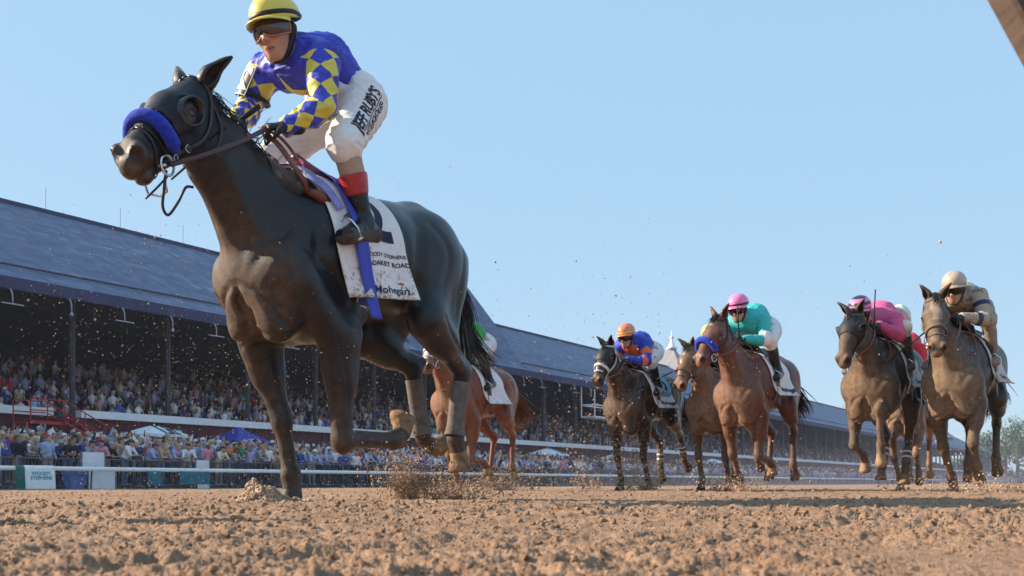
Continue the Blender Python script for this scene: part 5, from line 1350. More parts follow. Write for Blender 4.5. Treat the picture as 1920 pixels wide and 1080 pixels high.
HORN_DARK = plain('dark_hoof', (.05,.04,.035), .6, .35, 14, .3)
MUDDY = plain('mud_caked', (.25,.15,.09), .9, .45, 22, .8, .2, 60)
for k_, m_ in (('FL', MUDDY), ('FR', HORN_DARK), ('HL', MUDDY), ('HR', MUDDY)):
    v, f = hoof_mesh(LEAD[k_][4], LEAD[k_][5], k_, .052); npmesh('hoof', v, f, m_, lead, True)
WRAP = plain('leg_wrap_cloth', (.15,.13,.115), .85, .3, 20, .4, .2, 120)
for k_ in ('HL', 'HR'):
    C_, F_ = A3(*LEAD[k_][2]), A3(*LEAD[k_][3]); d_ = F_-C_; u_ = unit(d_); b_ = np.cross(A3(0,1,0), u_); v_ = []; f_ = []
    for i in range(23):
        t_ = .16+.80*i/22; r_ = (.047+.0022*(i % 2)+.010*max(0, (t_-.78)/.2))
        for j in range(14):
            a_ = 2*PI*j/14; v_.append(C_+d_*t_+A3(0,1,0)*math.cos(a_)*r_*.92+b_*math.sin(a_)*r_*1.12+b_*(-.006))
    for i in range(22):
        for j in range(14): f_.append([i*14+j, i*14+(j+1) % 14, (i+1)*14+(j+1) % 14, (i+1)*14+j])
    npmesh('leg_wrap', v_, f_, WRAP, lead, True)
# blinker hood
qh = V-hp(0,0,0); ca, cn, cl = (qh@hh)/hk, (qh@hn)/hk, (qh@hl)/hk
eyec = [((ca-.20)**2+(cn+.055)**2)**.5 + (np.sign(cl) != s)*9 for s in (1,-1)]
jig = .006*np.sin(ca*60)
mask = (ca > -.035) & (ca < .325+.25*np.minimum(cn+.10, 0)+jig) & (cn > -.215) & (np.minimum(*eyec) > .050) & (np.abs(cl) < .2) & (qh@hh < .4)
near = np.abs(cn+.03) + np.abs(ca-.0)
mask &= ~((ca < .03) & (cn < -.16))
sv_, sq_, _ = shell(V, Q, mask, .0065, Lno)
HOOD = fabric('hood_cloth', (.008,.010,.020), rough=.55, sheen=.02)
hood = npmesh('blinker_hood', sv_, sq_, HOOD, lead, True)
for s in (1,-1):
    # cup round the eye: a rounded collar, deepest behind the eye
    cv = []; cf = []; n_ = 26
    for i in range(n_):
        a_ = 2*PI*i/n_; back = .5-.5*math.cos(a_)     # a_=0 points to the nose
        for (r_, o_) in ((.068, -.014), (.067, .010+.020*back), (.061, .014+.026*back), (.055, .010+.020*back), (.054, -.014)):
            b0 = hp(.205+r_*1.0*math.cos(a_), -.055+r_*.78*math.sin(a_), s*.094)
            co, no_, _, _ = Lb.find_nearest(Vector(b0)); out_ = unit(hl*s*.9-hh*.12+hn*.15)
            base_ = b0+out_*((np.array(co)-b0)@out_)*.6
            cv.append(base_+out_*o_*hk)
    for i in range(n_):
        for j in range(4): cf.append([i*5+j, i*5+j+1, ((i+1) % n_)*5+j+1, ((i+1) % n_)*5+j])
    npmesh('eye_cup', cv, cf, plain('cup_plastic', (.014,.015,.020), .25, .2, 10, spec=.6), hood, True)
    e = MB(); bm_ = bmesh.new(); bmesh.ops.create_uvsphere(bm_, u_segments=16, v_segments=10, radius=.023*hk)
    ec_ = hp(.198, -.060, s*.084); e.add([np.array(v.co)+ec_ for v in bm_.verts], [[v.index for v in f.verts] for f in bm_.faces]); bm_.free()
    e.build('eye', plain('horse_eye', (.012,.007,.005), .06, .2, 30, spec=.8), lead, True)
    v, f = ear_mesh(hp, s, (-.17 if s > 0 else -.17, .06 if s > 0 else .045, s*.10 if s > 0 else s*.07), hk, .052, .19)
    ear = npmesh('ear', v, f, COAT_L, lead, True)
    sm_ = ear.modifiers.new('thick', 'SOLIDIFY'); sm_.thickness = .004
# shadow roll
SR = NT('shadow_roll_fleece'); c_ = SR.coord('Object'); SR.bump(SR.math('ADD', SR.noise(c_, 160, 3, .7), SR.noise(c_, 30, 3)), .8, .006)
SR = SR.out(SR.ramp(SR.noise(c_, 40, 4), [(.3, (.018,.035,.36)), (.7, (.035,.065,.52))]), .9, .2, Sheen_Weight=.08)
cen = catmull([hp(.398,-.135,.094), hp(.392,-.085,.094), hp(.382,-.022,.062), hp(.379,.002,0), hp(.382,-.022,-.062), hp(.392,-.085,-.094), hp(.398,-.135,-.094)], 34)
V_ = []; F_ = []
for i in range(34):
    t_ = i/33; rr = .0290*hk*(1.0 if .07 < t_ < .93 else .72 if .03 < t_ < .97 else .35); d_ = unit(cen[min(i+1,33)]-cen[max(i-1,0)]); u_ = unit(hh-d_*(hh@d_)); w_ = np.cross(d_, u_)
    for j in range(16):
        a_ = 2*PI*j/16; V_.append(cen[i]+(u_*math.cos(a_)*1.1+w_*math.sin(a_))*rr*(1+.03*math.sin(i*2.7+j*1.9)))
for i in range(33):
    for j in range(16): F_.append([i*16+j, i*16+(j+1) % 16, (i+1)*16+(j+1) % 16, (i+1)*16+j])
F_ += [list(range(16))[::-1], [33*16+j for j in range(16)]]
npmesh('shadow_roll', V_, F_, SR, lead, True)
# bridle: headpiece, cheek straps, throat lash, noseband below the roll, bit with rings
mb = MB()
for s in (1,-1):
    strap(mb, [hp(-.02,.01,0), hp(.0,-.04,s*.075), hp(.06,-.10,s*.10), hp(.16,-.15,s*.10), hp(.27,-.16,s*.085), hp(.37,-.16,s*.066), hp(.435,-.152,s*.056)], Lb, .020, .005, 34, lift=.010)
    strap(mb, [hp(.02,-.06,s*.085), hp(.05,-.16,s*.085), hp(.10,-.235,s*.055), hp(.12,-.262,0)], Lb, .014, .004, 24, lift=.010)
    strap(mb, [hp(.44,-.03,0), hp(.46,-.07,s*.055), hp(.475,-.13,s*.055), hp(.475,-.185,s*.03), hp(.475,-.20,0)], Lb, .014, .004, 24, lift=.004)
    strap(mb, [hp(.41,-.15,s*.065), hp(.43,-.07,s*.062), hp(.44,-.03,s*.02)], Lb, .008, .003, 18, lift=.006)
br = mb.build('bridle', STRAP_DARK, lead, True)
mb = MB()
for s in (1,-1):
    rc = hp(.445,-.158,s*.066); pts = [rc+(hh*math.cos(a)+hn*math.sin(a))*.040 for a in np.linspace(0, 2*PI, 25)]
    mb.tube(pts, .0055, 8, cap=False)
    for cc in (hp(.30,-.158,s*.090), hp(.36,-.165,s*.076)):
        co, no_, _, _ = Lb.find_nearest(Vector(cc)); c0 = np.array(co)+np.array(no_)*.016; t1 = unit(hh*.8-hn*.3); t2 = unit(np.cross(t1, np.array(no_)))
        mb.tube([c0+t1*.013+t2*.012, c0+t1*.013-t2*.012, c0-t1*.013-t2*.012, c0-t1*.013+t2*.012, c0+t1*.013+t2*.012], .0026, 6)
mb.tube([hp(.45,-.155,.066), hp(.455,-.150,0), hp(.45,-.155,-.066)], .007, 8)
mb.tube([hp(.475,-.19,.05), hp(.49,-.235,.045), hp(.485,-.25,.0), hp(.49,-.235,-.045), hp(.475,-.19,-.05)], .005, 8)
mb.build('bit', METAL, br, True)
mb = MB()
loop = catmull([hp(.46,-.17,.062), hp(.51,-.215,.055), hp(.535,-.27,.03), hp(.50,-.315,.01), hp(.42,-.30,.02), hp(.36,-.27,.04), hp(.30,-.29,.03)], 30)
mb.tube(loop, .006, 8); mb.tube(catmull([hp(.47,-.19,.06), hp(.55,-.20,.05), hp(.60,-.215,.02)], 10), .0045, 6); mb.build('yoke_rein', STRAP_DARK, br, True)
# mane and tail
HAIR = plain('black_hair', (.010,.009,.010), .38, .3, 40, spec=.5)
crest = [hp(.03,.02,0), (.50,0,1.755), (.40,0,1.68), (.29,0,1.60), (.17,0,1.545), (.05,0,1.53)]
mb = MB()
hair_strands(mb, crest, [(.52,-.12,1.66), (.42,-.17,1.58), (.30,-.17,1.50), (.20,-.18,1.44), (.08,-.16,1.42), (-.02,-.13,1.44)], [(.52,-.08,1.78), (.42,-.10,1.70), (.32,-.10,1.62), (.22,-.10,1.56), (.10,-.10,1.54), (.02,-.07,1.52)], 300, .0035, .016, 5)
hair_strands(mb, [(.36,0,1.66), (.26,0,1.58), (.12,0,1.535)], [(.22,.03,1.86), (.16,.02,1.70), (.06,.02,1.60)], [(.32,.0,1.78), (.22,.02,1.68), (.08,.03,1.59)], 12, .0022, .016, 8)
hair_strands(mb, crest, [(.55,.10,1.66), (.44,.12,1.60), (.34,.13,1.50), (.22,.13,1.45), (.1,.12,1.44), (0,.1,1.45)], [(.52,.06,1.78), (.42,.07,1.70), (.32,.08,1.61), (.22,.08,1.55), (.10,.08,1.54), (.02,.05,1.52)], 60, .004, .02, 6)
mb.build('mane', HAIR, lead, True)
mb = MB()
hair_strands(mb, [(-1.05,.0,1.43), (-1.10,.0,1.37), (-1.11,0,1.31)], [(-1.26,.02,1.00), (-1.31,-.03,.90), (-1.28,.0,.80), (-1.22,.02,.74)], [(-1.20,.02,1.28), (-1.24,.0,1.16), (-1.24,0,1.04)], 620, .0036, .016, 15, seg=9)
hair_strands(mb, [(-1.12,.0,1.30), (-1.14,.0,1.22)], [(-1.50,.0,.84), (-1.62,-.05,.79), (-1.42,.03,.78)], [(-1.20,.02,.98), (-1.22,.0,.86)], 110, .0030, .018, 16, seg=9)
mb.build('tail', HAIR, lead, True)
# saddle cloth with lettering, girth, saddle, stirrups
def mud_cloth(name, base, amt=.55):
    t = NT(name); c = t.coord('Object'); z = t.n('SeparateXYZ'); t.set(z.inputs[0], c)
    f = t.noise(c, 14, 6, .72); g2 = t.noise(c, 55, 5, .7)
    low = t.mr(z.outputs[2], 1.30, .92)
    m = t.math('ADD', t.math('MULTIPLY', f, 1.0), t.math('MULTIPLY', g2, .55)); m = t.math('ADD', m, t.math('MULTIPLY', low, .24*amt/.55))
    m = t.mr(m, .93, 1.08); sp = t.mr(t.noise(c, 80, 2), .68, .73)
    m = t.math('MULTIPLY', t.math('MAXIMUM', m, sp), t.mr(g2, .25, .6, .45, .95))
    col = t.mix(m, t.ramp(f, [(.3, tuple(v*.95 for v in base)), (.7, base)]), (.22,.15,.09))
    t.bump(t.math('ADD', t.noise(c, 12, 4, .6, .5), t.math('MULTIPLY', m, .25)), .25, .012)
    return t.out(col, .75, .3, Sheen_Weight=.1)
WHITE_CLOTH = mud_cloth('white_saddle_cloth', (.78,.78,.80))
NAVY = plain('navy_print', (.010,.012,.045), .7, .15, 30)
BLUE_CLOTH = fabric('royal_blue_cloth', (.05,.07,.46), rough=.6)
cl = Cloth(Lb, (.085,-.02), (-.37,-.475), (.945,.995), lift=.014, flare=.03, lean=(-.02,-.02), seed=2)
cv, cq = cl.mesh(.004)
cloth = npmesh('saddle_cloth', cv, cq, WHITE_CLOTH, lead, True)
# lengths of the cloth at mid-width to keep lettering in proportion
_p = np.array([cl.at(.75, v) for v in np.linspace(0, 1, 40)]); CLH = np.linalg.norm(np.diff(_p, axis=0), axis=1).sum()
_p = np.array([cl.at(u, .75) for u in np.linspace(0, 1, 40)]); CLW = np.linalg.norm(np.diff(_p, axis=0), axis=1).sum()
def on_cloth(u0, v0, off=.002, rot=0.0):
    def fn(x, y):
        c_, s_ = math.cos(rot), math.sin(rot); x, y = x*c_-y*s_, x*s_+y*c_
        return cl.at(u0+x/CLW, v0-y/CLH, off)
    return fn
mb = MB()
text_on(mb, 'WOODY STEPHENS', .034, on_cloth(.66, .600, rot=-.02), bold=.0006)
text_on(mb, 'MADAKET ROAD', .043, on_cloth(.655, .675, rot=-.02), bold=.0011)
mb.build('lettering', NAVY, cloth)
mb = MB(); text_on(mb, 'Mohegan', .070, on_cloth(.62, .920, rot=-.01), bold=.0010, shear=.25); text_on(mb, 'sun', .026, on_cloth(.90, .945), shear=.3); mb.build('script_lettering', NAVY, cloth)
# the big number, mostly behind the boot
mb = MB(); text_on(mb, '2', .30, on_cloth(.68, .36), bold=.012); mb.build('number', NAVY, cloth)
mb = MB(); patch_poly(mb, [(-.022,-.003),(.008,-.003),(.004,-.012),(.024,0),(.004,.012),(.008,.003),(-.022,.003)], on_cloth(.82, .852)); mb.build('arrow', plain('red_print', (.55,.03,.03), .7), cloth)
mb = MB(); patch_poly(mb, [(-.006,.0),(.004,-.003),(.010,-.026),(.002,-.022)], on_cloth(.875, .875)); mb.build('arrow', plain('teal_print', (.02,.30,.36), .7), cloth)
# blue overgirth round the barrel
cg = Cloth(Lb, (.0,-.11), (-.10,-.185), (.86,.86), nx=9, lift=.034, flare=.022, lean=(-.03,-.03), seed=4, wave=0)
gv, gq = cg.mesh(.004)
gir = npmesh('girth', gv, gq, BLUE_CLOTH, lead, True)
# its lower part hugs the chest below the cloth
pts = [A3(-.15-.03*abs(math.cos(a)), .29*math.cos(a), 1.12+.325*math.sin(a)) for a in np.radians(np.linspace(-5, -175, 36))]
mb = MB(); strap(mb, pts, None, .085, .006, 30, fixn=lambda c: c-A3(c[0],0,1.16)); gb_ = mb.build('girth_strap', BLUE_CLOTH, gir, True)
mb = MB()
for e_ in (-.044, .044): mb.tube([p+A3(e_,0,0)+unit(p-A3(p[0],0,1.16))*.006 for p in pts], .0045, 6)
mb.build('edging', plain('yellow_edging', (.55,.48,.12), .7), gir, True)
def on_girth(x, y):
    q_ = A3(-.17-.0+x, .30, .97+y); h_ = bv_g.ray_cast(Vector((q_[0], .7, q_[2])), Vector((0,-1,0))); return np.array(h_[0])+A3(0,.004,0) if h_[0] else q_
bv_g = BVHTree.FromObject(gb_, bpy.context.evaluated_depsgraph_get()) if False else bvh_of(np.array([v.co[:] for v in gb_.data.vertices]), np.array([list(p.vertices) for p in gb_.data.polygons]))
mb = MB(); patch_poly(mb, [(-.035,-.040),(.035,-.040),(.035,-.062),(-.035,-.062)], lambda x, y: on_girth(x, y), 4); mb.build('label', WHITE_STRAP, gir)
# saddle: small exercise-light racing saddle
mb = MB(); R_, C_ = 16, 13; sv2 = []; sf2 = []
for i in range(R_):
    t_ = i/(R_-1); x_ = .03-.40*t_; w_ = .075+.075*math.sin(PI*min(1, t_*1.05))**.8
    for j in range(C_):
        a_ = -1+2*j/(C_-1); h_ = Lb.ray_cast(Vector((x_, a_*w_, 2.2)), Vector((0,0,-1)))
        z_ = h_[0][2]+.040+.055*(abs(t_-.5)*2)**3*(1-abs(a_)**2*.6)-.018*abs(a_)**3
        sv2.append((x_, a_*w_, z_))
for i in range(R_-1):
    for j in range(C_-1): sf2.append([i*C_+j, i*C_+j+1, (i+1)*C_+j+1, (i+1)*C_+j])
sad = npmesh('saddle', sv2, sf2, plain('saddle_leather', (.20,.05,.10), .35, .25, 14, .1, .5, 60), lead, True)
sm_ = sad.modifiers.new('thick', 'SOLIDIFY'); sm_.thickness = .022; sm_.offset = -1
mb = MB(); strap(mb, [(.10,-.05,1.545),(.06,.06,1.51),(.035,.13,1.455),(.01,.19,1.40),(-.02,.225,1.33)], Lb, .045, .006, 24, lift=.028); mb.build('breast_strap', plain('pale_blue_strap', (.22,.26,.55), .6, .15, 20), lead, True)
mb = MB(); kc = A3(.055,.19,1.395)
mb.tube([kc+A3(.06,-.03,.03), kc+A3(.02,.015,.01), kc+A3(-.03,.02,-.012), kc+A3(-.07,-.0,-.01)], [.012,.026,.026,.012], 10); mb.tube([kc+A3(-.03,.01,.02), kc+A3(-.065,.02,.025), kc+A3(-.085,.01,.005)], [.012,.018,.010], 10)
mb.build('rein_knot', LEATHER_BROWN, lead, True)
LJ = dict(pelvis=(-.30,0,2.02), neck=(.06,-.005,2.105), arch=(-.02,0,.075), head=(.165,.03,2.155), headup=(.27,-.05,.95), face=(.91,.24,-.26), hk=1.02, w=1.0,
  shL=(.025,.185,2.05), elL=(.085,.25,1.785), wrL=(.205,.15,1.69), shR=(.045,-.185,2.075), elR=(.09,-.255,1.885), wrR=(.285,-.115,1.74),
  hdL=(.85,-.5,-.15), pnL=(-.2,-.35,-.9), hdR=(.5,.75,-.3), pnR=(-.3,.1,-.9), curl=1.15,
  hipL=(-.30,.125,1.975), knL=(-.035,.265,1.655), anL=(-.155,.27,1.305), toL=(.005,.315,1.215),
  hipR=(-.30,-.125,1.975), knR=(-.02,-.255,1.655), anR=(-.14,-.265,1.305), toR=(.02,-.305,1.215), cuff=.03, boot=.60, seed=3)
rider = empty('person', _loc, _rz)
tag(rider, 'jockey in blue silks with yellow diamonds and a yellow helmet, riding the leading dark horse', 'person', 'jockeys riding in the race')
LENS = plain('mirror_lens', (.10,.09,.09), .08, .3, 25, Metallic=.7)
LM = dict(skin=SKIN, jersey=sleeve_material('blue_yellow_silk', (.045,.06,.50), (.72,.62,.10)), trousers=fabric('white_breeches', (.78,.76,.76), rough=.6),
  stocking=fabric('tan_stocking', (.42,.30,.22), rough=.8), boot=LEATHER_BLACK, cuff=plain('red_cuff_leather', (.42,.025,.03), .35, .2, 20, .15, .5, 80), sole=plain('boot_sole', (.075,.06,.052), .8, .35, 14, .3),
  glove=plain('black_glove', (.013,.013,.016), .5, .25, 14, .25, .4, 70), helmet=helmet_material('yellow_helmet', (.72,.60,.09)), band=plain('black_band', (.012,.014,.022), .5), lens=LENS, goggle_frame=plain('copper_frame', (.38,.14,.07), .3, .2, 30, spec=.6))
LR = build_jockey(rider, LJ, LM, .010, 2)
# breeches lettering along the left thigh
hipL, knL = A3(*LJ['hipL']), A3(*LJ['knL']); dirT = unit(hipL-knL); dn = unit(A3(.15,-1,.0)-dirT*(A3(.15,-1,.0)@dirT))
upv = np.cross(dirT, -dn); upv = upv if upv[2] > 0 else -upv
fn = projector(LR['bt'], knL*.44+hipL*.56+A3(0,.06,.0), dirT, upv, dn, .003)
mb = MB(); rot = lambda x, y: fn(x, y)
text_on(mb, "JEFF RUBY'S", .074, lambda x, y: fn(x, y+.026), bold=.0022); text_on(mb, '\u2022STEAKHOUSE\u2022', .044, lambda x, y: fn(x+.01, y-.032), bold=.0008)
patch_poly(mb, [(-.17,-.0085),(.19,-.0085),(.19,-.004),(-.17,-.004)], lambda x, y: fn(x, y), 6)
mb.build('trouser_lettering', NAVY, LR['trousers'])
# yellow star and shards on the jersey
YEL = plain('yellow_silk', (.72,.62,.10), .55, .1, 9)
fj = projector(LR['bj'], (.02,.02,1.93), unit(A3(-.35,.9,0)), A3(.2,0,1), unit(A3(-.75,-.38,.45)), .003)
mb = MB(); patch_poly(mb, [(-.075,.100),(-.030,.020),(.075,.005),(.075,-.055),(-.02,-.030),(-.055,.01)], fj); mb.build('silk_patch', YEL, LR['jersey'])
fk = projector(LR['bj'], (-.16,.17,2.05), A3(-1,0,0), A3(0,-.35,1), A3(.1,-1,-.35), .003)
for tri in ([(-.13,.085),(-.060,.045),(-.10,.10)], [(-.16,-.16),(-.10,-.145),(-.165,-.185)], [(-.12,.015),(-.085,-.03),(-.088,-.10),(-.115,-.04)]):
    mb = MB(); patch_poly(mb, tri, fk); mb.build('silk_patch', YEL, LR['jersey'])
# number plate strapped to the right upper arm
sR, eR = A3(*LJ['shR']), A3(*LJ['elR']); ad = unit(eR-sR); pc = sR*.55+eR*.45; od = unit(A3(.75,-.15,.1)-ad*(A3(.75,-.15,.1)@ad)); sd_ = np.cross(ad, od)
mb = MB(); V9 = []; 
for i in range(2):
    for j in range(9):
        a_ = -.75+1.5*j/8; V9.append((i, a_))
def arm_pt(x, y, off): a_ = x/.066; return pc-ad*y+(od*math.cos(a_)+sd_*math.sin(a_))*(.078+off)
W9 = []; F9 = []
for off in (.0, .006):
    for y in (-.075, .075):
        for j in range(9): W9.append(arm_pt(-.042+.084*j/8, y, off))
for j in range(8):
    F9 += [[18+j, 18+j+1, 27+j+1, 27+j], [j, 9+j, 9+j+1, j+1], [j, j+1, 18+j+1, 18+j], [9+j, 27+j, 27+j+1, 9+j+1]]
F9 += [[0, 18, 27, 9], [8, 17, 35, 26]]
plate = npmesh('number_plate', W9, F9, plain('plate_black', (.02,.02,.022), .4), rider)
mb = MB(); text_on(mb, '2', .155, lambda x, y: arm_pt(x, y, .009), bold=.004); mb.build('number', plain('plate_white', (.8,.8,.8), .5), plate)
mb = MB(); 
for y in (-.074, .074): mb.tube([arm_pt(x, y, .008) for x in np.linspace(-.042, .042, 7)], .003, 6)
for x in (-.042, .042): mb.tube([arm_pt(x, y, .008) for y in np.linspace(-.074, .074, 7)], .003, 6)
mb.build('plate_edge', WHITE_STRAP, plate)
mb = MB()
for y in (-.05, .05): mb.tube([arm_pt(x, y, -.004) for x in np.linspace(-.21, .21, 26)], .011, 8, flat=1.0)
mb.build('arm_strap', RUBBER, plate, True)
# glove badge
gl = MB(); wl_ = A3(*LJ['wrL']); 
_hd = unit(A3(*LJ['hdL'])); _o = unit(A3(.15,.8,.55)-_hd*(A3(.15,.8,.55)@_hd)); _s = np.cross(_hd, _o); c0 = wl_-_hd*.022+_o*.038
gl.tube([c0+_hd*.020+_s*.014, c0+_hd*.020-_s*.014, c0-_hd*.020-_s*.014, c0-_hd*.020+_s*.014, c0+_hd*.020+_s*.014], .002, 5)
gl.build('glove_badge', plain('gold_thread', (.55,.34,.10), .5), rider)
# whip in the right hand
wr_ = A3(*LJ['wrR'])+unit(A3(*LJ['hdR']))*.075
wh = MB(); wh.tube([wr_+A3(.10,-.34,-.22), wr_+A3(.04,-.15,-.09), wr_, wr_+A3(-.05,.10,.07)], [.005,.008,.011,.012], 10)
whip = wh.build('riding_whip', RUBBER, None, True)
whip.location = _loc; whip.rotation_euler = (0,0,_rz); tag(whip, 'black riding whip gripped in the gloved hand of the leading jockey', 'whip')
# reins: from the bit along the neck to the hands, then the spare loop to the knot
mb = MB(); hl_ = A3(*LJ['wrL'])+unit(A3(*LJ['hdL']))*.08; hr_ = A3(*LJ['wrR'])+unit(A3(*LJ['hdR']))*.08
r0_ = hp(.445,-.158,.078); strap(mb, [r0_, r0_*.7+hl_*.3+A3(.0,.045,-.012), r0_*.35+hl_*.65+A3(.0,.045,-.012), hl_], None, .021, .005, 40, fixn=(.3,1,.2))
strap(mb, [hp(.44,-.16,-.07), hp(.30,-.2,-.10), (.60,-.14,1.58), hr_], None, .024, .005, 30, fixn=(.3,-1,.2))
rn = mb.build('reins', plain('rein_brown', (.065,.030,.030), .42, .3, 20, .15, .5, 80), lead, True)
mb = MB(); strap(mb, [hl_, (.30,.10,1.655), (.24,.13,1.60), (.20,.165,1.53), (.14,.185,1.455), kc+A3(.05,-.02,.02)], None, .030, .006, 34, fixn=(.25,.9,.5))
strap(mb, [hl_+A3(.01,-.02,0), (.27,.04,1.685), (.20,.07,1.67), (.15,.10,1.62), (.12,.12,1.565)], None, .016, .005, 24, fixn=(.25,.9,.5))
mb.build('rein_loop', LEATHER_BROWN, rn, True)
# stirrups with leathers
for s, an, to in ((1,'anL','toL'), (-1,'anR','toR')):
    a_, t_ = A3(*LJ[an]), A3(*LJ[to]); fd = unit(t_-a_); c_ = a_*.38+t_*.62+A3(0,0,-.035); lat_ = A3(0,1,0); up_ = unit(np.cross(fd, lat_)); up_ = up_ if up_[2] > 0 else -up_
    st = MB(); st.tube([c_+lat_*.052, c_+lat_*.055+up_*.045, c_+lat_*.035+up_*.085, c_+up_*.105, c_-lat_*.035+up_*.085, c_-lat_*.055+up_*.045, c_-lat_*.052], .0055, 8); st.box(tuple(c_-up_*.003), (.035,.112,.010), Matrix(((fd[0],lat_[0],up_[0]),(fd[1],lat_[1],up_[1]),(fd[2],lat_[2],up_[2]))))
    so = st.build('stirrup', METAL, lead, True)
    st = MB(); strap(st, [c_+up_*.105, (-.08,s*.275,1.36), (-.10,s*.235,1.44), (-.11,s*.15,1.53)], None, .016, .004, 14, fixn=(0,s,.3)); st.build('stirrup_leather', STRAP_DARK, so, True)

# mouth of the rider
q_ = LR['q']; fm_ = projector(LR['bb'], q_(.09,0,-.072), LR['ax'][1], LR['ax'][2], -LR['ax'][0], .0012)
mb = MB(); patch_poly(mb, [(-.028,.0),(-.010,.007),(0,.005),(.010,.007),(.028,0),(.012,-.002),(-.012,-.002)], fm_); patch_poly(mb, [(-.024,-.005),(.024,-.005),(.010,-.013),(-.010,-.013)], fm_)
mb.build('lips', plain('lips', (.42,.13,.11), .5, .1, 40), LR['body'], True)
mb = MB(); patch_poly(mb, [(-.026,-.002),(.026,-.002),(.020,-.0055),(-.020,-.0055)], fm_); mb.build('mouth', plain('mouth_dark', (.05,.015,.015), .6), LR['body'], True)
# ---------------------------------------------------------------- the horses behind
def legs(kind):
    """one moment of the gallop: (FR, FL, HR, HL), each shoulder/hip .. ground side of the hoof"""
    S = lambda s: (.21, s*.175, 1.02); H = lambda s: (-.78, s*.13, 1.30); Tf = lambda s, x=-.66, z=.93: (x, s*.205, z)
    P = {}
    P['late'] = ([S(-1),(.03,-.175,.78),(-.07,-.145,.42),(-.28,-.125,.15),(-.33,-.12,.085),(-.34,-.12,-.005)],
                 [S(1),(.05,.18,.80),(.13,.16,.47),(-.06,.155,.24),(-.09,.155,.165),(-.17,.15,.135)],
                 [H(-1),Tf(-1),(-1.00,-.12,.66),(-.93,-.12,.29),(-.92,-.12,.21),(-.98,-.12,.15)],
                 [H(1),Tf(1),(-1.06,.12,.70),(-1.03,.12,.35),(-1.05,.12,.27),(-1.12,.12,.22)])
    P['reach'] = ([S(-1),(.05,-.18,.79),(.17,-.16,.47),(-.10,-.15,.36),(-.17,-.15,.30),(-.20,-.15,.21)],
                  [S(1),(.11,.18,.86),(.43,.15,.79),(.36,.145,.45),(.35,.145,.36),(.31,.145,.27)],
                  [H(-1),Tf(-1,-.60),(-.86,-.12,.60),(-.70,-.12,.27),(-.66,-.12,.20),(-.65,-.12,.12)],
                  [H(1),Tf(1,-.58),(-.80,.12,.55),(-.66,.12,.24),(-.63,.12,.16),(-.62,.12,.07)])
    P['stance'] = ([S(-1),(.07,-.18,.79),(.10,-.15,.43),(.04,-.13,.14),(.05,-.13,.07),(.06,-.13,-.01)],
                   [S(1),(.00,.18,.78),(-.02,.155,.42),(-.16,.14,.14),(-.19,.14,.07),(-.19,.14,-.005)],
                   [H(-1),Tf(-1),(-.98,-.12,.64),(-1.00,-.12,.28),(-1.02,-.12,.20),(-1.08,-.12,.14)],
                   [H(1),Tf(1),(-1.10,.12,.72),(-1.22,.12,.40),(-1.28,.12,.34),(-1.36,.12,.31)])
    P['fold'] = ([S(-1),(.05,-.18,.79),(.02,-.15,.42),(-.12,-.135,.14),(-.15,-.13,.07),(-.15,-.13,-.005)],
                 [S(1),(.03,.18,.78),(.05,.16,.39),(-.26,.15,.32),(-.34,.15,.27),(-.36,.15,.18)],
                 [H(-1),Tf(-1),(-.98,-.12,.66),(-.90,-.12,.30),(-.88,-.12,.22),(-.92,-.12,.15)],
                 [H(1),Tf(1),(-1.04,.12,.68),(-1.02,.12,.31),(-1.05,.12,.23),(-1.11,.12,.17)])
    a = P[kind]; return dict(FR=a[0], FL=a[1], HR=a[2], HL=a[3])
def crouch(**kw):
    J = dict(pelvis=(-.40,0,1.80), neck=(.0,0,1.865), arch=(-.02,0,.075), head=(.125,0,1.925), headup=(.22,0,.97), face=(.95,0,-.28), hk=1.0, w=.98,
      shL=(-.03,.18,1.82), elL=(.06,.25,1.585), wrL=(.26,.10,1.60), shR=(-.03,-.18,1.82), elR=(.06,-.25,1.585), wrR=(.26,-.10,1.60),
      hdL=(.85,-.45,-.2), pnL=(-.2,-.35,-.9), hdR=(.85,.45,-.2), pnR=(-.2,.35,-.9), curl=1.15,
      hipL=(-.40,.12,1.78), knL=(-.03,.25,1.60), anL=(-.22,.265,1.29), toL=(-.07,.305,1.20), hipR=(-.40,-.12,1.78), knR=(-.03,-.25,1.60), anR=(-.22,-.265,1.29), toR=(-.07,-.305,1.20), cuff=.06, boot=.22, seed=1)
    J.update(kw); return J
def xf(o, loc, rz): o.location = loc; o.rotation_euler = (0, 0, rz); return o
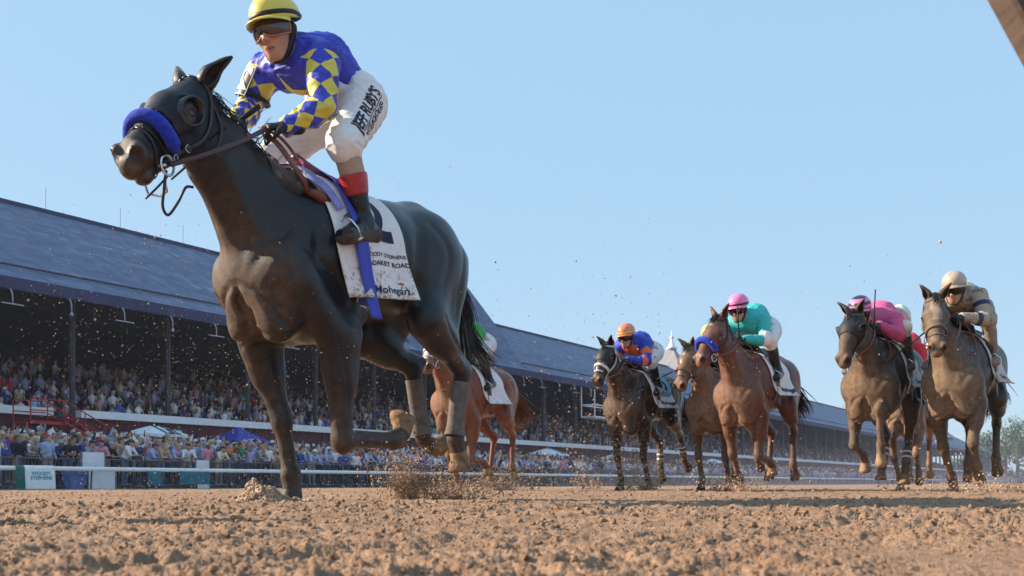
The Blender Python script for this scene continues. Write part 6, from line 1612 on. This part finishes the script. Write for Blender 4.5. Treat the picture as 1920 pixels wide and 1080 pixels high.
def racer(p0, th, J, coatm, label, jlabel, Jk, JM, bridle=STRAP_DARK, noseband=None, roll=None, cups=None, cloth=(WHITE_CLOTH, None), reinm=LEATHER_BROWN, hoofm=HORN_DARK, wraps=None, whip=None, letter=None, hair=HAIR, number=None, hide_tack=False):
    loc, rz = place(p0, math.radians(th))
    r = empty('racehorse', loc, rz); tag(r, label, 'horse', 'racehorses galloping along the track')
    V, Q, _ = horse_mesh(J, .014); b = bvh_of(V, Q); no = vnormals(V, Q); hp, h, n, l, k = head_frame(J)
    npmesh('body', V, Q, coatm, r, True, attrs=face_attrs(J, V))
    for q in ('FL','FR','HL','HR'):
        v, f = hoof_mesh(J[q][4], J[q][5], q, .048); npmesh('hoof', v, f, hoofm, r, True)
        if wraps and q in wraps:
            C_, F_ = A3(*J[q][2]), A3(*J[q][3]); mb = MB(); mb.tube([C_+(F_-C_)*t_ for t_ in (.30,.35,.5,.65,.80,.86)], [.040,.046,.044,.044,.048,.044], 12); o = mb.build('leg_wrap', WRAP, r, True)
            mb = MB()
            for t_ in (.45, .62): mb.tube([C_+(F_-C_)*t_, C_+(F_-C_)*(t_+.06)], .0475, 12)
            mb.build('tape', WHITE_STRAP, o, True)
    for s in (1,-1):
        e = MB(); bm_ = bmesh.new(); bmesh.ops.create_uvsphere(bm_, u_segments=10, v_segments=8, radius=.027*k); ec_ = hp(.200,-.058,s*.092)
        e.add([np.array(v.co)+ec_ for v in bm_.verts], [[v.index for v in f.verts] for f in bm_.faces]); bm_.free(); e.build('eye', _pm['horse_eye'], r, True)
        er = J.get('ears', (-.13, .12, .075)); v, f = ear_mesh(hp, s, (er[0], er[1], s*er[2]), k, .050, .165)
        o = npmesh('ear', v, f, coatm, r, True); m_ = o.modifiers.new('thick', 'SOLIDIFY'); m_.thickness = .004
    mb = MB()
    hair_strands(mb, [hp(.03,.02,0), (.44,0,J['poll'][2]-.06), (.32,0,1.62), (.18,0,1.555), (.05,0,1.53)], [(.46,-.13,1.55), (.36,-.17,1.52), (.28,-.18,1.46), (.14,-.18,1.42), (-.02,-.13,1.44)], [(.48,-.08,1.70), (.38,-.10,1.65), (.28,-.10,1.59), (.16,-.10,1.54), (.02,-.07,1.52)], 110, .0055, .018, 5, seg=5)
    hair_strands(mb, [hp(-.01,.02,.02), hp(-.01,.02,-.02)], [hp(.13,.04,.03), hp(.13,.04,-.03)], [hp(.05,.055,.02), hp(.05,.055,-.02)], 22, .005, .010, 6, seg=5)
    mb.build('mane', hair, r, True)
    mb = MB(); hair_strands(mb, [(-1.04,0,1.42), (-1.08,0,1.36), (-1.08,0,1.30)], [(-1.55,.12,.95), (-1.60,-.05,.85), (-1.35,-.05,.80)], [(-1.26,.05,1.26), (-1.27,.0,1.12), (-1.22,0,1.02)], 170, .008, .035, 15, seg=6)
    mb.build('tail', hair, r, True)
    mb = MB()
    for s in (1,-1):
        strap(mb, [hp(-.02,.01,0), hp(.0,-.04,s*.075), hp(.06,-.10,s*.10), hp(.16,-.15,s*.10), hp(.27,-.16,s*.085), hp(.37,-.16,s*.066), hp(.435,-.152,s*.056)], b, .022, .005, 24, lift=.006)
        strap(mb, [hp(.02,-.06,s*.085), hp(.05,-.16,s*.085), hp(.10,-.235,s*.055), hp(.12,-.262,0)], b, .016, .004, 16, lift=.006)
    strap(mb, [hp(.03,-.03,.08), hp(.055,.005,.06), hp(.065,.02,0), hp(.055,.005,-.06), hp(.03,-.03,-.08)], b, .020, .005, 16, lift=.005)
    br = mb.build('bridle', bridle, r, True)
    if noseband:
        mb = MB(); strap(mb, [hp(.36,-.14,.085), hp(.365,-.07,.08), hp(.37,.0,.04), hp(.37,.01,0), hp(.37,.0,-.04), hp(.365,-.07,-.08), hp(.36,-.14,-.085)], b, .034, .012, 24, lift=.004)
        strap(mb, [hp(.44,-.05,.06), hp(.45,-.02,0), hp(.44,-.05,-.06)], b, .016, .006, 14, lift=.004); mb.build('noseband', noseband, br, True)
    if roll:
        cen = catmull([hp(.40,-.12,.10), hp(.39,-.07,.100), hp(.375,.0,.064), hp(.372,.026,0), hp(.375,.0,-.064), hp(.39,-.07,-.100), hp(.40,-.12,-.10)], 24)
        mb = MB(); mb.tube(cen, [.020*k]+[.034*k]*22+[.020*k], 12); mb.build('shadow_roll', roll, r, True)
    if cups:
        jig = (V-hp(0,0,0)); ca, cn, cl = (jig@h)/k, (jig@n)/k, (jig@l)/k
        ey = np.minimum(*[((ca-.20)**2+(cn+.055)**2)**.5+(np.sign(cl) != s)*9 for s in (1,-1)])
        mk = (ca > -.03) & (ca < .30) & (cn > -.20) & (ey > .04) & (np.abs(cl) < .2) & ~((ca < .03) & (cn < -.15)) & (V[:, 0] > .35)
        sv, sq, _ = shell(V, Q, mk, .007, no); hd_ = npmesh('blinker_hood', sv, sq, cups, r, True)
        for s in (1,-1):
            cv = []; cf = []; n_ = 20
            for i in range(n_):
                a_ = 2*PI*i/n_; back = .5-.5*math.cos(a_)
                for (r_, o_) in ((.058,-.02),(.058,.010+.034*back),(.052,.014+.040*back),(.046,.008+.030*back),(.045,-.02)): cv.append(hp(.20+r_*math.cos(a_), -.055+r_*.85*math.sin(a_), s*(.090+o_)))
            for i in range(n_):
                for j in range(4): cf.append([i*5+j, i*5+j+1, ((i+1)%n_)*5+j+1, ((i+1)%n_)*5+j])
            npmesh('eye_cup', cv, cf, cups, hd_, True)
    mb = MB()
    for s in (1,-1):
        rc = hp(.445,-.158,s*.068); mb.tube([rc+(h*math.cos(a)+n*math.sin(a))*.038 for a in np.linspace(0, 2*PI, 17)], .006, 6, cap=False)
    mb.tube([hp(.45,-.155,.066), hp(.45,-.155,-.066)], .007, 6); mb.build('bit', METAL, br, True)
    hands = [A3(*Jk['wr'+x])+unit(A3(*Jk['hd'+x]))*.07 for x in 'LR']
    mb = MB()
    for s, hd_ in zip((1,-1), hands):
        a_ = hp(.445,-.158,s*.075); m1 = a_*.65+hd_*.35+A3(0,s*.06,-.02); strap(mb, [a_, m1, a_*.25+hd_*.75+A3(0,s*.05,0), hd_], None, .022, .005, 18, fixn=(.3,s,.2))
    mb.tube(catmull([hands[0], (.16,.13,1.50), (.20,.20,1.30), (.22,.05,1.22), (.20,-.12,1.36), hands[1]], 24), .008, 6)
    mb.build('reins', reinm, r, True)
    cl = Cloth(b, (.04,-.07), (-.48,-.60), (1.02,1.05), nx=16, na=16, nh=10, lift=.014, flare=.07, lean=(-.03,-.03), seed=3, wave=.02); cv, cq = cl.mesh(.005)
    co = npmesh('saddle_cloth', cv, cq, cloth[0], r, True); _p = np.array([cl.at(.75, v) for v in np.linspace(0, 1, 30)]); H_ = np.linalg.norm(np.diff(_p, axis=0), axis=1).sum()
    if cloth[1]:
        mb = MB(); patch_poly(mb, [(.42,.05),(.98,.05),(.98,.62),(.42,.62)], lambda x, y: cl.at(x, y, .004), 4); mb.build('number_panel', cloth[1], co)
    if number:
        mb = MB(); text_on(mb, number, .24, lambda x, y: cl.at(.72+x/.5, .38-y/H_, .007), bold=.008); mb.build('number', NAVY, co)
    if letter:
        mb = MB(); text_on(mb, letter, .11, lambda x, y: cl.at(.60+x/.5, .84-y/H_, .006), bold=.004, shear=.2); mb.build('lettering', NAVY, co)
    cg = Cloth(b, (-.06,-.13), (-.14,-.21), (.90,.90), nx=6, na=16, nh=6, lift=.028, flare=0, seed=4, wave=0); gv, gq = cg.mesh(.004); npmesh('girth', gv, gq, STRAP_DARK, r, True)
    mb = MB(); 
    for i in range(9):
        t_ = i/8; x_ = .0-.38*t_
        hit = b.ray_cast(Vector((x_, 0, 2.2)), Vector((0,0,-1))); z0 = hit[0][2]
        for j in range(9):
            a_ = -1+2*j/8; mb.v.append((x_, a_*.14, z0+.05+.05*(abs(t_-.5)*2)**3-.05*abs(a_)**2.2))
    mb.f = [[i*9+j, i*9+j+1, (i+1)*9+j+1, (i+1)*9+j] for i in range(8) for j in range(8)]
    o = mb.build('saddle', LEATHER_BLACK, r, True); m_ = o.modifiers.new('thick', 'SOLIDIFY'); m_.thickness = .025
    for s, an, to in ((1,'anL','toL'), (-1,'anR','toR')):
        a_, t_ = A3(*Jk[an]), A3(*Jk[to]); c_ = a_*.38+t_*.62+A3(0,0,-.035); st = MB(); y_ = A3(0,1,0); u_ = A3(.3,0,.95)
        st.tube([c_-y_*.052, c_-y_*.055+u_*.045, c_+u_*.10, c_+y_*.055+u_*.045, c_+y_*.052, c_-y_*.052], .006, 6); so = st.build('stirrup', METAL, r, True)
        st = MB(); strap(st, [c_+u_*.10, (-.12,s*.27,1.36), (-.13,s*.22,1.46)], None, .018, .004, 8, fixn=(0,s,.3)); st.build('stirrup_leather', STRAP_DARK, so, True)
    pr = empty('person', loc, rz); tag(pr, jlabel, 'person', 'jockeys riding in the race')
    R = build_jockey(pr, Jk, JM, .016, 1)
    if whip:
        hw = hands[0] if whip[0] == 'L' else hands[1]; d = unit(A3(*whip[1:4])); w = MB(); L = whip[5] if len(whip) > 5 else .62; w.tube([hw-d*.10, hw, hw+d*L*.4, hw+d*L], [.011,.012,.008,.006], 8); wo = w.build('riding_whip', RUBBER, None, True); xf(wo, loc, rz); tag(wo, whip[4], 'whip')
    return r, pr, R, b, hp
LENS_D = plain('dark_lens', (.03,.012,.012), .12, .3, 25, Metallic=.3)
def jm(jersey, helmet, trousers=None, boot=None, band=None, skin=SKIN, peak=None):
    d = dict(skin=skin, jersey=jersey, trousers=trousers or fabric('dusty_breeches', (.66,.64,.65), MUD, .35), boot=boot or LEATHER_BLACK, glove=_pm['black_glove'], helmet=helmet, lens=LENS_D, goggle_frame=RUBBER)
    if band: d['band'] = band
    if peak: d['peak'] = peak
    return d
def hoop_silk(name, base, alt, lo, hi, ax='su', mud=None, amt=0.0, chest=None):
    """sleeve hoops between two arm lengths"""
    t = NT(name); u = t.attr('su'); m = t.math('GREATER_THAN', t.attr('sl'), .5); c = t.coord('Object'); w = None
    for a, b in zip(lo, hi):
        x = t.math('MULTIPLY', t.math('GREATER_THAN', u, a), t.math('LESS_THAN', u, b)); w = x if w is None else t.math('MAXIMUM', w, x)
    col = t.mix(t.math('MULTIPLY', w, m), base, alt)
    if chest:
        z = t.n('SeparateXYZ'); t.set(z.inputs[0], c); q = t.math('MULTIPLY', t.math('GREATER_THAN', z.outputs[0], -.05), t.math('LESS_THAN', z.outputs[2], chest)); q = t.math('MULTIPLY', q, t.math('SUBTRACT', 1.0, m)); col = t.mix(q, col, alt)
    if mud:
        mm = t.mr(t.math('ADD', t.noise(c, 5, 5, .7), t.math('MULTIPLY', t.noise(c, 38, 4, .7), .45)), .98-.5*amt, 1.10-.45*amt); col = t.mix(mm, col, mud)
    t.bump(t.noise(c, 24, 4, .6, .8), .18, .012); return t.out(col, .6, .35)
NB = dict(dz=-.05, nbase=(.24,0,1.30), nmid=(.40,0,1.46), hd=1.16, hw=1.10, hr=1.14, lg=1.15, lgh=1.12)
DUST = (.27,.17,.11)
FIELD = []
# chestnut with white bridle, half hidden by the leader's hind legs
J = dict(NB, **legs('fold'), poll=(.56,.04,1.84), muzzle=(.92,.06,1.42), blaze=(.036,.08,.50)); J['nmid'] = (.40,0,1.43)
FIELD.append(racer((-.60,12.0), 29, J, coat('chestnut_coat', (.15,.045,.022), (.22,.13,.08), .42, rough=.45, chest=.3), 'chestnut racehorse with white bridle and white blaze, galloping just behind the leading horse',
  'jockey in green and yellow silks on the chestnut horse, mostly hidden by the leading horse', crouch(seed=4), jm(hoop_silk('green_white_silk', (.04,.32,.06), (.70,.72,.70), (.16,), (.34,), chest=None), helmet_material('green_yellow_helmet', (.30,.50,.04), (.75,.65,.05), 'quarters')),
  bridle=WHITE_STRAP, noseband=WHITE_STRAP, hoofm=MUDDY, hair=plain('chestnut_hair', (.16,.055,.03), .5, .3, 40)))
# dark bay with white noseband
J = dict(NB, **legs('stance'), poll=(.56,-.03,1.77), muzzle=(.88,-.02,1.34), ears=(-.05,.17,.055)); J['nmid'] = (.40,-.01,1.48)
FIELD.append(racer((1.50,12.7), 36, J, coat('dark_bay_coat', (.017,.010,.009), (.17,.10,.065), .38, rough=.38, chest=.25), 'dark bay racehorse with white noseband and light blue saddle cloth',
  'jockey in blue silks with orange bands and an orange helmet', crouch(seed=5, head=(.14,0,1.895), neck=(.02,0,1.835), pelvis=(-.38,0,1.79)), jm(hoop_silk('blue_orange_silk', (.030,.055,.42), (.75,.16,.04), (.10,.27), (.17,.34), chest=1.80), helmet_material('orange_helmet', (.72,.20,.11)), band=plain('yellow_band', (.72,.58,.12), .6)),
  bridle=WHITE_STRAP, noseband=WHITE_STRAP, cups=plain('dark_hood', (.02,.017,.018), .6, .2, 12), cloth=(WHITE_CLOTH, plain('sky_blue_panel', (.08,.33,.60), .7, .12, 12)), wraps=('HL','HR'), number='5', letter='Mohegan'))
# bay half hidden behind the bay with the blue roll
J = dict(NB, **legs('stance'), poll=(.55,-.08,1.74), muzzle=(.84,-.12,1.27), blaze=(.022,.10,.17), ears=(-.05,.16,.06)); J['nmid'] = (.39,0,1.45)
FIELD.append(racer((2.50,12.6), 34, J, coat('light_bay_coat', (.115,.048,.026), (.26,.16,.10), .46, legdark=(.03,.02,.018), rough=.48, chest=.5), 'light bay racehorse with small white star, beside the bay with the blue roll',
  'jockey with a green and yellow quartered helmet, behind the horse with the white star', crouch(seed=6, head=(.14,.02,1.87), neck=(.0,0,1.82)), jm(fabric('dark_green_silk', (.015,.10,.06), MUD, .3), helmet_material('quartered_helmet', (.02,.22,.10), (.75,.55,.10), 'quarters')),
  bridle=plain('dusty_strap', (.14,.10,.08), .7, .2, 20), noseband=plain('dusty_strap', (.14,.10,.08), .7, .2, 20), whip=('R', .25, -.75, -.35, 'black riding whip held out beside the light bay horse')))
# bay with blue shadow roll
J = dict(NB, **legs('fold'), poll=(.57,-.06,1.80), muzzle=(.92,-.15,1.38), blaze=(.022,.11,.16), ears=(-.14,.09,.06), lg=1.22, lgh=1.18); J['nmid'] = (.41,-.01,1.48)
RB = racer((2.52,10.9), 37, J, coat('bay_coat', (.095,.028,.017), (.22,.13,.085), .42, legdark=(.05,.025,.02), rough=.40, chest=.35), 'bay racehorse with blue shadow roll and a white star, under the pink helmet',
  'jockey in turquoise silks with a plain pink helmet, on the bay horse', crouch(seed=7, head=(.14,-.03,1.93), neck=(.01,0,1.87), pelvis=(-.38,0,1.82)), jm(hoop_silk('turquoise_silk', (.04,.46,.46), (.78,.66,.64), (.17,), (.31,)), helmet_material('pink_helmet', (.80,.20,.44)), band=plain('black_band', (.012,.014,.022), .5)),
  roll=SR, hoofm=MUDDY, letter='Mohegan', whip=('L', .28, .05, .95, 'black riding whip held upright by the jockey in turquoise', .36))
FIELD.append(RB)
# grey-brown horse with blinkers and pink striped jockey
J = dict(NB, **legs('reach'), poll=(.55,-.06,1.70), muzzle=(.84,-.10,1.25), ears=(-.08,.13,.085)); J['nmid'] = (.39,0,1.44)
FIELD.append(racer((3.57,9.95), 35, J, coat('muddy_dark_coat', (.022,.019,.020), (.18,.115,.072), .52, rough=.40, chest=.7), 'muddy dark racehorse with blinker cups, under the pink and black striped helmet',
  'jockey in pink silks with pink and black striped helmet, on the muddy dark horse', crouch(seed=8, head=(.18,-.10,1.735), neck=(.02,-.03,1.70), pelvis=(-.38,0,1.72), shL=(-.03,.18,1.68), shR=(-.03,-.18,1.68), elL=(.08,.25,1.50), elR=(.08,-.25,1.50)), jm(fabric('pink_silk', (.62,.10,.26), MUD, .25), helmet_material('striped_helmet', (.78,.20,.42), (.02,.02,.06), 'hoops'), boot=plain('dusty_boot', (.09,.075,.07), .6, .3, 12)),
  cups=fabric('dusty_hood', (.022,.020,.022), MUD, .15), bridle=plain('dusty_strap', (.14,.10,.08), .7, .2, 20), hoofm=HORN, letter='Sun', wraps=('HL','HR'), whip=('L', .25, .12, .95, 'black riding whip raised before the jockey in pink', .34)))
# pale chestnut hidden behind it
J = dict(NB, **legs('late'), poll=(.55,0,1.66), muzzle=(.88,0,1.25)); 
FIELD.append(racer((5.12,13.2), 32, J, coat('pale_chestnut_coat', (.17,.08,.05), (.27,.17,.11), .55, rough=.5), 'pale chestnut racehorse at the back, mostly hidden behind the muddy dark horse',
  'jockey in bright red silks bent low behind the jockey in pink', crouch(seed=9, head=(.12,0,1.86), neck=(.0,0,1.86), pelvis=(-.40,0,1.84), arch=(-.02,0,.10)), jm(fabric('red_silk', (.62,.03,.04), MUD, .12), helmet_material('red_helmet', (.60,.03,.04))), hoofm=HORN, hair=plain('chestnut_hair', (.16,.055,.03), .5, .3, 40)))
# mud-caked horse at the right
J = dict(NB, **legs('late'), poll=(.56,-.06,1.76), muzzle=(.86,.04,1.30), blaze=(.040,.06,.30), ears=(-.08,.14,.08), lg=1.25, lgh=1.2); J['nmid'] = (.40,-.05,1.45)
FIELD.append(racer((4.18,9.5), 37, J, coat('mud_caked_coat', (.024,.019,.019), (.205,.138,.090), .64, rough=.40, chest=.95, blazec=(.30,.23,.19)), 'mud caked brown racehorse with a broad white face, under the beige helmet',
  'jockey in mud covered tan silks and a beige helmet, on the mud caked horse', crouch(seed=10, head=(.14,.0,1.875), neck=(.0,0,1.82), pelvis=(-.40,0,1.78)), jm(hoop_silk('muddy_tan_silk', (.40,.34,.26), (.03,.03,.10), (.08,.33), (.13,.38), mud=(.12,.085,.06), amt=.45), helmet_material('beige_helmet', (.46,.36,.28), mud=(.27,.19,.14)), trousers=fabric('muddy_breeches', (.38,.32,.27), (.14,.10,.07), .6), boot=plain('muddy_boot', (.26,.20,.16), .8, .3, 12)),
  bridle=plain('dusty_strap', (.14,.10,.08), .7, .2, 20), noseband=plain('dusty_strap', (.14,.10,.08), .7, .2, 20), cloth=(mud_cloth('muddy_saddle_cloth', (.55,.50,.47), .8), None), hoofm=MUDDY, letter='Sun', whip=('R', .15, -.75, -.60, 'black riding whip with a red cord held beside the mud caked horse')))
# ---------------------------------------------------------------- clods, kicked-up dirt and flying grit
ICO = bmesh.new(); bmesh.ops.create_icosphere(ICO, subdivisions=1, radius=1.0); IV = np.array([v.co[:] for v in ICO.verts]); IF = np.array([[v.index for v in f.verts] for f in ICO.faces]); ICO.free()
IC2 = bmesh.new(); bmesh.ops.create_icosphere(IC2, subdivisions=2, radius=1.0); JV = np.array([v.co[:] for v in IC2.verts]); JF = np.array([[v.index for v in f.verts] for f in IC2.faces]); IC2.free()
OV = np.array([(1,0,0),(-1,0,0),(0,1,0),(0,-1,0),(0,0,1),(0,0,-1)], float); OF = np.array([(0,2,4),(2,1,4),(1,3,4),(3,0,4),(2,0,5),(1,2,5),(3,1,5),(0,3,5)])
def lumps_mesh(name, P, S, mat, seed, base='ico'):
    R = np.random.RandomState(seed); BV, BF = {'ico': (IV, IF), 'fine': (JV, JF), 'oct': (OV, OF)}[base]; n = len(P)
    if base == 'fine':
        W = BV[None]*(1+.75*vnoise((BV[None]*1.7+R.rand(n,1,3)*50).reshape(-1, 3), seed).reshape(n, -1)[..., None]+.22*vnoise((BV[None]*3.6+R.rand(n,1,3)*50).reshape(-1, 3), seed+1).reshape(n, -1)[..., None])
    else: W = BV[None]*(1+R.uniform(-.35, .35, (n, len(BV), 1)))
    a = R.uniform(.65, 1.3, (n, 1, 3)); Qn = R.normal(size=(n, 4)); Qn /= np.linalg.norm(Qn, axis=1)[:, None]; w, x, y, z = Qn.T
    M = np.stack([1-2*(y*y+z*z), 2*(x*y-z*w), 2*(x*z+y*w), 2*(x*y+z*w), 1-2*(x*x+z*z), 2*(y*z-x*w), 2*(x*z-y*w), 2*(y*z+x*w), 1-2*(x*x+y*y)], 1).reshape(n, 3, 3)
    W = np.einsum('nij,nkj->nki', M, W*a)*np.asarray(S)[:, None, None]+np.asarray(P)[:, None]
    F = (BF[None]+(np.arange(n)*len(BV))[:, None, None]).reshape(-1, 3)
    o = npmesh(name, W.reshape(-1, 3), F, mat, None, base == 'fine'); return o
R = np.random.RandomState(5)
# loose clods lying on the track
n = 20000; Yc = .75*np.power(16/.75, R.rand(n)); Xc = Yc*R.uniform(-.78, .78, n); Sc = np.minimum(.0013*np.power(R.rand(n), -.42)*np.clip(Yc/1.6, .8, 2.2), .0060*np.clip(Yc/1.6, .8, 1.9))
gi = np.clip((np.log(Yc/.55)/np.log(160/.55)*(nr-1)).round().astype(int), 0, nr-1); gj = np.clip(((Xc/Yc+.86)/1.72*(nc-1)).round().astype(int), 0, nc-1); Zc = Zg[gi, gj]
keep = R.rand(n) > flat[gi, gj]*.7
tag(lumps_mesh('loose_clods', np.stack([Xc, Yc, Zc+Sc*.05], 1)[keep], Sc[keep], DIRT, 6, 'fine'), kind='stuff')
t = NT('flying_dirt_mat'); c = t.coord('Object'); FLY = t.out(t.ramp(t.noise(c, 9, 3), [(.3, (.34,.22,.14)), (.7, (.58,.42,.29))]), .9, .2)
def spray(name, foot, n, spread, height, drift, size, seed, label, ell=1.0):
    """a burst thrown up where a hoof strikes: dense at the ground, thinning upward and back"""
    Rr = np.random.RandomState(seed); q = np.power(Rr.rand(n), 1.7); a = Rr.uniform(0, 2*PI, n); rr = np.sqrt(Rr.rand(n))*spread*(.55+.9*q)
    X = foot[0]+np.cos(a)*rr*ell+drift[0]*q; Y = foot[1]+np.sin(a)*rr*.7+drift[1]*q; Z = foot[2]+q*height*Rr.uniform(.6, 1.15, n)*(1-.45*(rr/(spread*1.45))**2)
    out = Rr.rand(n) < .22; X = X+np.where(out, Rr.normal(size=n)*spread*1.3, 0); Z = Z+np.where(out, np.abs(Rr.normal(size=n))*height*.45, 0)
    f_ = 1.1/spread; cl = (vnoise(np.stack([X*f_, Y*f_, Z*f_*.6], 1), seed)+.5*vnoise(np.stack([X*f_*3, Y*f_*3, Z*f_*2], 1), seed+1) > -.08) | out
    S = np.minimum(size*np.power(Rr.rand(n), -.40), size*4.2)*(1-.45*q)
    o = lumps_mesh(name, np.stack([X, Y, Z], 1)[cl], S[cl], FLY, seed, 'ico'); tag(o, label, 'dirt', kind='stuff'); return o
def wf(o_loc, th, p):
    c, s_ = math.cos(th), math.sin(th); f = A3(-s_, -c, 0); l = A3(c, -s_, 0); return A3(o_loc[0], o_loc[1], 0)+f*p[0]+l*p[1]+A3(0,0,p[2])
ft = wf(LP, LTH, (-.06,-.11,-.03))
# the heap round the planted hoof
n = 7000; a = R.uniform(0, 2*PI, n); r_ = np.abs(R.normal(size=n))*.10; X = ft[0]-.10+np.cos(a)*r_*1.5; Y = ft[1]-.10+np.sin(a)*r_*.9
Z = -.035+(.105*np.exp(-((X-ft[0]+.15)/.085)**2-((Y-ft[1]+.10)/.11)**2)+.055*np.exp(-((X-ft[0]-.02)/.14)**2-((Y-ft[1]+.11)/.10)**2))*R.rand(n)**.45*(1+.35*vnoise(np.stack([X*22, Y*22, X*0], 1), 3))
tag(lumps_mesh('dirt_heap', np.stack([X, Y, Z], 1), np.minimum(.0034*np.power(R.rand(n), -.42), .014), FLY, 9, 'ico'), 'heap of dirt pushed up round the planted hoof', 'dirt', kind='stuff')
spray('dirt_spray', A3(-.57,5.62,-.04), 9000, .075, .27, (-.02,.02), .0022, 31, 'column of dirt kicked up behind the leading horse')
spray('dirt_spray', A3(-.33,5.66,-.04), 5600, .15, .19, (.08,.05), .0025, 32, 'low fan of dirt under the hind hooves of the leading horse', 1.5)
for i, (px, Y_, n, sp_, hh_, dr, sz, lab) in enumerate(((1185, 12.4, 700, .30, 1.9, (-.25,.3), .010, 'tall shower of dirt before the dark bay horse'), (1212, 12.2, 900, .22, .55, (.1,.2), .009, 'dirt at the forehooves of the dark bay horse'), (1110, 14, 420, .35, 1.5, (-.9,.2), .011, 'slanting shower of dirt left of the dark bay horse'),
   (1405, 10.4, 900, .28, .22, (.1,.2), .008, 'dirt at the hooves of the bay horse'), (1330, 12.3, 400, .25, .25, (.1,.2), .009, 'dirt at the hooves of the light bay horse'), (1690, 11.5, 600, .35, .50, (.3,.3), .009, 'dark dirt thrown up between the muddy horse and the mud caked one'), (1835, 9.0, 1100, .28, .13, (.2,.2), .008, 'dirt at the hooves of the mud caked horse'), (1905, 9.6, 500, .22, .35, (.2,.2), .007, 'dirt behind the mud caked horse'), (925, 12.0, 700, .30, .35, (.2,.2), .010, 'dirt at the hooves of the chestnut horse'), (1000, 13.0, 600, .7, .30, (.2,.2), .009, 'low dirt behind the chestnut horse'))):
    x = (px-960)/1900*Y_; spray('dirt_spray', A3(x, Y_, float(track_z(np.array(x), np.array(Y_)))-.02), int(n*3.2), sp_, hh_, dr, sz*.42, 40+i, lab)
# grit hanging in the air over the track
n = 10000; Yf = R.uniform(4.0, 13.5, n); u = R.beta(1.3, 1.5, n); px = 20+u*1900; Xf = (px-960)/1900*Yf
dens = np.where(px < 760, 1.0, .30); hz = np.where(px < 1000, 1.75, 1.45); Zf = .05+np.power(R.rand(n), 1.15)*hz*(Yf/6.5)**.72
Sf = np.minimum(.0017*np.power(R.rand(n), -.42)*(Yf/6.0)**.6, .0055)
k = R.rand(n) < dens
tag(lumps_mesh('flying_grit', np.stack([Xf, Yf, Zf], 1)[k], Sf[k], FLY, 12, 'oct'), 'grit flying through the air between the horses', 'dirt', kind='stuff')
# sparse specks high up against the sky
n = 150; Yf = R.uniform(4, 10, n); Xf = Yf*R.uniform(-.45, .45, n); Zf = Yf*R.uniform(.12, .42, n)
tag(lumps_mesh('high_grit', np.stack([Xf, Yf, Zf], 1), R.uniform(.0012, .003, n), FLY, 13, 'oct'), 'sparse specks of dirt high in the air', 'dirt', kind='stuff')
# ---------------------------------------------------------------- hazy summer air
hz = NT('haze_air'); hz.t.nodes.remove(hz.b); vol = hz.t.nodes.new('ShaderNodeVolumePrincipled'); vol.inputs['Density'].default_value = .00035; vol.inputs['Color'].default_value = (.72,.80,1.0,1); vol.inputs['Anisotropy'].default_value = .25
hz.t.links.new(vol.outputs[0], hz.t.nodes['Material Output'].inputs['Volume'])
mb = MB(); mb.box((150, 900, 13.5), (3600, 2300, 32)); tag(mb.build('haze', hz.m), kind='stuff')
cam_data.dof.use_dof = True; cam_data.dof.focus_distance = 5.4; cam_data.dof.aperture_fstop = 10.0

# dust hanging low over the track behind the horses
du = NT('dust_air'); du.t.nodes.remove(du.b); v2 = du.t.nodes.new('ShaderNodeVolumePrincipled'); v2.inputs['Color'].default_value = (.66,.62,.74,1); v2.inputs['Anisotropy'].default_value = .2
sz_ = du.n('SeparateXYZ'); du.set(sz_.inputs[0], du.coord('Object')); fz = du.math('POWER', du.mr(sz_.outputs[2], -.2, 2.4, 1, 0), 2.2)
fx_ = du.mr(sz_.outputs[0], 0, 9, .10, 1.0)
du.set(v2.inputs['Density'], du.math('MULTIPLY', du.math('MULTIPLY', fz, fx_),  .009)); du.t.links.new(v2.outputs[0], du.t.nodes['Material Output'].inputs['Volume'])
V = []; 
for z in (-.25, 2.4):
    for (x, y) in ((-1, 14.5), (13, 14.5), (62, 74), (2, 52)): V.append((x, y, z))
mb = MB(); mb.add(V, [[3,2,1,0],[4,5,6,7],[0,1,5,4],[1,2,6,5],[2,3,7,6],[3,0,4,7]]); tag(mb.build('dust_cloud', du.m), kind='stuff')
